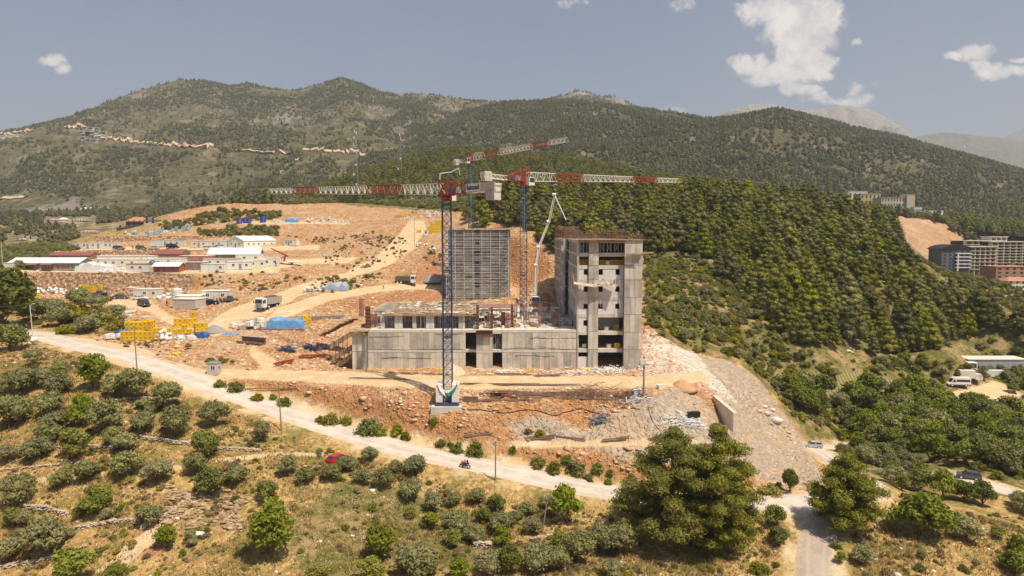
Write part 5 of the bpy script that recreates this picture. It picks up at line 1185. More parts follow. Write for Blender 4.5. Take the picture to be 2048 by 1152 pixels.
p = hit(1937, 762); o_ = thing('box_truck', 'small white box truck parked behind the minibus', 'truck', p, -.2); truck_cab(o_, cw, 2.0, 2.1, 3.1, 1.7); mb = MB(); mb.box(-2.6, 1.3, -1.05, 1.05, .9, 3.0); mb.build('cargo_box', cream, o_); axles(o_, (2.2, -1.6), 2.0, .38); mb = MB(); mb.box(-2.6, 1.5, -.4, .4, .55, .9); mb.build('chassis', steelgrey, o_)
p = hit(1952, 750); o_ = thing('semi_truck', 'white lorry cab standing in front of the long grey wall', 'truck', p+Vector((0, 1.5, 0)), -math.pi/2-.1); truck_cab(o_, cw, 2.5, 3.2, 0, 2.2); axles(o_, (-1.0, -4.0), 2.5); mb = MB(); mb.box(-7, -2.2, -1.2, 1.2, .9, 1.2); mb.build('chassis', steelgrey, o_)
p = hit(1995, 745); mb = MB(); mb.box(-8, 10, 0, 6, -1, 3.6); mb.cur = 1; mb.box(-8.2, 10.2, -.2, 6.2, 3.62, 3.85); mb.cur = 2
for k in range(9): mb.box(-7.5+k*2, -7.4+k*2, -.04, -.003, 0, 3.6)
tag(mb.build('grey_shed', [mat('faded sheet', (.42, .41, .44), .8), cream, greyp], loc=p+Vector((0, 1.5, 0))), 'long low grey shed behind the parked vans at the right', 'shed')
# tipper truck, tanker, crane truck
hd = head((600, 592), (520, 622)); p = hit(537, 616); o_ = thing('dump_truck', 'white tipper truck with a full grey skip driving down the site track', 'truck', p, hd)
truck_cab(o_, wht, 2.5, 3.0, 4.3, 2.0); axles(o_, (3.2, 1.5, -2.1, -3.4), 2.5); mb = MB(); mb.box(-4.3, 2.2, -.5, .5, .7, 1.1); mb.build('chassis', blk, o_)
mb = MB(); mb.prism([(-4.4, 1.2), (2.0, 1.2), (2.1, 3.0), (-4.5, 3.0)], -1.25, 1.25)
for k in range(6):
    for s in (-1, 1): mb.box(-4.3+k*1.22, -4.2+k*1.22, s*1.29-.04, s*1.29+.04, 1.25, 3.0)
for z in (1.7, 2.3, 2.9):
    for s in (-1, 1): mb.box(-4.4, 2.0, s*1.27-.03, s*1.27+.03, z, z+.08)
mb.build('tipper_body', mat('dusty steel', (.45, .42, .37), .7), o_); mb = MB(); mb.blob((-1.2, 0, 3.0), 3.0, 1.1, .45, 3, .2, 1); mb.build('load', rust, o_)
p = hit(812, 568); o_ = thing('tank_truck', 'truck with a long dark green body and white cab on the track above the podium', 'truck', p, .02); truck_cab(o_, wht, 2.4, 2.9, 3.4, 1.7); axles(o_, (2.5, -1.5, -2.7), 2.4)
mb = MB(); mb.prism([(-3.4, 1.0), (1.5, 1.0), (1.55, 2.2), (1.3, 2.6), (-3.2, 2.6), (-3.45, 2.2)], -1.2, 1.2); mb.build('tipper_body', mat('army green', (.10, .10, .07), .8), o_); mb = MB(); mb.box(-3.3, 1.6, -.4, .4, .6, .99); mb.build('chassis', blk, o_)
p = hit(572, 530); o_ = thing('crane_truck', 'white flatbed truck with a folded red loading crane beside the last cabin', 'truck', p+Vector((0, 1, 0)), math.pi-.05); truck_cab(o_, wht, 2.2, 2.5, 4.3, 2.2); axles(o_, (3.2, -1.5), 2.2, .45); mb = MB(); mb.box(-5.4, 1.9, -1.1, 1.1, .85, 1.15); mb.box(-5.4, 1.9, -1.1, -1.04, 1.16, 1.4); mb.build('flat_bed', wht, o_)
mb = MB(); mb.bar((1.0, 0, 1.2), (.4, 0, 3.4), .35); mb.bar((-.6, 0, 3.0), (5.6, 0, 5.8), .34, 4, .22); mb.bar((.6, 0, 3.0), (3.0, 0, 2.2), .2); mb.build('loading_crane', redp, o_)
# ------------------------------------------------------------------ people
def body_mesh(pose):
    J = {'stand': [(0,0,.98),(0,0,1.2),(0,0,1.42),(0,.01,1.52),(0,.02,1.68),(.09,0,.94),(.11,.0,.5),(.12,.0,.09),(.12,.14,.04),(-.09,0,.94),(-.11,0,.5),(-.12,.0,.09),(-.12,.14,.04),(.19,0,1.4),(.25,-.02,1.12),(.26,.08,.88),(-.19,0,1.4),(-.25,-.02,1.12),(-.26,.08,.88)],
         'walk': [(0,0,.96),(0,.02,1.2),(0,.04,1.41),(0,.06,1.51),(0,.08,1.67),(.09,0,.92),(.1,.2,.52),(.1,.16,.1),(.1,.3,.07),(-.09,0,.92),(-.1,-.08,.5),(-.1,-.34,.16),(-.1,-.24,.05),(.19,.04,1.39),(.25,-.12,1.14),(.25,-.06,.9),(-.19,.04,1.39),(-.25,.12,1.14),(-.25,.28,.95)],
         'ride': [(0,0,.80),(0,.06,1.02),(0,.14,1.24),(0,.18,1.34),(0,.22,1.5),(.1,.03,.78),(.2,.42,.72),(.18,.30,.32),(.18,.44,.28),(-.1,.03,.78),(-.2,.42,.72),(-.18,.30,.32),(-.18,.44,.28),(.19,.16,1.22),(.28,.34,1.02),(.26,.56,1.0),(-.19,.16,1.22),(-.28,.34,1.02),(-.26,.56,1.0)]}[pose]
    E = [(0,1),(1,2),(2,3),(3,4),(0,5),(5,6),(6,7),(7,8),(0,9),(9,10),(10,11),(11,12),(2,13),(13,14),(14,15),(2,16),(16,17),(17,18)]
    Rd = [.15,.13,.16,.06,.105,.10,.065,.045,.04,.10,.065,.045,.04,.07,.045,.032,.07,.045,.032]
    V_ = [Vector(j) for j in J]; R2 = list(Rd)
    for hnd, elb in ((15, 14), (18, 17)):   # palm, four fingers of unequal length, thumb from the palm's side
        d = (V_[hnd]-V_[elb]).normalized(); s_ = Vector((0, 1, 0)) if abs(d.y) < .8 else Vector((1, 0, 0)); V_.append(V_[hnd]+d*.07); R2.append(.026); pl = len(V_)-1; E.append((hnd, pl))
        for k, ln in enumerate((.06, .075, .07, .05)): V_.append(V_[pl]+s_*(k-1.5)*.02+d*ln); R2.append(.008); E.append((pl, len(V_)-1))
        V_.append(V_[hnd]+s_*.05+d*.05); R2.append(.009); E.append((hnd, len(V_)-1))
    me_ = bpy.data.meshes.new('person'); me_.from_pydata(V_, E, []); o_ = bpy.data.objects.new('tmp_body', me_); COL.objects.link(o_); md = o_.modifiers.new('s', 'SKIN')
    for i, r in enumerate(R2): me_.skin_vertices[0].data[i].radius = (r, r*(.8 if i < 3 else 1)); me_.skin_vertices[0].data[i].use_root = i == 0
    o_.modifiers.new('u', 'SUBSURF').levels = 1; bpy.context.view_layer.update(); out = bpy.data.meshes.new_from_object(o_.evaluated_get(bpy.context.evaluated_depsgraph_get())); bpy.data.objects.remove(o_)
    hz_ = J[3][2]+.0; hip = J[0][2]
    for k in range(4): out.materials.append(None)
    hd_ = Vector(J[4])
    for f in out.polygons:
        c = f.center; m_ = 1
        if c.z > hz_-.02 and (c-hd_).length < .25: m_ = 3 if (c.z > hd_.z+.03 or c.y < hd_.y-.04) else 0
        elif min((c-Vector(J[15])).length, (c-Vector(J[18])).length) < .16: m_ = 0
        elif c.z < hip-.04: m_ = 2
        if pose == 'ride' and m_ == 1 and (c.z < .88): m_ = 2
        f.material_index = m_
    return out
BM = {k: body_mesh(k) for k in ('stand', 'walk', 'ride')}
skin = mat('skin', (.42, .24, .16), .6); hairm = mat('dark hair', (.02, .015, .012), .6); cl = {n: mat('cloth '+n, c, .85) for n, c in dict(black=(.02, .02, .025), white=(.7, .7, .7), navy=(.03, .04, .10), grey=(.2, .2, .2), orange=(.85, .16, .02), yellow=(.65, .7, .05), olive=(.10, .10, .05), red=(.5, .03, .03), pink=(.6, .1, .2), blue=(.08, .16, .35), helmet=(.8, .78, .7)).items()}
def person(px, py, pose, top, legs, label, rz=0., hat=None, at=None, group=None):
    p = at if at is not None else hit(px, py); me_ = BM[pose].copy(); o_ = bpy.data.objects.new('person', me_); COL.objects.link(o_); o_.location = p; o_.rotation_euler = (0, 0, rz)
    for i, m_ in enumerate((skin, cl[top], cl[legs], cl[hat] if hat else hairm)): me_.materials[i] = m_
    me_.polygons.foreach_set('use_smooth', [True]*len(me_.polygons)); return tag(o_, label, 'person', group)
for a in [(397,612,'stand','black','navy','person in black at the left of the small group by the grey cabin',.4),(401,613,'stand','white','black','person in a white shirt standing between two in black',-.3),(405,611,'stand','black','black','person in black on the right of the one in white',.9),(428,603,'stand','black','grey','person in black behind the bonnet of the black car',2.),
 (434,608,'stand','blue','navy','person in a blue shirt left of the orange vests',.2),(439,605,'stand','orange','navy','first person from the left in an orange vest',1.,'helmet'),(444,607,'stand','yellow','black','person in a yellow green vest among the orange ones',-.5,'helmet'),(448,605,'stand','orange','black','person in an orange vest right of the yellow green one',.3,'helmet'),(452,606,'stand','orange','grey','last person in an orange vest nearest the pickup',2.6,'helmet'),
 (580,576,'walk','olive','black','person in dark clothes walking alone up the track behind the tipper truck',-.4),(734,522,'walk','black','olive','leftmost of the three people walking on the upper track',1.2),(744,521,'walk','grey','black','middle one of the three people walking on the upper track',1.2),(751,520,'walk','white','grey','rightmost of the three people walking on the upper track',1.3),
 (334,613,'stand','navy','black','person in dark clothes left of the grey windowless cabin',0.),(552,534,'stand','navy','navy','person standing at the right end of the camp cabins',.5),(266,500,'stand','black','black','person standing alone between the suvs on the upper terrace',0.),(883,566,'stand','red','navy','worker in red at the edge above the podium',.7),(767,578,'stand','yellow','olive','worker in a yellow green vest on the lower track',.2,'helmet')]:
    person(a[0], a[1], a[2], a[3], a[4], a[5], a[6], a[7] if len(a) > 7 else None)
person(0, 0, 'stand', 'olive', 'navy', 'worker standing on the podium deck close to the tower block', 1., at=Vector((XP(1146, 148), 148, ZR)))
# motorcycle with two riders
mp = P(930, 938, 111.0); mp = hit(930, 938); hd = math.atan2(ROADS['main'][0][60][1]-ROADS['main'][0][90][1], ROADS['main'][0][60][0]-ROADS['main'][0][90][0]); pth = ROADS['main'][0]; i_ = int(np.argmin(np.hypot(pth[:,0]-mp.x, pth[:,1]-mp.y))); hd = math.atan2(pth[i_-4][1]-pth[i_+4][1], pth[i_-4][0]-pth[i_+4][0])
mp.z = gz(mp.x, mp.y)+.09; o_ = thing('motorcycle', 'red motorcycle carrying two riders down the pale road', 'motorcycle', mp, hd)
crr = carpaint('bike red', (.45, .02, .08))
for x in (.68, -.62): t_ = MB(); r_ = MB(); t_.bar((x, -.06, .31), (x, .06, .31), .31, 16); r_.bar((x, -.065, .31), (x, .065, .31), .2, 10); wo_ = t_.build('wheel', rubber, o_); r_.build('rim', galv, wo_)
mb = MB(); mb.prism([(-.3, .3), (.25, .28), (.35, .6), (-.35, .62)], -.14, .14); mb.bar((.7, .0, .31), (.42, 0, 1.0), .04, 6); mb.bar((-.62, 0, .31), (0, 0, .45), .04, 6); mb.build('engine', steelgrey, o_)
mb = MB(); mb.prism([(-.1, .62), (.38, .62), (.5, .85), (.3, .98), (-.05, .85)], -.15, .15); mb.prism([(.42, .8), (.62, .75), (.58, 1.1), (.46, 1.12)], -.16, .16); mb.prism([(.45, .6), (.95, .6), (.9, .66), (.5, .68)], -.06, .06); mb.build('fuel_tank', crr, o_)
mb = MB(); mb.prism([(-.75, .75), (-.05, .72), (-.08, .82), (-.72, .86)], -.13, .13); mb.build('saddle', blk, o_); mb = MB(); mb.bar((.42, -.34, 1.06), (.42, .34, 1.06), .025, 6); mb.build('handlebar', blk, o_); mb = MB(); mb.lathe([(.09, 0), (.09, .08)], (0, 0, 0), 10, Matrix.Translation((.6, 0, .92)) @ Matrix.Rotation(math.pi/2, 4, 'Y')); mb.build('headlight', wht, o_)
fw_ = Vector((math.cos(hd), math.sin(hd), 0))
person(0, 0, 'ride', 'pink', 'navy', 'front rider in dark pink holding the handlebar of the motorcycle', hd-math.pi/2, at=mp-fw_*.13+Vector((0, 0, -.02)))
person(0, 0, 'ride', 'black', 'black', 'passenger in black sitting behind the motorcycle rider', hd-math.pi/2, at=mp-fw_*.55+Vector((0, 0, .02)))
# ------------------------------------------------------------------ stacked crates, sacks, pallets
mb = MB(); mb.box(-.52, .52, -.5, .5, 0, 1.08); mb.cur = 1
for s in (-1, 1): mb.box(-.3, .3, s*.5-.012 if s > 0 else -.512, .512 if s > 0 else -.488, .35, .55) if False else None
for (x, z, w_, h_) in ((-.02, .64, .46, .2), (-.02, .34, .2, .3), (.36, .05, .1, .09), (-.36, .05, .1, .09)): mb.box(x-w_/2, x+w_/2, -.515, -.501, z, z+h_); mb.box(.521, .535, x-w_/2, x+w_/2, z, z+h_)
for z in (.34, .72): mb.box(-.525, .525, -.505, -.5005, z, z+.012)
CR = tag(mb.build('yellow_crate', [yel, yeld]), 'x', 'crate'); first = [CR]
def crates(base, nx_, nz_, ny_, label, group, rz=0., skip=0., sx=1.08, vary=.0, seed=0, dz=1.1):
    rg = random.Random(seed); c, s = math.cos(rz), math.sin(rz)
    for j in range(ny_):
        for i in range(nx_):
            hgt_ = nz_ if rg.random() > skip else max(1, nz_-1); u_, v_ = (i-(nx_-1)/2)*sx, j*1.06
            x, y = base.x+u_*c-v_*s, base.y+u_*s+v_*c; z0 = max(base.z, gz(x, y)) if base.z < 900 else base.z
            for k in range(hgt_):
                o_ = first.pop() if first else CR.copy()
                if o_ is not CR: COL.objects.link(o_)
                o_.location = (x+rg.uniform(-vary, vary), y, z0+k*dz); o_.rotation_euler = (0, 0, rz+rg.uniform(-.05, .05)); o_['label'] = label; o_['group'] = group
crates(hit(275, 681), 7, 2, 1, 'yellow wrapped crate in the front row of the biggest stack beside the road', 'yellow crates of the front row', 0, 0, seed=1)
crates(hit(279, 662)+Vector((0, 0, 0)), 6, 2, 2, 'yellow wrapped crate in the rear row of the biggest stack beside the road', 'yellow crates of the rear row', 0, .0, seed=2)
crates(hit(316, 666), 2, 1, 1, 'yellow crate on the low right end of the biggest stack', 'yellow crates at the right end of the biggest stack', .2)
crates(hit(364, 668), 4, 2, 1, 'yellow crate in the front of the stepped stack at the road fork', 'yellow crates of the stepped stack', .1, .3, seed=4)
crates(hit(371, 655), 5, 2, 1, 'yellow crate in the tall rear part of the stepped stack at the road fork', 'yellow crates of the tall rear part', .3, .2, seed=5); crates(hit(388, 650), 1, 3, 1, 'tallest column of yellow crates in the stepped stack', 'crates in the tallest column')
crates(hit(402, 664), 3, 2, 1, 'yellow crate leaning at the right end of the stepped stack', 'yellow crates at the right end of the stepped stack', .9, .3); crates(hit(403, 679), 1, 1, 1, 'single yellow crate beside the dark blue tarpaulin', None) if False else None
crates(hit(332, 665), 2, 1, 1, 'low yellow crate between the two stacks', 'yellow crates between the two stacks', -.2)
crates(hit(50, 572), 9, 1, 1, 'yellow crate in the long row below the longest stone wall', 'yellow crates below the longest stone wall', .02); crates(hit(60, 596), 5, 1, 1, 'yellow crate in the short row near the huge dark tree', 'yellow crates near the huge dark tree')
crates(hit(174, 586), 5, 2, 1, 'yellow crate stacked behind the navy hatchback', 'yellow crates behind the lower parking row', -.1); crates(hit(203, 583), 1, 2, 1, 'yellow crate in the short column right of the parking row stack', 'crates in the short column')
crates(hit(868, 466), 8, 2, 2, 'yellow crate in the heap at the top of the track', 'yellow crates at the top of the track', .1, .3, seed=8); crates(hit(874, 458)+Vector((0, 2, 0)), 6, 3, 1, 'yellow crate in the higher rear row at the top of the track', 'yellow crates of the higher rear row', .1, .4, seed=9)
crates(hit(806, 434), 8, 1, 1, 'yellow crate in the thin row left of the tall lamp mast', 'yellow crates left of the lamp mast', .05); crates(hit(838, 466), 2, 1, 1, 'yellow crate lying by the track below the lamp mast', 'yellow crates below the lamp mast'); crates(hit(614, 648), 2, 2, 1, 'yellow crate right of the blue tarpaulin shelter', 'yellow crates right of the blue shelter', .4); crates(hit(599, 640), 1, 1, 1, 'single yellow crate behind the blue tarpaulin shelter', 'single crate')
for (px, n, lv_, yy, nm) in ((1168, 2, 6, 147.5, 'left'), (1205, 1, 6, 147.5, 'middle'), (1232, 4, 6, 147.5, 'right')): crates(Vector((XP(px, yy), yy, LV[lv_]+.01+1000)), n, 1, 1, 'yellow crate on the second highest floor of the tower, %s opening' % nm, 'yellow crates in the %s high opening' % nm)
crates(Vector((XP(1236.5, 146), 146.3, LV[1]+1000)), 1, 1, 1, 'yellow crate on the first floor of the tower opening', None); crates(Vector((XP(1233.5, 148), 148, LV[2]+1000)), 1, 1, 1, 'yellow crate on the second floor of the tower opening', None)
for o_ in list(COL.objects):
    if o_.name.startswith('yellow_crate'):
        if o_.location.z > 900: o_.location.z -= 1000
        if o_.get('group') is None and 'group' in o_: del o_['group']
# white sacks and shrink-wrapped pallets
mb = MB(); mb.blob((0, 0, .42), .52, .5, .5, 3, .12, 1); SK = tag(mb.build('white_sack', bagm, smooth=True), 'x', 'sack'); mb = MB(); mb.box(-.55, .55, -.5, .5, .12, 1.05); mb.cur = 1; mb.box(-.6, .6, -.55, .55, 0, .11); mb.box(-.3, .3, -.512, -.501, .5, .7); PLT = tag(mb.build('wrapped_pallet', [wht, plank]), 'x', 'pallet')
fs_ = {SK.name: 1, PLT.name: 1}
def strew(pr, L, label, group, seed=0, tz=None):
    rg = random.Random(seed)
    for (px, py, n, sp) in L:
        for k in range(n):
            q = hit(px+rg.uniform(-sp, sp), py+rg.uniform(-1, 1)*min(2.5, sp*.3)); o_ = pr if fs_.pop(pr.name, 0) else pr.copy()
            if o_ is not pr: COL.objects.link(o_)
            o_.location = q+Vector((0, 0, rg.choice((0, 0, .7)) if n > 4 else -.03)); o_.rotation_euler = (0, 0, rg.uniform(0, 3)); s = rg.uniform(.75, 1.15); o_.scale = (s*1.1, s, s); o_['label'] = label; o_['group'] = group
for i, a in enumerate([(SK, [(95,586,18,22),(140,589,18,22)], 'white sack in the long heap left of the lower parking row'),(SK, [(330,598,12,14)], 'white sack piled beside the corrugated tank'),(SK, [(225,545,14,26)], 'white bag in the rubbish heap beside the long shed'),(PLT, [(220,679,4,10),(240,677,3,5)], 'white wrapped pallet left of the biggest yellow stack'),(SK, [(345,680,12,22),(330,674,6,14)], 'white sack scattered in front of the yellow stacks'),
  (PLT, [(358,681,3,8),(385,681,3,6)], 'grey wrapped pallet at the dump edge'),(PLT, [(505,657,8,10),(520,652,6,8),(466,655,3,3)], 'white wrapped pallet left of the blue tarpaulin shelter'),(SK, [(620,586,8,14),(640,582,5,8),(720,572,4,6)], 'white sack beside the grey covered heap on the lower track'),(PLT, [(50,582,8,16)], 'grey wrapped pallet between the yellow rows at the left'),
  (PLT, [(620,444,8,16),(655,443,12,18),(690,443,8,16),(550,445,4,10)], 'grey pallet in the long row on the hill ledge'),(PLT, [(815,440,6,14)], 'pale pallet beside the thin yellow row'),(PLT, [(870,430,10,18),(850,436,4,10)], 'grey pallet stored at the hill top'),(SK, [(65,690,5,6)], 'white sack dumped at the foot of the lamp post'),(SK, [(845,492,5,12),(860,500,4,10)], 'pale sheet bundle on the slope right of the track'),(PLT, [(322,467,8,26)], 'blue and white pallet above the highest stone wall')]):
    strew(*a, 'heap '+str(i) if False else a[2].replace('white ', '').replace('grey ', '')[:46]+' group', seed=i)
PLB = PLT.copy(); COL.objects.link(PLB); PLB.name = 'blue_wrapped_pallet'; fs_[PLB.name] = 1
for i_, sl_ in enumerate(PLB.material_slots): sl_.link = 'OBJECT'; sl_.material = (mat('light blue wrap', (.28, .50, .70), .5), plank)[i_]
strew(PLB, [(290,468,14,34),(345,462,12,26),(368,459,6,10)], 'light blue wrapped pallet above the highest stone wall', 'light blue pallets above the highest wall', 77)
strew(PLT, [(252,470,8,22)], 'white wrapped pallet left of the light blue ones', 'white pallets left of the light blue ones', 78)
for (px, lv_, dx) in ((1220, 1, 0), (1215, 2, 0), (1171, 1, 0), (1216, 6, 0)): o_ = PLT.copy(); COL.objects.link(o_); o_.location = (XP(px, 147), 146.6, LV[lv_]); o_.scale = (.8, .8, .8); o_['label'] = {(1220,1): 'white block pallet on the first floor of the tower, wide opening', (1215,2): 'white block pallet on the second floor of the tower, wide opening', (1171,1): 'white block pallet on the first floor of the tower, narrow opening', (1216,6): 'white block pallet between yellow crates near the tower top'}[(px, lv_)]; o_.pop('group', None) if 'group' in o_ else None
# ------------------------------------------------------------------ tarpaulins
def tarp_heap(px, py, w_, d, h, m_, label, seed=0, rz=0.):
    p = hit(px, py); n, k_ = 22, 12; mb = MB(); pts_ = []
    for j in range(k_+1):
        for i in range(n+1):
            u_, v_ = i/n*2-1, j/k_*2-1; e = max(0, (1-abs(u_)**5)*(1-abs(v_)**4)); z = h*e**.28*(.8+.45*mnoise.noise(Vector((u_*2.2, v_*1.5, seed))))
            pts_.append((u_*w_/2+.15*mnoise.noise(Vector((u_*4, v_*4, seed+5))), v_*d/2, z-.1))
    mb.poly(pts_, [(j*(n+1)+i, j*(n+1)+i+1, (j+1)*(n+1)+i+1, (j+1)*(n+1)+i) for j in range(k_) for i in range(n)]); return tag(mb.build('tarpaulin', m_, loc=p+Vector((0, d*.4, 0)), rz=rz), label, 'tarpaulin')
tarp_heap(569, 657, 9.6, 4, 3.0, tarp, 'large blue tarpaulin shelter beside the white pallets', 1); tarp_heap(242, 672, 3.4, 2, 1.6, tarpd, 'small blue tarpaulin left of the biggest yellow stack', 2); tarp_heap(400, 676, 3.4, 2, 1.6, tarpd, 'dark blue tarpaulin at the dump edge below the fork', 3)
tarp_heap(672, 581, 7.5, 3.5, 2.6, mat('grey blue sheet', (.33, .40, .48), .6), 'grey blue sheet over a heap on the lower track', 4); tarp_heap(583, 445, 7.0, 3, 2.6, tarp, 'bright blue tarpaulin on the hill ledge', 5); tarp_heap(186, 541, 13, 5, 3.0, mat('torn white sheet', (.62, .64, .66), .6), 'torn white and blue sheets over the shed corner', 6); tarp_heap(460, 670, 5, 1.5, .5, tarp, 'flat crumpled blue sheet on the ground', 7)
tarp_heap(306, 538, 6, 4, 3.3, tarpd, 'dark blue cover beside the timber hut roof', 8); tarp_heap(500, 443, .1, .1, .1, tarp, 'x') if False else None
# ------------------------------------------------------------------ heaps of bars, timber and scrap
def bars(pp, n, L, label, m_=rust2, spread=.5, r=.05, ang=0., jit=.12, h=.25, name='rebar_bundle', cat='rebar bundle', seed=0):
    rg = random.Random(seed); p = hit(*pp); mb = MB()
    n = int(n*.6); L *= .8; spread *= .55; jit *= .5
    for k in range(n):
        t_ = ang+rg.uniform(-jit, jit); dx_2, dy_2 = math.cos(t_)*L/2, math.sin(t_)*L/2; ox, oy = rg.uniform(-.1, .1)*L, rg.uniform(-spread, spread); lf = rg.random()*h
        x0, y0, x1, y1 = p.x+ox-dx_2, p.y+oy-dy_2, p.x+ox+dx_2, p.y+oy+dy_2; mb.bar((x0, y0, gz(x0, y0)+.08+lf), (x1, y1, gz(x1, y1)+.08+lf), r, 4)
    return tag(mb.build(name, m_), label, cat)
for i, a in enumerate([((845,747),16,12,'thick bundle of rusty bars against the podium left of the crane',.9),((760,759),10,13,'long thin rusty bars lying on the pad left of the crane',.4,.06,-.12),((1000,771),22,17,'long rusty bars right of the nearest crane foot',.7),((1105,772),14,12,'rusty bars beside the pad edge in front of the podium wall',.6),
  ((1060,789),20,20,'rusty bars on the storage rack below the pad',.9),((1120,794),22,22,'long row of rusty bars near the tangled heap',1.),((1180,800),14,12,'rusty bars under the tangled heap',.9),((1000,803),12,16,'thin reddish bars on the slope below the rack',.6),((1025,750),10,8,'grey white profiles near the podium openings',.9,.07,.1),((1095,753),18,6,'flat stack of grey boards near the podium wall',.9,.07,.15),
  ((957,870),14,5.4,'tight brown bar bundle at the left of the lower shelf',.35,.09,-.08),((1080,880),12,5.6,'dark bars in the middle of the lower shelf',.5,.08,-.06),((1140,878),12,5.8,'dark bar bundle right of the middle on the lower shelf',.45,.08,-.1),((1230,882),12,5.2,'brown bars on the right of the lower shelf',.4,.08,-.03),((1330,884),12,6.4,'last rusty bars at the right end of the lower shelf',.4,.08,.02),((555,784),3,14,'long brown pipe beside the bank below the booth',.3,.12,-.28),((1230,737),10,9,'dark red bars in the rubble in front of the tower',.5,.06,-.1),((560,661),8,16,'long brown beam under the blue shelter',.3,.1,.0)]):
    bars(*a[:4], spread=a[4], r=a[5] if len(a) > 5 else .05, ang=a[6] if len(a) > 6 else 0., seed=i)
bars((568,730),16,5,'pile of bright red steel props at the foot of the slope',redp,1.2,.08,.7,.5,.9,'red_prop_pile','steel pile',3); bars((628,718),12,7,'bright red steel props lying higher up the slope',redp,.8,.08,.15,.25,.5,'red_prop_pile','steel pile',4)
bars((235,632),18,11,'long pile of grey steel tubes on the bank',galv,1.0,.07,.95,.1,.6,'tube_pile','steel pile',5); bars((640,638),20,14,'dark scaffold tubes and boards left of the podium',steelgrey,1.8,.08,.05,.3,.3,'tube_pile','steel pile',6); bars((95,580),14,12,'dark steel tubes below the longest stone wall',steelgrey,.8,.09,0,.05,.4,'tube_pile','steel pile',7)
def tangle(pp, n, s, sz, m_, label, name='scrap_heap', seed=0, r=.03, cat='scrap heap'):
    rg = random.Random(seed); p = hit(*pp); mb = MB()
    for k in range(n):
        a = Vector((rg.gauss(0, s), rg.gauss(0, s*.35), 0)); z = gz(p.x+a.x, p.y+a.y)-p.z+abs(rg.gauss(0, sz)); d = Vector((rg.uniform(-1, 1), rg.uniform(-.5, .5), rg.uniform(-.3, .5)))*rg.uniform(.4, 1.3); q = Vector((a.x, a.y, z)); mb.bar(q-d, q+d, r*rg.uniform(.6, 1.6), 3)
    return tag(mb.build(name, m_, loc=p), label, cat)
tangle((1180,790), 380, 2.8, .7, rust2, 'tangled heap of bent rusty rebar below the pad', seed=1); tangle((1260,797), 220, 1.6, .5, rust2, 'smaller brown rebar tangle near the transformer pole', seed=2); tangle((1240,808), 150, 2.6, .1, rust2, 'flat mat of rust brown rebar mesh', seed=9); tangle((760,478), 160, 4.5, .4, rust2, 'rusty scrap strewn on the slope left of the upper track', seed=3); tangle((730,482), 120, 2, .6, rust, 'dark scrap pile on the slope left of the upper track', seed=4)
tangle((1380,850), 220, 2.0, .4, galv, 'grey splintered timber and steel on the right hand rubble slope', seed=5, r=.05); tangle((1198,850), 120, .7, .9, steelgrey, 'upright bundle of dark steel frames on the lower slope', seed=6, r=.05); tangle((1275,806), 120, 1.2, .3, galv, 'pale scrap timber beside the electric cabinet', seed=7, r=.05); tangle((575,704), 90, .9, .6, bluep, 'left blue crane mast frames stacked on the slope', 'mast_frame_pile', 8, .06, 'steel pile'); tangle((622,700), 110, 1.3, .5, bluep, 'right blue crane frames lying in a heap on the slope', 'mast_frame_pile', 10, .06, 'steel pile')
tangle((1140,748), 160, 3.2, .3, galv, 'silver scrap and boards against the podium beside the tower', seed=11, r=.04); tangle((1215,742), 160, 3.4, .3, wht, 'white plaster rubble in front of the tower openings', seed=12, r=.07); tangle((1010,745), 100, 2.6, .25, wht, 'white profiles piled in front of the podium openings', seed=13, r=.05)
for (px, py, s, lb, m_) in ((905,745,2.1,'round sand heap in front of the first podium opening',mat('sand', (.62, .48, .31), .95)),(1365,775,1.9,'tall orange earth heap at the right end of the pad',mat('orange earth', (.56, .31, .16), .95, bump=.1, bscale=3)),(862,562,2.6,'dark gravel heap beside the tank truck',mat('gravel', (.33, .30, .27), .95)),(430,662,1.9,'low grey gravel heap right of the stepped stack',mat('gravel', (.33, .30, .27), .95))):
    c = hit(px, py); mb = MB(); n = 20; pr = [(s*1.5, -.5), (s*1.3, 0), (s*.9, s*.35), (s*.4, s*.7), (s*.08, s*.82)]; mb.lathe(pr, (0,0,0), n); mb.v = [(x*(1+.18*mnoise.noise(Vector((x, y, z))*.8)), y*(1+.18*mnoise.noise(Vector((y, x, z))*.9)), z*(1+.15*mnoise.noise(Vector((x*2, y, 1))))) for x, y, z in mb.v]; tag(mb.build('earth_heap', m_, loc=c, smooth=True), lb, 'heap')
for (px, py, lb, seed) in ((885,741,'yellow crumpled plastic beside the sand heap',1),(1175,740,'yellow plastic bags in the rubble in front of the tower',2),(355,695,'yellow plastic scrap on the dump slope',3),(352,710,'second yellow scrap lower on the dump slope',5)): c = hit(px, py); mb = MB(); [mb.blob((random.uniform(-.6, .6), random.uniform(-.3, .3), .2), .45, .35, .3, k+seed*7, .4, 1) for k in range(5)]; tag(mb.build('plastic_scrap', mat('yellow plastic', (.78, .62, .06), .6), loc=c), lb, 'plastic scrap')
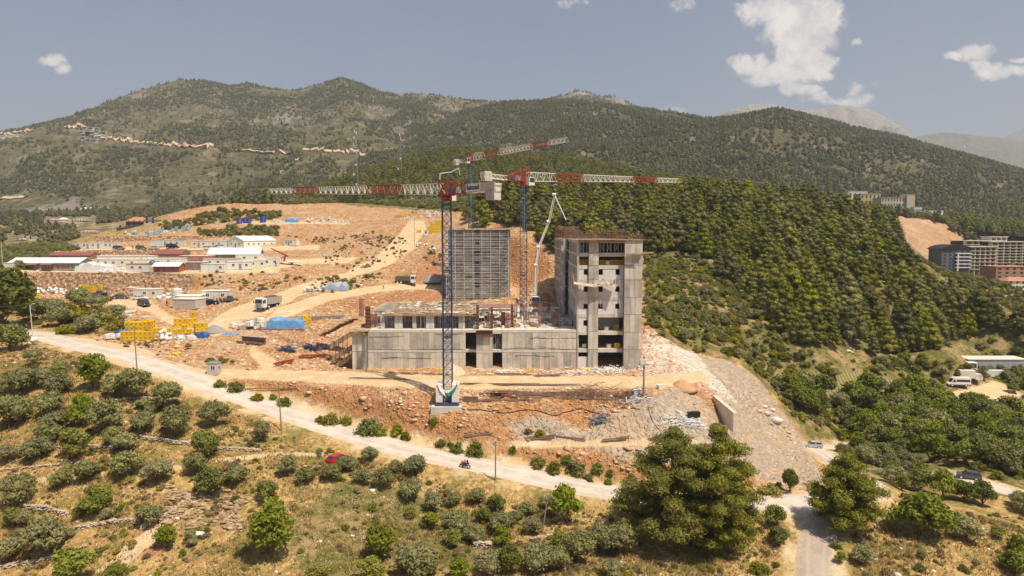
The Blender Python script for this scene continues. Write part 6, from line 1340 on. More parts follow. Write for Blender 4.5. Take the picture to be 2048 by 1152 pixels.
# small built things on the slope
p = hit(941, 806); mb = MB(); mb.box(-1.3, 1.3, 0, .12, 0, 1.1); [mb.box(-1.3+k*.26, -1.26+k*.26, -.05, -.002, 0, 1.1) for k in range(11)]; [mb.box(-1.3, 1.3, -.07, -.052, .1+k*.3, .16+k*.3) for k in range(4)]; tag(mb.build('formwork_sheet', rust2, loc=p), 'dark brown ribbed steel sheet propped on the slope', 'sheet')
p = hit(1000, 800); o_ = thing('storage_rack', 'low brown steel rack carrying boards below the pad', 'rack', p); mb = MB(); [mb.bar((x, y, -.3), (x, y, 1.5), .06) for x in (-1.3, 1.3, 3) for y in (0, 1)]; [mb.bar((-1.3, y, z), (3, y, z), .06) for y in (0, 1) for z in (.5, 1.4)]; mb.build('frame', rust, o_); mb = MB(); mb.box(-1.4, 1.2, -.1, 1.1, 1.47, 1.7); mb.build('board_stack', plank, o_); mb = MB(); mb.box(.2, .9, 0, .8, .4, .9); mb.build('red_box', redp, o_)
p = hit(1387, 838); mb = MB(); mb.bb(Vector((0, 0, .2)), 2.1, .9, .9, .1); tag(mb.build('steel_bin', blk, loc=p), 'black steel bin on the right hand rubble slope', 'bin'); p = hit(1319, 780); mb = MB(); mb.bb(Vector((0, 0, 0)), .8, .8, .8, .4); mb.cur = 1; mb.bb(Vector((0, 0, .81)), .9, .9, .05, .4); tag(mb.build('white_crate', [galv, wht], loc=p), 'white crate at the pad edge right of the transformer pole', 'crate')
p = hit(502, 689); o_ = thing('steel_trough', 'long brown steel mould lying tilted on the dump slope', 'steel mould', p+Vector((0, 0, .3)), -.4); [MB().box(-3.6, 3.6, y, y+.12, 0, z).build('side_plate', rust2, o_) for y, z in ((-.9, .5), (.9, 1.3))]; MB().box(-3.6, 3.6, .6, 1.0, 1.31, 1.45).build('top_plate', greyp, o_); MB().box(-3.6, 3.6, -.78, .89, -.1, .02).build('bottom_plate', rust, o_)
p = hit(485, 660); mb = MB(); mb.bb(Vector((0, 0, -.2)), 1.6, 1.3, 1.7, .6, Matrix.Rotation(.35, 4, 'X')); tag(mb.build('tilted_box', greyp, loc=p), 'tilted brown grey box among the white pallets', 'box')
p = hit(291, 642); o_ = thing('folding_table', 'small white metal frame stand behind the biggest yellow stack', 'stand', p); MB().box(-1, 1, -.5, .5, 1.0, 1.1).build('top', wht, o_); [MB().bar((x, y, 0), (x, y, 1.0), .05).build('leg', galv, o_) for x in (-.9, .9) for y in (-.4, .4)]
p = hit(1275, 796); o_ = thing('electric_cabinet', 'pale electric cabinet standing left of the transformer pole', 'cabinet', p); MB().box(-.65, .65, 0, .7, -.2, 1.35).build('body', mat('pale grey', (.6, .62, .6), .6), o_); MB().box(-.72, .72, -.07, .77, 1.36, 1.44).build('lid', wht, o_); MB().box(-.02, .02, -.03, -.003, .1, 1.2).build('door_seam', greyp, o_)
# concrete retaining slab at the right end of the pad
a, b_, c_ = P(1425, 790, 131), P(1467, 826, 121), None; mb = MB(); d = (b_-a); n_ = Vector((-d.y, d.x, 0)).normalized()*.7
mb.poly([a, b_, b_+n_, a+n_, a-Vector((0,0,3.2)), b_-Vector((0,0,3.6)), b_+n_-Vector((0,0,3.6)), a+n_-Vector((0,0,3.2))], [(0,3,2,1),(4,5,6,7),(0,1,5,4),(1,2,6,5),(2,3,7,6),(3,0,4,7)]); tag(mb.build('concrete_wall', conc_l), 'slanting pale concrete retaining wall at the right end of the pad', 'wall')
# black hose across the slope
def draped(L, r, m_, label, name='hose', cat='hose'): q = [hit(*a) for a in L]; q = smooth_path([tuple(v_) for v_ in q], .8); mb = MB(); pts_ = [Vector((v_[0], v_[1], gz(v_[0], v_[1])+r+.03)) for v_ in q]; mb.path(pts_, r, 5); return tag(mb.build(name, m_), label, cat)
draped([(905,805),(925,822),(960,823),(1000,828),(1070,822),(1110,833),(1165,823),(1215,832),(1240,818),(1280,822)], .07, blk, 'thin black hose winding across the whole slope below the pad'); draped([(1296,815),(1305,845),(1332,878)], .05, blk, 'short black cable running down the grey slope', 'cable', 'cable')
# ------------------------------------------------------------------ poles, masts, lamps, wires
def pole(px, pb, pt_2, label, r=.13, m_=None, arm=True, name='utility_pole', cat='pole', lean=0., Y=None):
    p = hit(px, pb) if Y is None else Vector((XP(px, Y), Y, gz(XP(px, Y), Y))); top_ = ZP(pt_2, p.y); o_ = thing(name, label, cat, p); H = top_-p.z; mb = MB(); mb.bar((0, 0, -.6), (lean, 0, H), r, 8, r*.65); mb.build('shaft', m_ or wood, o_)
    if arm:
        mb = MB(); mb.bar((lean-.6, 0, H-.3), (lean+.6, 0, H-.3), .05); mb.build('crossarm', m_ or wood, o_)
        for x in (-.55, 0, .55): mb = MB(); mb.lathe([(.05, 0), (.08, .1), (.04, .2)], (lean+x, 0, H-.25 if x else H), 6); mb.build('insulator', wht, o_)
    return o_, p+Vector((lean, 0, H))
pA, tA = pole(67, 684, 610, 'lamp post at the left edge beside the parked black cars', .12, cream, False, 'lamp_post', 'lamp post', -.4); mb = MB(); H_ = tA.z-pA.location.z; mb.bar((-.4, 0, H_), (.5, -.3, H_+.3), .05); mb.build('arm', galv, pA); mb = MB(); mb.bb(Vector((.65, -.35, H_+.25)), .6, .25, .12, -.4); mb.build('lamp_head', wht, pA)
_, tB = pole(275, 750, 652, 'wooden pole in front of the biggest yellow stack', lean=-.3); _, tC = pole(563, 862, 765, 'wooden pole beside the road bend above the orchard', lean=-.3); _, tD = pole(991, 962, 882, 'brown wooden pole right of the motorcycle', lean=.0)
_, tE = pole(1083, 1068, 990, 'leaning grey pole between the olives at the bottom', lean=.9)
pF, tF = pole(1287, 800, 712, 'thick transformer pole in front of the right corner of the tower', .2, wood, True); H_ = tF.z-pF.location.z; mb = MB(); mb.box(-.9, .9, -.5, .3, H_-1.6, H_-1.45); mb.build('platform', steelgrey, pF); mb = MB(); mb.box(-.75, .0, -.45, .2, H_-1.44, H_-.5); mb.build('transformer', galv, pF)
for (px, pb, pt_2, lb) in ((163,512,482,'thin pole on the green slope left of the camp'),(5,535,483,'thin pole at the far left edge above the shed'),(226,463,444,'pole beside the red roofed houses'),(152,471,456,'small pole beside the pink roofed house')): pole(px, pb, pt_2, lb, .1, cream, False)
def wire(a, b_, label, sag=.6): mb = MB(); n = 12; mb.path([a.lerp(b_, k/n)-Vector((0, 0, sag*4*(k/n)*(1-k/n))) for k in range(n+1)], .012, 3); tag(mb.build('power_line', steelgrey), label, 'wire')
wire(tE, tE+Vector((9, -14, -9.5)), 'power line running down right from the leaning pole'); wire(tE+Vector((.5, 0, 0)), tE+Vector((10, -13, -10)), 'second power line beside the first below the leaning pole'); wire(tA, tA+Vector((-22, 3, .5)), 'power line leaving the lamp post to the left')
pl, tl = pole(829, 492, 426, 'tall thin lamp mast beside the upper track', .1, rust2, False, 'lamp_mast', 'lamp mast'); H_ = tl.z-pl.location.z
for s in (-1, 1): mb = MB(); mb.bb(Vector((s*.7, 0, H_-.1)), .7, .3, .6, 0); mb.bar((0, 0, H_-.3), (s*.7, 0, H_), .05); mb.build('lamp_head', rust2, pl)
def lattice(px, pb, pt_2, Y, hw, label, arms=6):
    x = XP(px, Y); z0 = gz(x, Y); p = Vector((x, Y, z0-3)); H = ZP(pt_2, Y)-p.z; o_ = thing('antenna_mast', label, 'antenna mast', p); mb = MB(); n = int(H/2.2); f = lambda z: hw*(1-.55*z/H)
    for k in range(n):
        z0_, z1_ = H*k/n, H*(k+1)/n; a = [(-f(z0_), -f(z0_)), (f(z0_), -f(z0_)), (f(z0_), f(z0_)), (-f(z0_), f(z0_))]; b_ = [(-f(z1_), -f(z1_)), (f(z1_), -f(z1_)), (f(z1_), f(z1_)), (-f(z1_), f(z1_))]
        for q in range(4): mb.bar((*a[q], z0_), (*b_[q], z1_), .09); mb.bar((*a[q], z0_), (*b_[(q+1) % 4], z1_), .05)
    mb.build('lattice', steelgrey, o_); rg = random.Random(px)
    for k in range(arms): mb = MB(); t_ = rg.uniform(0, 6.28); z = H*rg.uniform(.72, .98); mb.bb(Vector((math.cos(t_)*1.3, math.sin(t_)*1.3, z)), .5, .5, 2.2, t_); mb.build('antenna', wht, o_)
    for k in range(3): mb = MB(); z = H*(.35+.12*k); mb.lathe([(.1, 0), (.7, .25), (.8, .3)], (0, 0, 0), 10, Matrix.Translation((1.0*(-1)**k, -1.2, z)) @ Matrix.Rotation(math.pi/2, 4, 'X')); mb.build('dish', wht, o_)
lattice(713, 370, 262, 560, 2.2, 'left lattice antenna mast rising from the pine ridge', 9); lattice(801, 340, 247, 600, 2.0, 'right lattice antenna mast, slimmer, on the pine ridge', 5)
# far pump boom and shed on the ridge behind the cranes
p = P(905, 345, 560); mb = MB(); mb.bar(P(880, 347, 560), P(903, 344, 560), .6); mb.bar(P(903, 344, 560), P(917, 336, 560), .5); mb.bar(P(917, 336, 560), P(920, 350, 560), .35); mb.bar(P(880, 347, 560), P(880, 362, 560), .5); tag(mb.build('distant_boom', wht), 'distant white pump boom on the ridge behind the nearest crane', 'pump boom')
# ------------------------------------------------------------------ buildings beyond the site
def block_(px0, px1, pb, pt_2, Y, d, label, nst, nbay, wm_, fmt, rz=0., name='apartment_block', win=True, slabs=None, slabm=None, open_=False, zbot=None):
    x0, x1 = XP(px0, Y), XP(px1, Y); z0 = ZP(pb, Y); z1 = ZP(pt_2, Y); w_ = x1-x0; H = z1-z0; o_ = thing(name, label, 'building', ((x0+x1)/2, Y, z0), rz); mb = MB()
    if open_:
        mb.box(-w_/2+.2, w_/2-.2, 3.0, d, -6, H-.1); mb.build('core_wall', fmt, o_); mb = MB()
        for k in range(nbay+1): x = -w_/2+w_*k/nbay; mb.box(x-.35, x+.35, -.05, 3, -6, H-.4)
        mb.build('column', wm_, o_)
        for k in range(nst+1): MB().box(-w_/2-.4, w_/2+.4, -.5, 2.99, H*k/nst-.35, H*k/nst).build('floor_slab', slabm or conc_l, o_)
        MB().box(-w_/2-.8, w_/2+.8, -.9, d+.5, H+.01, H+.4).build('roof', slabm or conc_l, o_)
    else:
        mb.box(-w_/2, w_/2, 0, d, -8, H); mb.build('wall', wm_, o_); MB().box(-w_/2-.3, w_/2+.3, -.3, d+.3, H+.01, H+.35).build('roof', fmt, o_)
        if win:
            for j in range(nst):
                for k in range(nbay): x = -w_/2+w_*(k+.5)/nbay; z = H*(j+.3)/nst; mb = MB(); ww = w_/nbay*.42; mb.box(x-ww/2, x+ww/2, -.06, -.003, z, z+H/nst*.5); mb.build('window', glass, o_)
    return o_
beige = mat('beige render', (.58, .50, .38), .9, streak=.2); yb_ = mat('yellow render', (.55, .45, .22), .9)
block_(1760, 1812, 424, 396, 640, 16, 'long beige concrete hotel shell on the forest ridge at the right', 3, 9, beige, beige, name='hotel_shell'); MBq = block_(1811, 1827, 426, 389, 638, 12, 'tall blank beige end tower of the hotel on the ridge', 1, 1, beige, beige, win=False, name='hotel_tower')
block_(1718, 1758, 410, 388, 660, 14, 'upper left wing of the beige hotel with a pale flat roof', 2, 5, yb_, beige, name='hotel_wing'); block_(1693, 1732, 400, 383, 690, 10, 'small pale rooftop house left of the hotel', 1, 4, cream, roofw, name='ridge_house')
block_(1827, 1884, 432, 420, 600, 12, 'low white house with black trim right of the beige hotel', 1, 5, wht, blk, name='white_house'); block_(1826, 1842, 420, 415, 604, 6, 'white roof pavilion on top of the black trimmed house', 1, 1, wht, wht, win=False, name='roof_pavilion')
o_ = block_(1886, 1943, 542, 500, 430, 14, 'dark grey apartment block with a curved black roof and white balconies', 6, 5, mat('slate render', (.13, .14, .17), .7), blk, name='curved_roof_block'); H_ = ZP(500, 430)-ZP(542, 430); w_ = XP(1943, 430)-XP(1886, 430)
n = 14; arc = [(-w_*.56+w_*1.12*k/n, H_+.4+3.0*math.sin(math.pi*k/n)**.7) for k in range(n+1)]; mb = MB(); mb.prism(arc, -.8, 14.8); mb.build('curved_roof', blk, o_)
for k in range(1, 6): MB().box(-w_*.05, w_*.5, -1.6, -.07, H_*k/6-.25, H_*k/6+.35).build('balcony', wht, o_)
MB().box(0, .7, -1.7, -1.0, 0, H_*.8).build('pillar', wht, o_)
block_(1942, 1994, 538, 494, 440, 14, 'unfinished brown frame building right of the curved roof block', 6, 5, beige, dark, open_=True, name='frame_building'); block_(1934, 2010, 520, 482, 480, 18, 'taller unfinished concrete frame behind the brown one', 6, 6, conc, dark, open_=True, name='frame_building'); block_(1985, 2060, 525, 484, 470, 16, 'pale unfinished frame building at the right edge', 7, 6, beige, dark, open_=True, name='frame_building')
block_(1983, 2014, 485, 474, 485, 10, 'rooftop frame with a wide flat slab on the tallest unfinished building', 1, 3, conc_l, conc_l, open_=True, name='roof_structure'); block_(1996, 2070, 566, 534, 395, 14, 'unfinished red brick topped building at the right edge below the frames', 4, 5, mat('red brick frame', (.40, .22, .15), .9), tile, name='brick_building')
def house(px, pb, wpx, label, rc=None, wc=None, d=9, hpx=7, roof=2.0, st=1, rz=0., Y=None):
    p = hit(px, pb) if Y is None else P(px, pb, Y); wm = wpx*p.y/F; h = hpx*p.y/F/st; d = max(d, wm*.5); roof = roof*h/3; o_ = thing('house', label, 'house', p, rz); x0, x1 = -wm/2, wm/2; MB().box(x0, x1, 0, d, -4, h*st).build('wall', wc or wht, o_)
    mb = MB(); H_ = h*st; e = .6; mb.poly([(x0-e, -e, H_), (x1+e, -e, H_), (x1+e, d+e, H_), (x0-e, d+e, H_), (x0+wm*.25, d/2, H_+roof), (x1-wm*.25, d/2, H_+roof)], [(0,3,2,1),(0,1,5,4),(1,2,5),(2,3,4,5),(3,0,4)]); mb.build('roof', rc or tile, o_)
    for j in range(st):
        for k in range(max(2, int(wm/3))): x = x0+wm*(k+.5)/max(2, int(wm/3)); MB().box(x-.5, x+.5, -.06, -.003, h*j+1, h*j+2.2).build('window', glass, o_)
    return o_
house(2040, 580, 50, 'orange roofed house at the right edge behind the pines', Y=345, st=2, hpx=18, roof=2.5); house(2035, 572, 5, 'x', Y=400) if False else None
for a in [(269,455,34,'red roofed villa with dark glass front left of the earth mound',None,mat('dark front', (.08, .09, .12), .5),9,12,4.5,2),(248,459,30,'wide low red roofed house below the villa',redroof,brownp,9,3,5),(300,450,24,'flat roofed modern house between villa and mound',greyp,greyp,9,11,.4,2),(175,468,38,'pink roofed house group above the green slope',mat('pink roof', (.50, .25, .2), .9),cream,9,3,4.5),(105,444,18,'red roofed house at the end of the pale lane',mat('pink roof', (.50, .25, .2), .9),cream,9,3.5,3),(123,443,12,'white gabled house beside the red roofed one',wht,wht,9,4,3),(159,443,32,'long low house with a curved white roof on the valley side',roofw,brownp,9,2.2,2.0),(56,481,22,'white house at the left edge behind the green slope',greyp,wht,9,6,.8,2),(40,483,16,'grey house in front of the white one at the left edge',greyp,greyp,9,4),(105,470,18,'low reddish house left of the green slope top',redroof,cream,9,3,3)]:
    house(*a)
SCARS = []
# villa terraces high on the mountain, found on the range's surface
def onmount(px, py, ln='mountain_west'):
    u, X, Yv, zz, T, _ = LAY[ln]; i = int(np.argmin(np.abs(u-px))); d = ray(px, py); zl = CZ+(HZ-py)/F*Yv[:, i]; k = np.argmax(zz[:, i] >= zl); return Vector((X[k, i], Yv[k, i], zz[k, i]))
rg = random.Random(11); k = 0
PT = [('upper row', 262), ('second row', 270), ('third row', 277), ('lowest row', 284)]
for r_, (rn, py) in enumerate(PT):
    for i in range(5 if r_ else 3):
        px = 176+r_*1+i*10.5+(8 if not r_ else 0); p = onmount(px, py+2); s = p.y/F; o_ = thing('hillside_villa', 'grey white villa number %s from the left in the %s of the mountain estate' % (('one', 'two', 'three', 'four', 'five')[i], rn), 'villa', p+Vector((0, -4, -1)))
        w_ = s*8.5; h_ = s*4.0; mb = MB(); mb.box(-w_/2, w_/2, 0, w_*.8, -6, h_); mb.build('wall', cream if i % 2 else greyp, o_); MB().box(-w_/2-.5, w_/2+.5, -2, w_*.8, h_+.01, h_+.9).build('roof', greyp if i % 2 else wht, o_); MB().box(-w_*.35, w_*.3, -.3, -.01, h_*.2, h_*.7).build('window', glass, o_)
for i, px in enumerate((18, 32, 46)): p = onmount(px, 278); s = p.y/F; o_ = thing('hillside_villa', ('left', 'middle', 'right')[i]+' one of three pale villas near the skyline at the far left', 'villa', p+Vector((0, -4, -1))); MB().box(-s*6, s*6, 0, 12, -5, s*3).build('wall', cream, o_); MB().box(-s*6.5, s*6.5, -1, 12.5, s*3+.01, s*3+.8).build('roof', wht, o_)
p = onmount(195, 423); mb = MB(); n = 10; arc = [(math.cos(math.pi*k/n)*5, math.sin(math.pi*k/n)*4) for k in range(n+1)]
for j in range(5): M_ = Matrix.Translation((j*9-18, 0, 0)) @ Matrix.Rotation(.1, 4, 'Z'); mb.prism(arc, 0, 26, M_)
SCARS.extend((x, 420, 9) for x in range(172, 224, 4))
tag(mb.build('greenhouse', wht, loc=p), 'long white greenhouse on the valley side above the houses', 'greenhouse')
# scars: pale cut roads on the mountain as rocky ledges
sc_m = mat('cut earth', (.56, .42, .29), .95, col2=(.44, .31, .19), scale=.02)
def scar(L, wv, label_, ln='mountain_west', m_=None, jag=.15):
    rg = random.Random(len(L)*7+int(L[0][0])); q = []
    for a, b_ in zip(L, L[1:]):
        n = max(2, int(math.hypot(b_[0]-a[0], b_[1]-a[1])/2.5))
        for k in range(n): q.append((a[0]+(b_[0]-a[0])*k/n, a[1]+(b_[1]-a[1])*k/n))
    SCARS.extend((x, y, wv*.55+2.5) for x, y in q); mb = MB(); pr = None
    for px, py in q:
        p = onmount(px, py, ln); h_ = wv*1.5*p.y/F*(1+rg.uniform(-jag, jag)); row = [p+Vector((0, -3, -h_*.5)), p+Vector((0, -5, h_*.1)), p+Vector((0, 3, h_*.5+1)), p+Vector((0, 14, h_*.5-2))]
        if pr: mb.poly(pr+row, [(0,4,5,1),(1,5,6,2),(2,6,7,3)])
        pr = row
    return tag(mb.build('mountain_road', m_ or sc_m), kind='structure')
scar([(140,264),(165,262),(185,262)], 5, ''); scar([(200,282),(225,284),(260,289),(300,294),(350,297),(400,299),(440,302)], 6, ''); scar([(480,304),(530,308),(580,312)], 3, ''); scar([(610,304),(650,306),(690,310),(730,315),(770,322)], 6, ''); scar([(610,318),(590,332),(570,346),(555,356)], 4, ''); scar([(0,402),(30,400),(60,397)], 5, ''); scar([(15,276),(40,274),(60,268),(85,266)], 4, '')

# ------------------------------------------------------------------ plants
pine1 = leafmat('pine needles', (.135, .145, .022), (.28, .26, .048), .3, .25, scale=.9)
pine2 = leafmat('forest needles', (.105, .115, .018), (.225, .205, .042), .95, .2, scale=.12)
farl = leafmat('distant needles', (.095, .10, .034), (.18, .162, .066), .8, .2, scale=.02)
olv = leafmat('olive leaves', (.18, .185, .065), (.33, .305, .13), .4, .2)
grn = leafmat('fresh leaves', (.16, .20, .025), (.32, .33, .05), .35, .3, scale=1.2)
dgr = leafmat('dark leaves', (.11, .14, .02), (.24, .245, .045), .6, .25, scale=.8)
ylg = leafmat('yellow green leaves', (.26, .28, .04), (.36, .34, .08), .3, .45)
scrb = leafmat('scrub leaves', (.15, .17, .022), (.34, .28, .06), .7, .25)
drys = leafmat('dry twigs', (.36, .25, .11), (.20, .15, .07), .4, .2)
bark = mat('bark', (.16, .11, .075), .95, col2=(.10, .07, .05), scale=3)

def leaf_mesh(name, clumps, n, size, mt_, seed=0, aspect=.55, jit=.8, core=.72, up=.0, shell=.35, mesh=None):
    r = np.random.default_rng(seed); C = np.array([c[:3] for c in clumps], float); Rr = np.array([c[3:6] for c in clumps], float)
    wgt = (Rr[:,0]*Rr[:,2]); k = r.choice(len(C), n, p=wgt/wgt.sum())
    d = r.normal(size=(n, 3)); d[:,2] += .25; d /= np.linalg.norm(d, axis=1)[:, None]
    # lumpy surface
    ph = r.uniform(0, 6.28, (len(C), 3)); lump = 1+.16*np.sin(d[:,0]*5+ph[k,0])*np.sin(d[:,1]*5+ph[k,1])+.1*np.sin(d[:,2]*8+ph[k,2])
    rad = (1-shell*r.random(n)**1.5)*lump
    p = C[k]+Rr[k]*d*rad[:, None]
    nrm = d+r.normal(size=(n, 3))*jit; nrm[:,2] += up; nrm /= np.linalg.norm(nrm, axis=1)[:, None]
    t1 = np.cross(nrm, r.normal(size=(n, 3))); t1 /= np.linalg.norm(t1, axis=1)[:, None]; t2 = np.cross(nrm, t1)
    s = size*r.uniform(.6, 1.3, n)[:, None]; a = t1*s*.5; b_ = t2*s*.5*aspect
    V_ = np.stack([p-a, p-b_+a*.1, p+a, p+b_+a*.1], 1).reshape(-1, 3); Fa = np.arange(4*n).reshape(n, 4)
    verts = [V_]; nf = n; off = 4*n; tris = []
    if core:
        iv, if_ = ICO[1]; iv = np.array(iv)
        for j in range(len(C)):
            verts.append(C[j]+iv*Rr[j]*core*(1+.15*r.normal(size=(len(iv), 1)))); tris.append(np.array(if_)+off); off += len(iv)
    V_ = np.concatenate(verts); me_ = bpy.data.meshes.new(name); me_.vertices.add(len(V_)); me_.vertices.foreach_set('co', V_.ravel())
    T_ = np.concatenate(tris) if tris else np.zeros((0, 3), int); lv = np.concatenate([Fa.ravel(), T_.ravel()])
    me_.loops.add(len(lv)); me_.loops.foreach_set('vertex_index', lv.astype(np.int32))
    ls = np.concatenate([np.arange(0, 4*n, 4), 4*n+np.arange(0, 3*len(T_), 3)]); lt = np.concatenate([np.full(n, 4), np.full(len(T_), 3)])
    me_.polygons.add(len(ls)); me_.polygons.foreach_set('loop_start', ls); me_.polygons.foreach_set('loop_total', lt); me_.update(calc_edges=True); me_.materials.append(mt_); return me_
def round_clumps(seed, n, r, h0, rr=(.35, .55), flat=.85):
    rg = random.Random(seed); L = []
    for k in range(n):
        t_ = rg.uniform(0, 6.28); e = rg.uniform(-.35, 1); q = r*.62*math.cos(e*1.3); s = r*rg.uniform(*rr)
        L.append((math.cos(t_)*q*rg.uniform(.7, 1.05), math.sin(t_)*q*rg.uniform(.7, 1.05), h0+r*flat*(.9+e*.62), s, s, s*.8))
    L.append((0, 0, h0+r*flat*.9, r*.55, r*.55, r*.5*flat)); return L
def trunk_mb(h, r, lean=.1, limbs=5, spread=.5, seed=0, base=0.0):
    rg = random.Random(seed); mb = MB(); p = Vector((0, 0, -.6)); q = Vector((rg.uniform(-lean, lean)*h, rg.uniform(-lean, lean)*h, h))
    m_ = (p+q)/2+Vector((rg.uniform(-1, 1)*lean*.3*h, 0, 0)); mb.bar(p, m_, r*1.15, 7, r*.85); mb.bar(m_, q, r*.85, 7, r*.55)
    for k in range(limbs):
        t_ = 6.28*k/limbs+rg.uniform(-.4, .4); s = m_.lerp(q, rg.uniform(.1, .9)); mb.bar(s, s+Vector((math.cos(t_)*spread*h, math.sin(t_)*spread*h, h*rg.uniform(.3, .7))), r*.42, 5, r*.15)
    return mb
def proto(name, crown_me, tmb, label, cat, group=None, whole=False):
    o_ = empty(name, (0,0,0), 0, label, cat, group)
    t_ = tmb.build('trunk', bark, o_); c_ = bpy.data.objects.new('crown', crown_me); COL.objects.link(c_); reg(c_, o_); return o_
used = {}
def place(key, protos, px, py, wpx, label=None, group=None, hs=1.0, ref=1.0, rz=None, at=None, wm=None):
    p = at if at is not None else hit(px, py); Wm = wm if wm else wpx*p.y/F; s = Wm/ref; o0 = random.choice(protos)
    rz = random.uniform(0, 6.28) if rz is None else rz
    if not used.get(o0.name): used[o0.name] = 1; o_ = o0; o_.location = p; o_.rotation_euler = (0, 0, rz); o_.scale = (s, s, s*hs)
    else: o_ = copy_tree(o0, p, rz, (s, s, s*hs))
    o_['label'] = label or o0['label']
    if group: o_['group'] = group
    elif 'group' in o_: del o_['group']
    return o_
G_OL = 'olive trees on the terraced slope below the road'
OL = [proto('olive_tree', leaf_mesh('olive crown', round_clumps(100+i, 16, 1.0, .04, (.26, .5), .85), 2600, .15, olv, i, .5, core=.55, shell=.6, jit=.75), trunk_mb(.55, .07, .15, 5, .35, i), 'grey green round olive tree growing on the dry orchard terraces', 'tree', G_OL) for i in range(4)]
BR = [proto('broadleaf_tree', leaf_mesh('leafy crown', round_clumps(200+i, 20, 1.0, .0, (.2, .45), 1.05), 3000, .14, grn, i+10, .7, core=.5, shell=.65, jit=.8), trunk_mb(.7, .06, .12, 6, .35, i+5), 'fresh green broadleaf tree on the slope below the road', 'tree') for i in range(2)]
DK = [proto('dark_tree', leaf_mesh('dark crown', round_clumps(300+i, 20, 1.0, -.05, (.22, .46), .95), 2800, .14, dgr, i+20, .7, core=.55, shell=.6, jit=.75), trunk_mb(.6, .06, .12, 5, .35, i+9), 'dark green dense tree', 'tree') for i in range(2)]
YG = [proto('lime_green_tree', leaf_mesh('lime crown', round_clumps(400+i, 18, 1.0, -.15, (.2, .42), 1.0), 1900, .15, ylg, i+30, .8, core=.3, shell=.85, jit=1.1), trunk_mb(.8, .05, .15, 6, .4, i+19), 'yellow green leafy tree on the slope', 'tree') for i in range(2)]
SH = []
for i in range(4):
    o_ = empty('shrub', (0,0,0), 0, 'low green shrub', 'shrub'); c_ = bpy.data.objects.new('foliage', leaf_mesh('shrub foliage', round_clumps(500+i, 11, 1.0, -.35, (.25, .5), .6), 900, .19, (scrb, dgr, scrb, drys)[i], i+40, .6, core=.45, shell=.7, jit=.8)); COL.objects.link(c_); reg(c_, o_)
    s_ = trunk_mb(.35, .04, .1, 4, .6, i).build('stem', bark, o_); SH.append(o_)
Z = lambda L, s, ox, oy: [(ox+a/s, oy+b_/s, c/s) for a, b_, c in L]
olA = Z([(150,205,80),(110,335,130),(30,335,90),(200,300,90),(275,250,80),(265,340,110),(520,345,110),(600,355,140),(40,485,150),(110,430,90),(230,430,120),(470,505,150),(250,500,120),(215,560,120),(650,500,115),(640,405,60),(680,420,50),(750,400,130),(790,525,140),(970,480,140),(500,570,85),(560,590,105),(170,630,120),(30,635,95),(580,705,130),(710,735,130),(390,720,110),(280,760,90),(80,845,150),(880,700,100),(1070,750,100),(1290,700,90),(1375,740,80),(1490,725,90),(1545,680,75),(670,930,115),(40,1085,130),(195,1065,180),(110,935,80),(865,1015,50),(480,905,60),(1185,540,90),(1090,1065,60)], 2.25, 0, 640)
olB = Z([(50,345,100),(170,290,90),(130,425,110),(250,450,120),(320,370,90),(430,365,130),(410,510,140),(530,575,120),(650,545,90),(775,535,110),(660,690,150),(765,755,120),(900,700,140),(975,655,90),(1070,600,100),(1095,705,115),(1165,560,80),(430,960,250),(840,935,160),(1120,920,190),(1240,915,150),(1350,870,200),(1480,810,170),(1590,830,190),(1540,950,120)], 2.844, 680, 820)
fallback = lambda py: 'orchard'
for i, (px, py, w_) in enumerate(olA+olB):
    lab = None
    place('ol', OL, px, py+2, w_*1.22, lab or 'round grey green olive tree on the dry terraces below the pale road', G_OL, ref=2.0, hs=random.uniform(.85, 1.15))
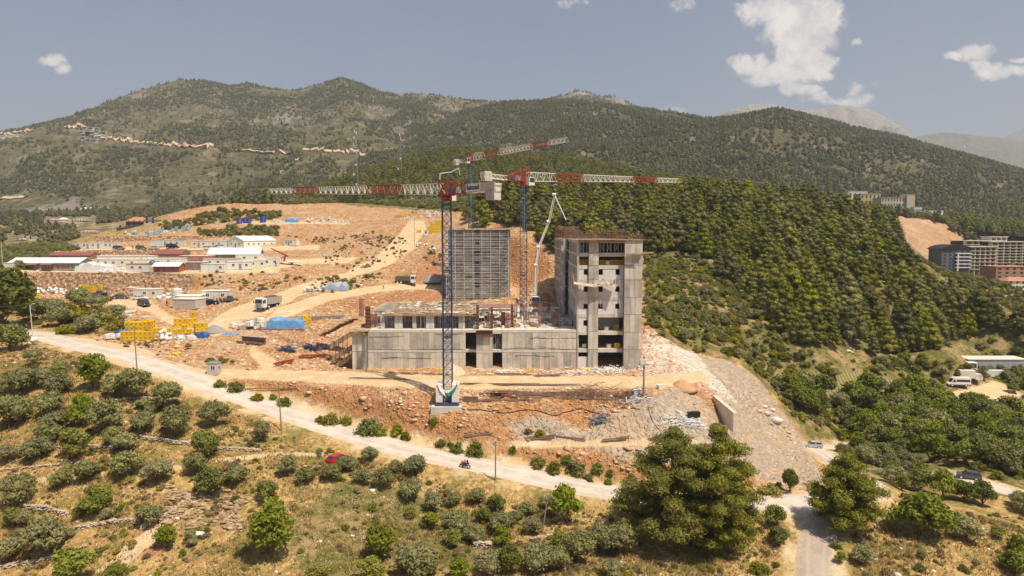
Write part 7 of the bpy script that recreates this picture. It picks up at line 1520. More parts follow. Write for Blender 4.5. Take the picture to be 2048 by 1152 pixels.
for (px, py, w_, hs, prs, lab) in [
 (187,778,64,1.15,BR,'tall loose green tree beside the pale road above the left orchard'),(165,852,62,1,BR,'light green tree among the grey olives in the left orchard'),(118,785,48,.9,BR,'small green tree near the left end of the orchard'),
 (151,918,72,.95,YG,'yellow green tree in the middle of the left orchard'),(413,918,60,1.1,DK,'dark green tree just below the road bend'),(420,994,66,1.05,DK,'dark green tree on top of the broken rock outcrop'),
 (195,1030,70,.8,BR,'wide green bush tree below the left footpath'),(158,1035,32,.8,YG,'bright yellow green bush beside the left footpath'),(30,1052,50,.9,YG,'yellow green tree at the left edge of the picture'),
 (335,1100,46,1.1,BR,'upright green tree at the foot of the red earth bank'),(545,1115,106,1.08,BR,'largest leafy green tree of the lower orchard slope'),(533,1000,50,.9,DK,'dark tree behind the large leafy green tree'),
 (150,1165,92,.8,BR,'feathery green tree at the lower left corner'),(232,1165,56,.8,YG,'yellow green bush at the bottom beside the feathery tree'),(635,1160,60,.7,YG,'yellow green bush at the bottom below the largest leafy tree'),
 (993,1028,42,1.1,DK,'dark green tree between grey olives below the motorcycle'),(968,1046,34,1.,DK,'small dark green tree beside the taller dark one'),(1133,1046,72,1.1,BR,'bright green vase shaped tree standing just below the road'),
 (820,1036,30,.8,YG,'small lime green bush on the stony slope'),(765,1117,84,1.0,YG,'large lime green tree on the flowery slope'),(862,1055,46,.8,YG,'lime green bush under the row of olives'),(906,1090,48,.8,YG,'lime green bush left of the short stone wall'),
 (740,1160,66,.8,YG,'lime green tree cut by the bottom edge'),(918,1160,54,.8,BR,'green tree at the bottom edge below the stone wall'),(1022,1145,60,1.1,DK,'dark fig tree at the bottom between two olives'),(1003,1092,42,.9,BR,'green tree above the dark fig tree'),(1118,1090,40,.8,YG,'lime green bush below the vase shaped tree'),
 (1580,984,36,1.5,DK,'slim dark tree on the grey fill slope above the road'),(1549,1052,46,1.1,DK,'green tree on the grassy wedge between the roads'),(1557,1090,46,.9,DK,'dark bushy tree below the green one on the grassy wedge'),
 (1723,1128,56,.8,OL,'grey green bush right of the side road'),(1843,1074,116,.85,DK,'wide rounded dark bush on the right hand grassy hill'),(1935,1082,66,.8,OL,'grey bush next to the wide rounded bush'),(1998,1075,40,.7,YG,'bright yellow green bush on the right hand grassy hill'),
 (2036,1108,44,.9,BR,'green bush at the right edge of the grassy hill'),(2030,1150,70,.8,DK,'dark bush at the lower right corner'),(1516,1140,52,.6,SH,'bright green low bush left of the side road'),(1672,1095,28,.7,SH,'small bush on the right verge of the side road'),(1500,1062,34,.5,SH,'low pale bush under the two dark trees of the wedge'),
 (1525,1160,30,.6,SH,'low bush cut by the bottom edge left of the side road'),(1836,1160,30,.6,SH,'small low bush at the bottom of the right hand hill'),(1680,1125,26,.9,BR,'small green shrub by the side road'),
 (20,700,66,.9,DK,'green bush in front of the parked dark cars at the left edge'),(2,662,150,.95,DK,'huge dark tree shading the parked cars at the left edge')]:
    place('x', prs, px, py+2, w_*1.15, lab, ref=2.0, hs=hs)
# big pines by the road junction: branch tiers of needle clumps
def big_pine(name, label, px, py, wpx, hpx, seed, n):
    p = hit(px, py); Wm = wpx*p.y/F; Hm = hpx*p.y/F; rg = random.Random(seed); L = []; br_ = MB()
    o_ = empty(name, p, 0, label, 'tree'); tr0 = Vector((0, 0, -.8)); tp_ = Vector((rg.uniform(-.5, .5), 0, Hm*.93))
    br_.bar(tr0, tp_*.45, .42, 9, .3); br_.bar(tp_*.45, tp_, .3, 8, .08)
    T_ = 11
    for j in range(T_):
        f = j/(T_-1); z = Hm*(.16+.78*f); prof = math.sin(math.pi*min(1, (.22+.78*f))**.85)**.6*(1 if f < .8 else .85); m_ = max(3, int(9*(1-f*.55)))
        for k in range(m_):
            t_ = 6.28*(k+rg.random()*.7)/m_+j; q = Wm*.5*prof*rg.uniform(.72, 1.05); zz_ = z+rg.uniform(-.5, .9)
            e = Vector((math.cos(t_)*q, math.sin(t_)*q, zz_)); br_.bar(Vector((0, 0, z-q*.25)), e, .1, 5, .03)
            for u_ in ((1.0, .95) if q < 2 else (1.0, .72, .45)):
                c = Vector((e.x*u_, e.y*u_, zz_-q*.22*(1-u_)+rg.uniform(-.3, .3))); s = rg.uniform(.7, 1.5)*(Wm/15)**.5; L.append((c.x, c.y, c.z, s*1.15, s*1.15, s*.62))
    br_.build('trunk', bark, o_); c_ = bpy.data.objects.new('crown', leaf_mesh(name+' crown', L, n, .40, pine1, seed, .34, jit=.6, core=.35, shell=.6, up=.25)); COL.objects.link(c_); reg(c_, o_); return o_
big_pine('pine_tree', 'tall spreading pine in front of the road, the largest tree in the picture', 1345, 1085, 230, 240, 3, 60000)
big_pine('pine_tree', 'second trunk of pine foliage joining the largest pine on its right side', 1430, 1100, 185, 262, 4, 50000)
big_pine('pine_tree', 'yellowish pine at the road junction casting its shadow on the road', 1692, 1058, 140, 148, 9, 32000)

# shrubs along the banks (individually placed)
bank = [(150,642,60),(185,655,56),(120,652,52),(212,645,60),(235,660,40),(88,640,44),(160,622,50),(60,642,40),(100,622,34),(195,628,44),(130,668,40),(232,638,40),(175,668,44),(70,612,30),(110,640,40),(735,868,60),(760,870,40),(794,870,32),(810,880,26),(882,893,26),(915,905,34),(950,912,44),(1026,905,20),(1056,868,20),(1080,870,24),(865,850,24),(900,895,18),(1110,945,44),(1075,935,36),(1150,945,50),(1135,925,30),(1195,948,30),(1220,952,20),(1262,960,16),(1180,965,14),(1216,970,20),(570,812,36),(515,800,30),(470,782,40),(660,850,44),(690,850,30),(545,800,20),(640,845,22),(1540,990,50),(1555,978,30),(440,775,30)]
for px, py, w_ in bank: place('s', SH[:3] if px > 245 or py > 675 else [SH[0], OL[1], OL[2]], px, py, w_*1.15, *(('rounded olive green bush on the rough ground below the lower parking', 'bushes below the lower parking') if px < 245 and py < 675 else ('low scrubby bush on the bank above the pale road', 'bushes on the bank above the road')), ref=2.0, hs=random.uniform(.8, 1.3))

def inpx(poly, px, py):
    m_ = np.zeros(np.shape(px), bool); n = len(poly)
    for i in range(n):
        (xa_, ya_), (xb, yb) = poly[i], poly[(i+1) % n]
        if ya_ != yb: m_ ^= ((ya_ > py) != (yb > py)) & (px < (xb-xa_)*(py-ya_)/(yb-ya_)+xa_)
    return m_
def proj(x, y, z):
    dz = z-CZ; d = y*math.cos(TH)-dz*math.sin(TH); u_ = y*math.sin(TH)+dz*math.cos(TH); return CX+F*x/d, CY-F*u_/d
def wscatter(polys, sp, y0=76, y1=600, avoid=None, dens=None, jit=.45, xr=(-420, 520)):
    gx = np.arange(*xr, sp); gy = np.arange(y0, y1, sp); X, Y_ = np.meshgrid(gx, gy); X = X+RNG.uniform(-jit, jit, X.shape)*sp; Y_ = Y_+RNG.uniform(-jit, jit, Y_.shape)*sp
    X = X.ravel(); Y_ = Y_.ravel(); k = np.abs(X) < Y_*.85; X, Y_ = X[k], Y_[k]; z = hgt(X, Y_); a, b_ = proj(X, Y_, z); m_ = np.zeros(X.shape, bool)
    for q in polys: m_ |= inpx(q, a, b_)
    m_ &= hgt(X, Y_, FLAT) < .3
    for q in (avoid or []): m_ &= ~inpx(q, a, b_)
    if dens is not None: m_ &= RNG.random(X.shape) < dens(X, Y_)
    return np.stack([X[m_], Y_[m_], z[m_]], 1), np.stack([a[m_], b_[m_]], 1)
def visible(Pn, up=2.0):
    """roughly: is the point not hidden behind nearer ground"""
    out = np.ones(len(Pn), bool)
    for f in np.linspace(.35, .97, 26):
        x = Pn[:,0]*f; y = Pn[:,1]*f; z = CZ+(Pn[:,2]+up-CZ)*f; out &= hgt(x, y) < z+.3
    return out
def gn_scatter(name, pts_, scl, rot, protos, kind='stuff'):
    me_ = bpy.data.meshes.new(name); me_.vertices.add(len(pts_)); me_.vertices.foreach_set('co', np.asarray(pts_, np.float32).ravel())
    a = me_.attributes.new('scl', 'FLOAT', 'POINT'); a.data.foreach_set('value', np.asarray(scl, np.float32))
    a = me_.attributes.new('rotz', 'FLOAT', 'POINT'); a.data.foreach_set('value', np.asarray(rot, np.float32))
    a = me_.attributes.new('pick', 'INT', 'POINT'); a.data.foreach_set('value', RNG.integers(0, len(protos), len(pts_)).astype(np.int32))
    o_ = bpy.data.objects.new(name, me_); COL.objects.link(o_)
    ng = bpy.data.node_groups.new(name, 'GeometryNodeTree'); ng.interface.new_socket('Geometry', in_out='INPUT', socket_type='NodeSocketGeometry'); ng.interface.new_socket('Geometry', in_out='OUTPUT', socket_type='NodeSocketGeometry')
    t = NT(ng); gi = t.n('NodeGroupInput'); go = t.n('NodeGroupOutput'); jn = t.n('GeometryNodeJoinGeometry')
    for q in reversed(protos):
        oi_ = t.n('GeometryNodeObjectInfo', transform_space='ORIGINAL'); oi_.inputs['Object'].default_value = q; oi_.inputs['As Instance'].default_value = True; t.link(oi_.outputs['Geometry'], jn.inputs[0])
    def na(nm, ty): return t.n('GeometryNodeInputNamedAttribute', {'Name': nm}, data_type=ty).outputs[0]
    cx_ = t.n('ShaderNodeCombineXYZ', {2: na('rotz', 'FLOAT')}); er = t.n('FunctionNodeEulerToRotation', {0: cx_.outputs[0]})
    ip = t.n('GeometryNodeInstanceOnPoints', {'Points': gi.outputs[0], 'Instance': jn.outputs[0], 'Pick Instance': True, 'Instance Index': na('pick', 'INT'), 'Rotation': er.outputs[0], 'Scale': na('scl', 'FLOAT')})
    t.link(ip.outputs[0], go.inputs[0]); md = o_.modifiers.new('scatter', 'NODES'); md.node_group = ng
    return tag(o_, kind=kind)
# ---- pine forest on the hill: nearest 300 are trees of their own
def pine_clumps(seed, H=1.0, Wd=.36):
    rg = random.Random(seed); L = []
    for j in range(6):
        f = j/5; z = .22+.68*f; q = Wd*(1-f)**.55*.8+.02; m_ = (6, 6, 5, 4, 3, 1)[j]
        for k in range(m_):
            t_ = 6.28*(k+rg.random()*.8)/m_; s = rg.uniform(.11, .17)*(1.1-.35*f); L.append((math.cos(t_)*q, math.sin(t_)*q, z+rg.uniform(-.05, .05), s, s, s*.85))
    return L
FP = []
for i in range(5):
    cm_ = leaf_mesh('forest pine crown', pine_clumps(600+i, 1.0, (.36, .27, .42, .22, .33)[i]), 1900, .05, pine2, i+60, .45, core=.62, shell=.55, up=.2, jit=.75); o_ = empty('forest_pine', (0,0,0), 0, 'dark olive green pine in the forest covering the hillside right of the tower', 'tree', 'pines of the hillside forest')
    c_ = bpy.data.objects.new('crown', cm_); COL.objects.link(c_); reg(c_, o_); tmb = MB(); tmb.bar((0, 0, -.08), (0, 0, .6), .018, 6, .01); tmb.build('trunk', bark, o_); FP.append(o_)
fpoly = [[(940,445),(960,380),(1300,340),(1560,350),(1760,425),(1765,450),(1800,500),(1835,562),(1870,598),(1900,610),(1985,648),(2060,665),(2060,690),(1990,700),(1930,672),(1860,712),(1760,712),(1680,705),(1590,690),(1540,660),(1500,600),(1450,560),(1395,520),(1350,500),(1290,512),(1150,500),(1115,545),(1085,478),(1030,455),(960,452)]]
fp, fq = wscatter(fpoly, 4.9, 150, 600, dens=lambda x, y: np.clip(1.15+fbm(x, y, 22, 4, 19)*2.2, .3, 1), jit=.7)
vis = visible(fp, 7); fp = fp[vis]; order = np.argsort(fp[:,1]*1.0); fp = fp[order]
inside = lambda p: -1000 < p[0]/p[1]*F < 1080
near = []; rest = []
for p in fp:
    pxp = proj(*p)[0]
    hid = 1110 < pxp < 1285 and proj(p[0], p[1], p[2]+8)[1] > 485
    (near if len(near) < 300 and -20 < pxp < 2060 and not hid else rest).append(p)
for i, p in enumerate(near):
    s = random.uniform(6.0, 12.5)*(1+.35*float(fbm(np.array([p[0]]), np.array([p[1]]), 30, 2, 5)[0]))*(1.25 if i % 9 == 0 else 1); o0 = FP[i % 5]; kw = (Vector(p), random.uniform(0, 6.28), (s*random.uniform(.9, 1.25), s*random.uniform(.9, 1.2), s))
    if i < 5: o0.location, o0.rotation_euler, o0.scale = kw[0], (0, 0, kw[1]), kw[2]
    else: copy_tree(o0, *kw)
crownFP = [KIDS[o_.name][0] for o_ in FP]
rest = np.array(rest)
gn_scatter('pine_forest', rest, RNG.uniform(6, 12.5, len(rest))*(1+.35*fbm(rest[:,0], rest[:,1], 30, 2, 5)), RNG.uniform(0, 6.28, len(rest)), crownFP)
# ---- dense valley thicket and edge trees
DG = 'trees of the dense valley thicket'
vp, vq = wscatter([[(1640,800),(1700,785),(1790,790),(1880,812),(2060,850),(2060,960),(1960,935),(1860,935),(1760,905),(1710,870),(1660,840)], [(1560,790),(1620,760),(1650,800),(1640,850),(1600,850)]], 4.6, 76, 260)
for i, p in enumerate(vp[visible(vp, 4)][:140]): place('v', DK+DK+OL[:1]+BR[:1], 0, 0, 0, 'dark leafy tree crowded in the valley thicket below the vans', DG, ref=2.0, at=Vector(p), wm=random.uniform(5.5, 8.5), hs=random.uniform(.8, 1.1))
ep, eq = wscatter([[(1760,945),(1840,958),(1960,985),(2060,1015),(2060,1060),(1960,1020),(1840,985),(1770,985)], [(1700,900),(1780,900),(1800,940),(1720,925)], [(1950,690),(2060,650),(2060,740),(2010,740)], [(1995,760),(2060,745),(2060,800),(2010,790)], [(1640,745),(1690,735),(1700,765),(1650,770)],[(1820,735),(1890,735),(1890,775),(1830,775)],[(1700,722),(1880,722),(1880,735),(1700,740)]], 4.4, 76, 300)
for p in ep[visible(ep, 3)][:90]: place('e', SH+DK+OL[:2]+BR[:1], 0, 0, 0, 'rounded bush among the trees bordering the valley road', 'bushes bordering the valley road', ref=2.0, at=Vector(p), wm=random.uniform(3, 5.5), hs=random.uniform(.7, 1.1))
# ---- scrub as ground cover
scrubproto = [KIDS[o_.name][0] for o_ in SH[:3]]+[KIDS[OL[0].name][1]]
sp1, _ = wscatter([[(1290,500),(1395,520),(1450,560),(1500,600),(1540,665),(1640,720),(1900,735),(2060,700),(2060,960),(1780,945),(1640,890),(1620,870),(1575,820),(1525,755),(1480,718),(1400,708),(1330,680),(1292,650)],[(-50,500),(100,488),(180,492),(110,515),(60,545),(-50,545)],[(560,410),(950,395),(950,425),(640,400)],[(320,450),(440,422),(560,425),(560,438),(430,447),(330,462)],[(1835,515),(1880,550),(2060,640),(2060,585),(1960,562),(1890,548)],[(390,462),(555,455),(555,472),(400,475)]], 1.75, 120, 620, avoid=[[(1600,745),(1700,740),(1800,760),(1820,785),(1700,800),(1620,800)], [(1880,780),(1990,755),(2060,790),(2060,835),(2000,820),(1890,800)]], dens=lambda x, y: np.clip((fbm(x, y, 12, 5, 91)+.5)*2.4, .25, .98))
DRYB = KIDS[SH[3].name][0]; SH[3].location = hit(1175, 958); SH[3].scale = (1, 1, 1); SH[3]['label'] = 'dry brown bush on the bank left of the largest pine'
gn_scatter('scrub', sp1, RNG.uniform(.4, 1.75, len(sp1))**1.25, RNG.uniform(0, 6.28, len(sp1)), scrubproto)
wsh = [empty]  # sparse scrub on the banks, dumps and orchard floor
sp2, _ = wscatter([[(0,600),(150,600),(280,640),(330,700),(60,665),(0,650)],[(420,770),(620,820),(900,890),(1290,960),(1290,978),(1000,920),(700,870),(480,795)],[(450,540),(620,550),(560,575),(440,600),(390,560)],[(660,500),(760,470),(800,500),(700,540),(640,520)],[(600,560),(780,545),(740,575),(640,590)],[(0,700),(400,780),(900,960),(1250,1020),(1250,1152),(0,1152)],[(1450,1020),(1600,1030),(1590,1152),(1400,1152)],[(1690,1040),(2048,1030),(2048,1152),(1690,1152)],[(220,690),(420,700),(480,735),(300,725)],[(860,480),(890,520),(880,560),(850,540)],[(640,520),(760,470),(830,480),(800,520),(700,545)],[(700,470),(780,430),(800,450),(740,480)],[(560,470),(700,455),(760,470),(640,490)],[(1300,600),(1500,640),(1640,700),(1900,725),(2040,690),(2040,740),(1650,745),(1500,720),(1320,660)]], 1.15, 76, 330, dens=lambda x, y: np.clip((fbm(x, y, 7, 4, 95)+.04)*1.7, .07, .8))
gn_scatter('undergrowth', sp2, .18+.85*RNG.random(len(sp2))**2.2, RNG.uniform(0, 6.28, len(sp2)), scrubproto+[DRYB]*4)
sp3, _ = wscatter([[(430,772),(620,822),(900,892),(1290,955),(1290,980),(1000,925),(700,872),(480,798)],[(0,690),(60,690),(400,775),(640,870),(900,955),(1250,1010),(1480,1020),(1600,1030),(1590,1160),(0,1160)],[(1685,1020),(1780,985),(2060,1060),(2060,1160),(1680,1160)],[(20,600),(150,605),(290,650),(330,690),(60,660)]], .95, 76, 215, dens=lambda x, y: np.clip(fbm(x, y, 5, 4, 97)*1.8+.25, .04, .85))
gn_scatter('dry_brush', sp3, .12+.6*RNG.random(len(sp3))**2, RNG.uniform(0, 6.28, len(sp3)), [DRYB, DRYB, scrubproto[0]])
# ---- dry grass, white flowers, stones: loose cover as merged small faces
def blades(name, pts_, h, w_, mt_, nb=5, seed=1, spread=.25):
    r = np.random.default_rng(seed); n = len(pts_)*nb; b0 = np.repeat(pts_, nb, 0)+np.stack([r.normal(0, spread, n), r.normal(0, spread, n), np.zeros(n)], 1)
    a = r.uniform(0, 6.28, n); d = np.stack([np.cos(a), np.sin(a), 0*a], 1)*w_; tip = b0+np.stack([r.normal(0, .35, n)*h, r.normal(0, .35, n)*h, h*r.uniform(.5, 1.2, n)], 1)
    V_ = np.stack([b0-d, b0+d, tip], 1).reshape(-1, 3); me_ = bpy.data.meshes.new(name); me_.vertices.add(3*n); me_.vertices.foreach_set('co', V_.ravel()); me_.loops.add(3*n); me_.loops.foreach_set('vertex_index', np.arange(3*n)); me_.polygons.add(n)
    me_.polygons.foreach_set('loop_start', np.arange(0, 3*n, 3)); me_.polygons.foreach_set('loop_total', np.full(n, 3)); me_.update(calc_edges=True); me_.materials.append(mt_)
    o_ = bpy.data.objects.new(name, me_); COL.objects.link(o_); return tag(o_, kind='stuff')
fg = [[(-20,690),(60,690),(400,775),(640,870),(900,955),(1250,1010),(1480,1020),(1600,1030),(1590,1160),(-20,1160)],[(1685,1020),(1780,985),(2060,1060),(2060,1160),(1680,1160)],[(420,775),(900,890),(1290,965),(1290,980),(900,930),(600,845)],[(0,615),(150,605),(300,680),(60,660)]]
gp, _ = wscatter(fg, .42, 76, 215, dens=lambda x, y: np.clip(fbm(x, y, 6, 5, 71)*2+.65, .15, 1))
k = RNG.random(len(gp)) < .22
blades('dry_grass', gp[~k], .42, .06, leafmat('straw', (.62, .44, .19), (.42, .29, .12), 0, .3), 5, 1)
blades('green_weeds', gp[k], .40, .09, leafmat('weeds', (.16, .17, .05), (.24, .22, .08), 0, .3), 6, 2)
fl, _ = wscatter([[(560,975),(700,950),(860,985),(840,1080),(700,1150),(600,1150),(560,1060)],[(430,850),(480,860),(470,890),(430,880)],[(640,925),(760,935),(740,975),(620,970)],[(640,1000),(740,1000),(760,1152),(600,1152)]], .5, 76, 130, dens=lambda x, y: np.clip(fbm(x, y, 5, 4, 55)*1.8+.25, 0, .8))
blades('white_flowers', fl+[0, 0, .3], .12, .07, mat('petals', (.78, .74, .58), .8), 2, 5, .3)
def stones(name, pts_, s0, s1, mt_, seed=1, pw=2.5):
    r = np.random.default_rng(seed); n = len(pts_); iv, if_ = ICO[0]; iv = np.array(iv); if_ = np.array(if_)
    s = (s0+(s1-s0)*r.random(n)**pw)[:, None, None]*np.stack([r.uniform(.7, 1.5, n), r.uniform(.7, 1.3, n), r.uniform(.35, .85, n)], 1)[:, None, :]
    V_ = iv[None]*(1+.22*r.normal(size=(n, 12, 1)))*s; a = r.uniform(0, 6.28, n); c, sn_ = np.cos(a)[:, None], np.sin(a)[:, None]; X = V_[:,:,0]*c-V_[:,:,1]*sn_; Y_ = V_[:,:,0]*sn_+V_[:,:,1]*c
    V_ = np.stack([X, Y_, V_[:,:,2]], -1)+pts_[:, None, :]; F_ = (if_[None]+(np.arange(n)*12)[:, None, None]).reshape(-1, 3); m_ = len(F_)
    me_ = bpy.data.meshes.new(name); me_.vertices.add(12*n); me_.vertices.foreach_set('co', V_.reshape(-1)); me_.loops.add(3*m_); me_.loops.foreach_set('vertex_index', F_.ravel().astype(np.int32)); me_.polygons.add(m_)
    me_.polygons.foreach_set('loop_start', np.arange(0, 3*m_, 3)); me_.polygons.foreach_set('loop_total', np.full(m_, 3)); me_.update(calc_edges=True); me_.materials.append(mt_); o_ = bpy.data.objects.new(name, me_); COL.objects.link(o_); return tag(o_, kind='stuff')
rb = mat('rubble stone', (.66, .47, .32), .95, col2=(.42, .24, .13), scale=.7); rbg = mat('grey rubble', (.50, .42, .34), .95, col2=(.36, .31, .28), scale=.7); rbp = mat('pale rubble', (.74, .66, .56), .95, col2=(.55, .46, .37), scale=.8)
SITE_ = lambda x, y: (hgt(x, y, site) > .55) & (hgt(x, y, flatb) < .35)
allp = [[(-20,400),(2060,400),(2060,1000),(-20,1000)]]
r0, _ = wscatter(allp, .62, 100, 178, dens=lambda x, y: SITE_(x, y)*np.clip(fbm(x, y, 7, 4, 64)*2+.6, .15, 1)*(hgt(x, y, bld) < .3)*(hgt(x, y, grey) < .4)); stones('small_rubble', r0, .05, .38, rb, 11, 2.6)
r1, _ = wscatter(allp, 1.0, 100, 420, dens=lambda x, y: SITE_(x, y)*np.clip(fbm(x, y, 9, 4, 61)*2+.55, .1, 1)*np.clip(1.25-y/330, .12, 1)*(hgt(x, y, bld) < .3))
g_ = hgt(r1[:,0], r1[:,1], grey) > .5
stones('rubble', r1[~g_], .10, .75, rb, 1, 3.2); stones('grey_rubble', r1[g_][::3], .06, .42, rbg, 2, 4)
r2, _ = wscatter(allp, 2.6, 100, 420, dens=lambda x, y: SITE_(x, y)*.5*(1-.8*hgt(x, y, grey))*(hgt(x, y, bld) < .3)); stones('pale_stones', r2, .1, .5, rbp, 3, 3)
r3, _ = wscatter([[(470,765),(700,800),(1000,845),(1290,900),(1290,955),(900,895),(620,825)],[(1500,830),(1580,850),(1590,890),(1520,870)],[(0,690),(60,680),(180,720),(150,740),(20,720)]], .9, 100, 170, dens=lambda x, y: np.clip(fbm(x, y, 6, 3, 62)*2+.4, 0, 1)*(hgt(x, y, flatb) < .35)); stones('loose_rocks', r3, .1, .6, rb, 4, 3)
r4, _ = wscatter(fg, 2.4, 76, 170, dens=lambda x, y: np.clip(fbm(x, y, 9, 3, 66)*2+.1, 0, .6)); stones('field_stones', r4, .06, .35, rbp, 6, 2)
r5, _ = wscatter([[(1690,1050),(1800,1070),(1900,1152),(1700,1152)],[(1300,610),(1600,690),(1880,730),(1500,600)]], 3.0, 76, 260, dens=lambda x, y: .35+0*x); stones('pale_rocks', r5, .15, .8, rbp, 7, 3)
# ---- dry stone terrace walls and outcrops
def stone_wall(pp, h, w_, label, seed=1, sz=.2, mt_=None):
    mt_ = mt_ or mat('field stone', (.56, .45, .33), .95, col2=(.38, .28, .18), scale=1.5)
    rg = random.Random(seed); mb = MB(); q = [hit(*a) for a in pp]
    for a, b_ in zip(q, q[1:]):
        n = int((b_-a).length/sz*1.3)+1
        for k in range(n):
            for lv_ in range(int(h/sz*1.6)+1):
                p = a.lerp(b_, (k+rg.random())/n); z = gz(p.x, p.y)+lv_*sz*.62; s = sz*rg.uniform(.6, 1.25); mb.blob((p.x+rg.uniform(-w_, w_)*.5, p.y+rg.uniform(-w_, w_)*.5, z), s, s*.8, s*.5, rg.random()*99, .2, 0)
    return tag(mb.build('dry_stone_wall', mt_), label, 'stone wall')
for i, (pp, h, lb) in enumerate([([(60,903),(160,895),(230,900)],.5,'low dry stone terrace wall in the upper left orchard'),([(280,1060),(320,1045),(380,1000)],.6,'dry stone edging beside the left footpath'),([(225,805),(300,800),(345,808)],.5,'dry stone wall between olives in the upper orchard'),([(260,872),(330,885),(430,900),(520,905)],.5,'long low dry stone wall crossing the middle of the orchard'),([(40,1020),(90,1022),(130,1032)],.7,'short thick dry stone wall at the left edge of the orchard'),([(150,1060),(220,1048),(280,1050)],.6,'pale stone wall below the left footpath'),([(0,1140),(80,1130),(170,1100)],.6,'rough stone row in the lower left corner'),([(946,1098),(985,1095)],.8,'short square stone wall between the lime green bushes'),([(1060,1082),(1105,1075)],.4,'short stone wall under the vase shaped green tree'),([(0,942),(90,935),(160,930)],.3,'faint line of field stones across the left orchard')]):
    stone_wall(pp, h, .5, lb, i)
rg = random.Random(4); mb = MB()
for k in range(1500):
    px = rg.uniform(328, 492); py = rg.uniform(980, 1058)+6*math.sin(px*.07); c = hit(px, py); s = rg.uniform(.1, .5)
    if mnoise.noise(Vector((px*.04, py*.06, 2))) < -.12: continue
    mb.blob((c.x, c.y, c.z+rg.uniform(-.2, .35)), s*1.2, s*.7, s*.45, rg.random()*99, .3, 0)
tag(mb.build('rock_outcrop', mat('strata', (.50, .36, .21), .95, col2=(.22, .135, .075), scale=1.4)), 'broken layered brown rock outcrop in the lower orchard', 'rock outcrop')
mb = MB()
for px, py, s in ((1552,845,1.2),(1535,830,.8),(1545,822,.7),(1520,826,.6),(1530,815,.6),(1560,842,.7)): c = hit(px, py); mb = MB(); mb.blob((c.x, c.y, c.z+s*.3), s, s*.8, s*.6, s*9, .2, 1); tag(mb.build('boulder', rbp, smooth=True), 'pale boulder resting at the foot of the grey fill slope', 'boulder', 'boulders at the foot of the grey slope')
mb = MB(); rg = random.Random(6)
for (px, py, s) in ((600,1000,.0),(788,893,.0),(398,1074,.9),(352,1040,.5),(818,1036,.4),(745,985,.4),(705,1075,.3)):
    if s: c = hit(px, py); mb = MB(); mb.blob((c.x, c.y, c.z+s*.2), s, s*.7, s*.5, s*33, .3, 1); tag(mb.build('white_rock', mat('white rock', (.72, .68, .62), .9)), 'pale white rock lying in the dry grass of the lower slope', 'rock', 'white rocks on the lower slope')
# ---- distant trees on the mountains (one mass each)
fm = []
for i in range(2):
    o_ = empty('distant_tree', P(560+i*300, 432-i*10, 560), 0, ('lone tree at the foot of the western mountain', 'lone tree at the foot of the pine ridge')[i], 'tree'); o_.location.z = gz(o_.location.x, o_.location.y)
    c_ = bpy.data.objects.new('crown', leaf_mesh('distant crown', [(0,0,2.2,3.0,3.0,2.4),(1.5,.8,3.6,2,2,1.8),(-1.4,-.6,3.4,2.1,2,1.7),(0,.2,5.0,1.6,1.6,1.5)] if i == 0 else [(0,0,2.5,2.4,2.4,2.2),(.3,.2,5,1.9,1.9,2),(0,0,7.2,1.2,1.2,1.6)], 60, 2.0, farl, i+80, .8, core=.9, shell=.2, jit=.5)); COL.objects.link(c_); reg(c_, o_); tmb = MB(); tmb.bar((0,0,-1), (0,0,3), .3, 5, .2); tmb.build('trunk', bark, o_); fm.append(c_)
def on_layer(name, n, dens, tmax=1.02, tmin=.0, urange=None, extra=None):
    u, X, Yv, zz, T, rk_ = LAY[name]; nv, nu = X.shape
    a = np.abs((X[1:,1:]-X[1:,:-1])*(Yv[1:,1:]-Yv[:-1,1:])).ravel(); j, i = np.meshgrid(np.arange(nv-1), np.arange(nu-1), indexing='ij'); j = j.ravel(); i = i.ravel()
    ok = (T[j,0] < tmax) & (T[j,0] >= tmin) & (u[i] > -80) & (u[i] < 2130); p_ = np.where(ok, a, 0); p_ /= p_.sum(); k = RNG.choice(len(p_), n, p=p_); fx = RNG.random(n); fy = RNG.random(n); jj, ii = j[k], i[k]
    def bl(A): return (A[jj,ii]*(1-fx)+A[jj,ii+1]*fx)*(1-fy)+(A[jj+1,ii]*(1-fx)+A[jj+1,ii+1]*fx)*fy
    P_ = np.stack([bl(X), bl(Yv), bl(zz)], 1); r_ = bl(rk_); d = fbm(P_[:,0], P_[:,1], 220, 5, 44)*.9+fbm(P_[:,0], P_[:,1], 45, 4, 48)*.7
    keep = RNG.random(n) < np.clip(dens+d*1.6-(r_-.42)*5, .03, 1)
    if ln_scar(name):
        a_, b_ = proj(P_[:,0], P_[:,1], P_[:,2]+2)
        for (sx_, sy_, sr_) in SCARS: keep &= ~((np.abs(a_-sx_) < 3) & (b_ > sy_-sr_*.8) & (b_ < sy_+sr_*1.3))
    return P_[keep]
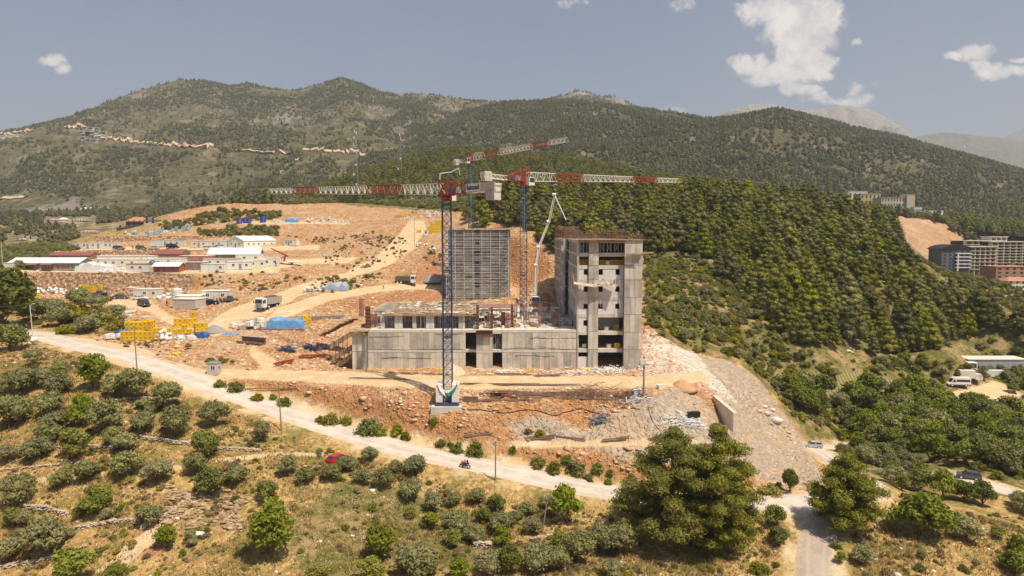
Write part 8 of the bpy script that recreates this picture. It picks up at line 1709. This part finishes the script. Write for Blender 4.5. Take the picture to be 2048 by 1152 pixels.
ln_scar = lambda n: n in ('mountain_west', 'pine_ridge')
if VEG_FAR:
    for nm, ln, n, dn, s0, s1, pr in (('west_mountain_trees', 'mountain_west', 60000, .38, .45, 1.1, fm), ('center_hill_trees', 'hill_center', 52000, .72, .45, 1.15, fm), ('far_peak_trees', 'mountain_center', 5000, .6, 1., 2.0, fm)):
        q = on_layer(ln, n, dn); gn_scatter(nm, q-[0, 0, .6], RNG.uniform(s0, s1, len(q)), RNG.uniform(0, 6.28, len(q)), pr)
    q = on_layer('pine_ridge', 9500, 1.0, 1.05); gn_scatter('ridge_forest', q-[0, 0, .6], RNG.uniform(7, 11, len(q)), RNG.uniform(0, 6.28, len(q)), crownFP)
    q, _ = wscatter([[(-400,395),(0,398),(400,405),(960,395),(1300,330),(2300,380),(2300,660),(2060,640),(1990,600),(1900,545),(1860,530),(1800,480),(1300,365),(960,400),(640,400),(330,440),(200,470),(100,490),(-400,520)]], 6.5, 430, 1250, xr=(-1050, 1050), avoid=[[(1762,452),(1790,436),(1850,438),(1900,460),(1935,486),(1905,540),(1860,535),(1800,480)], [(1885,443),(1945,428),(1950,440),(1905,455),(1895,475)], [(85,434),(195,434),(195,456),(85,456)], [(150,456),(310,434),(310,474),(150,484)], [(15,474),(75,474),(75,500),(15,500)], [(85,466),(125,466),(125,480),(85,480)]], dens=lambda x, y: np.clip(fbm(x, y, 50, 4, 33)*2.4+.55, .06, 1))
    gn_scatter('valley_trees', q, RNG.uniform(.5, 1.2, len(q)), RNG.uniform(0, 6.28, len(q)), fm)
# ------------------------------------------------------------------ haze
hz = MB().box(-7000, 7500, -60, 9990, -60, 1250)
hm = bpy.data.materials.new('haze'); hm.use_nodes = True; t = NT(hm.node_tree); t.t.nodes.clear()
pv = t.n('ShaderNodeVolumePrincipled', {'Color': (.80, .88, 1.0, 1), 'Density': HAZE, 'Anisotropy': 0.2})
o = t.n('ShaderNodeOutputMaterial'); t.link(pv.outputs[0], o.inputs['Volume'])
tag(hz.build('haze', hm), kind='stuff')
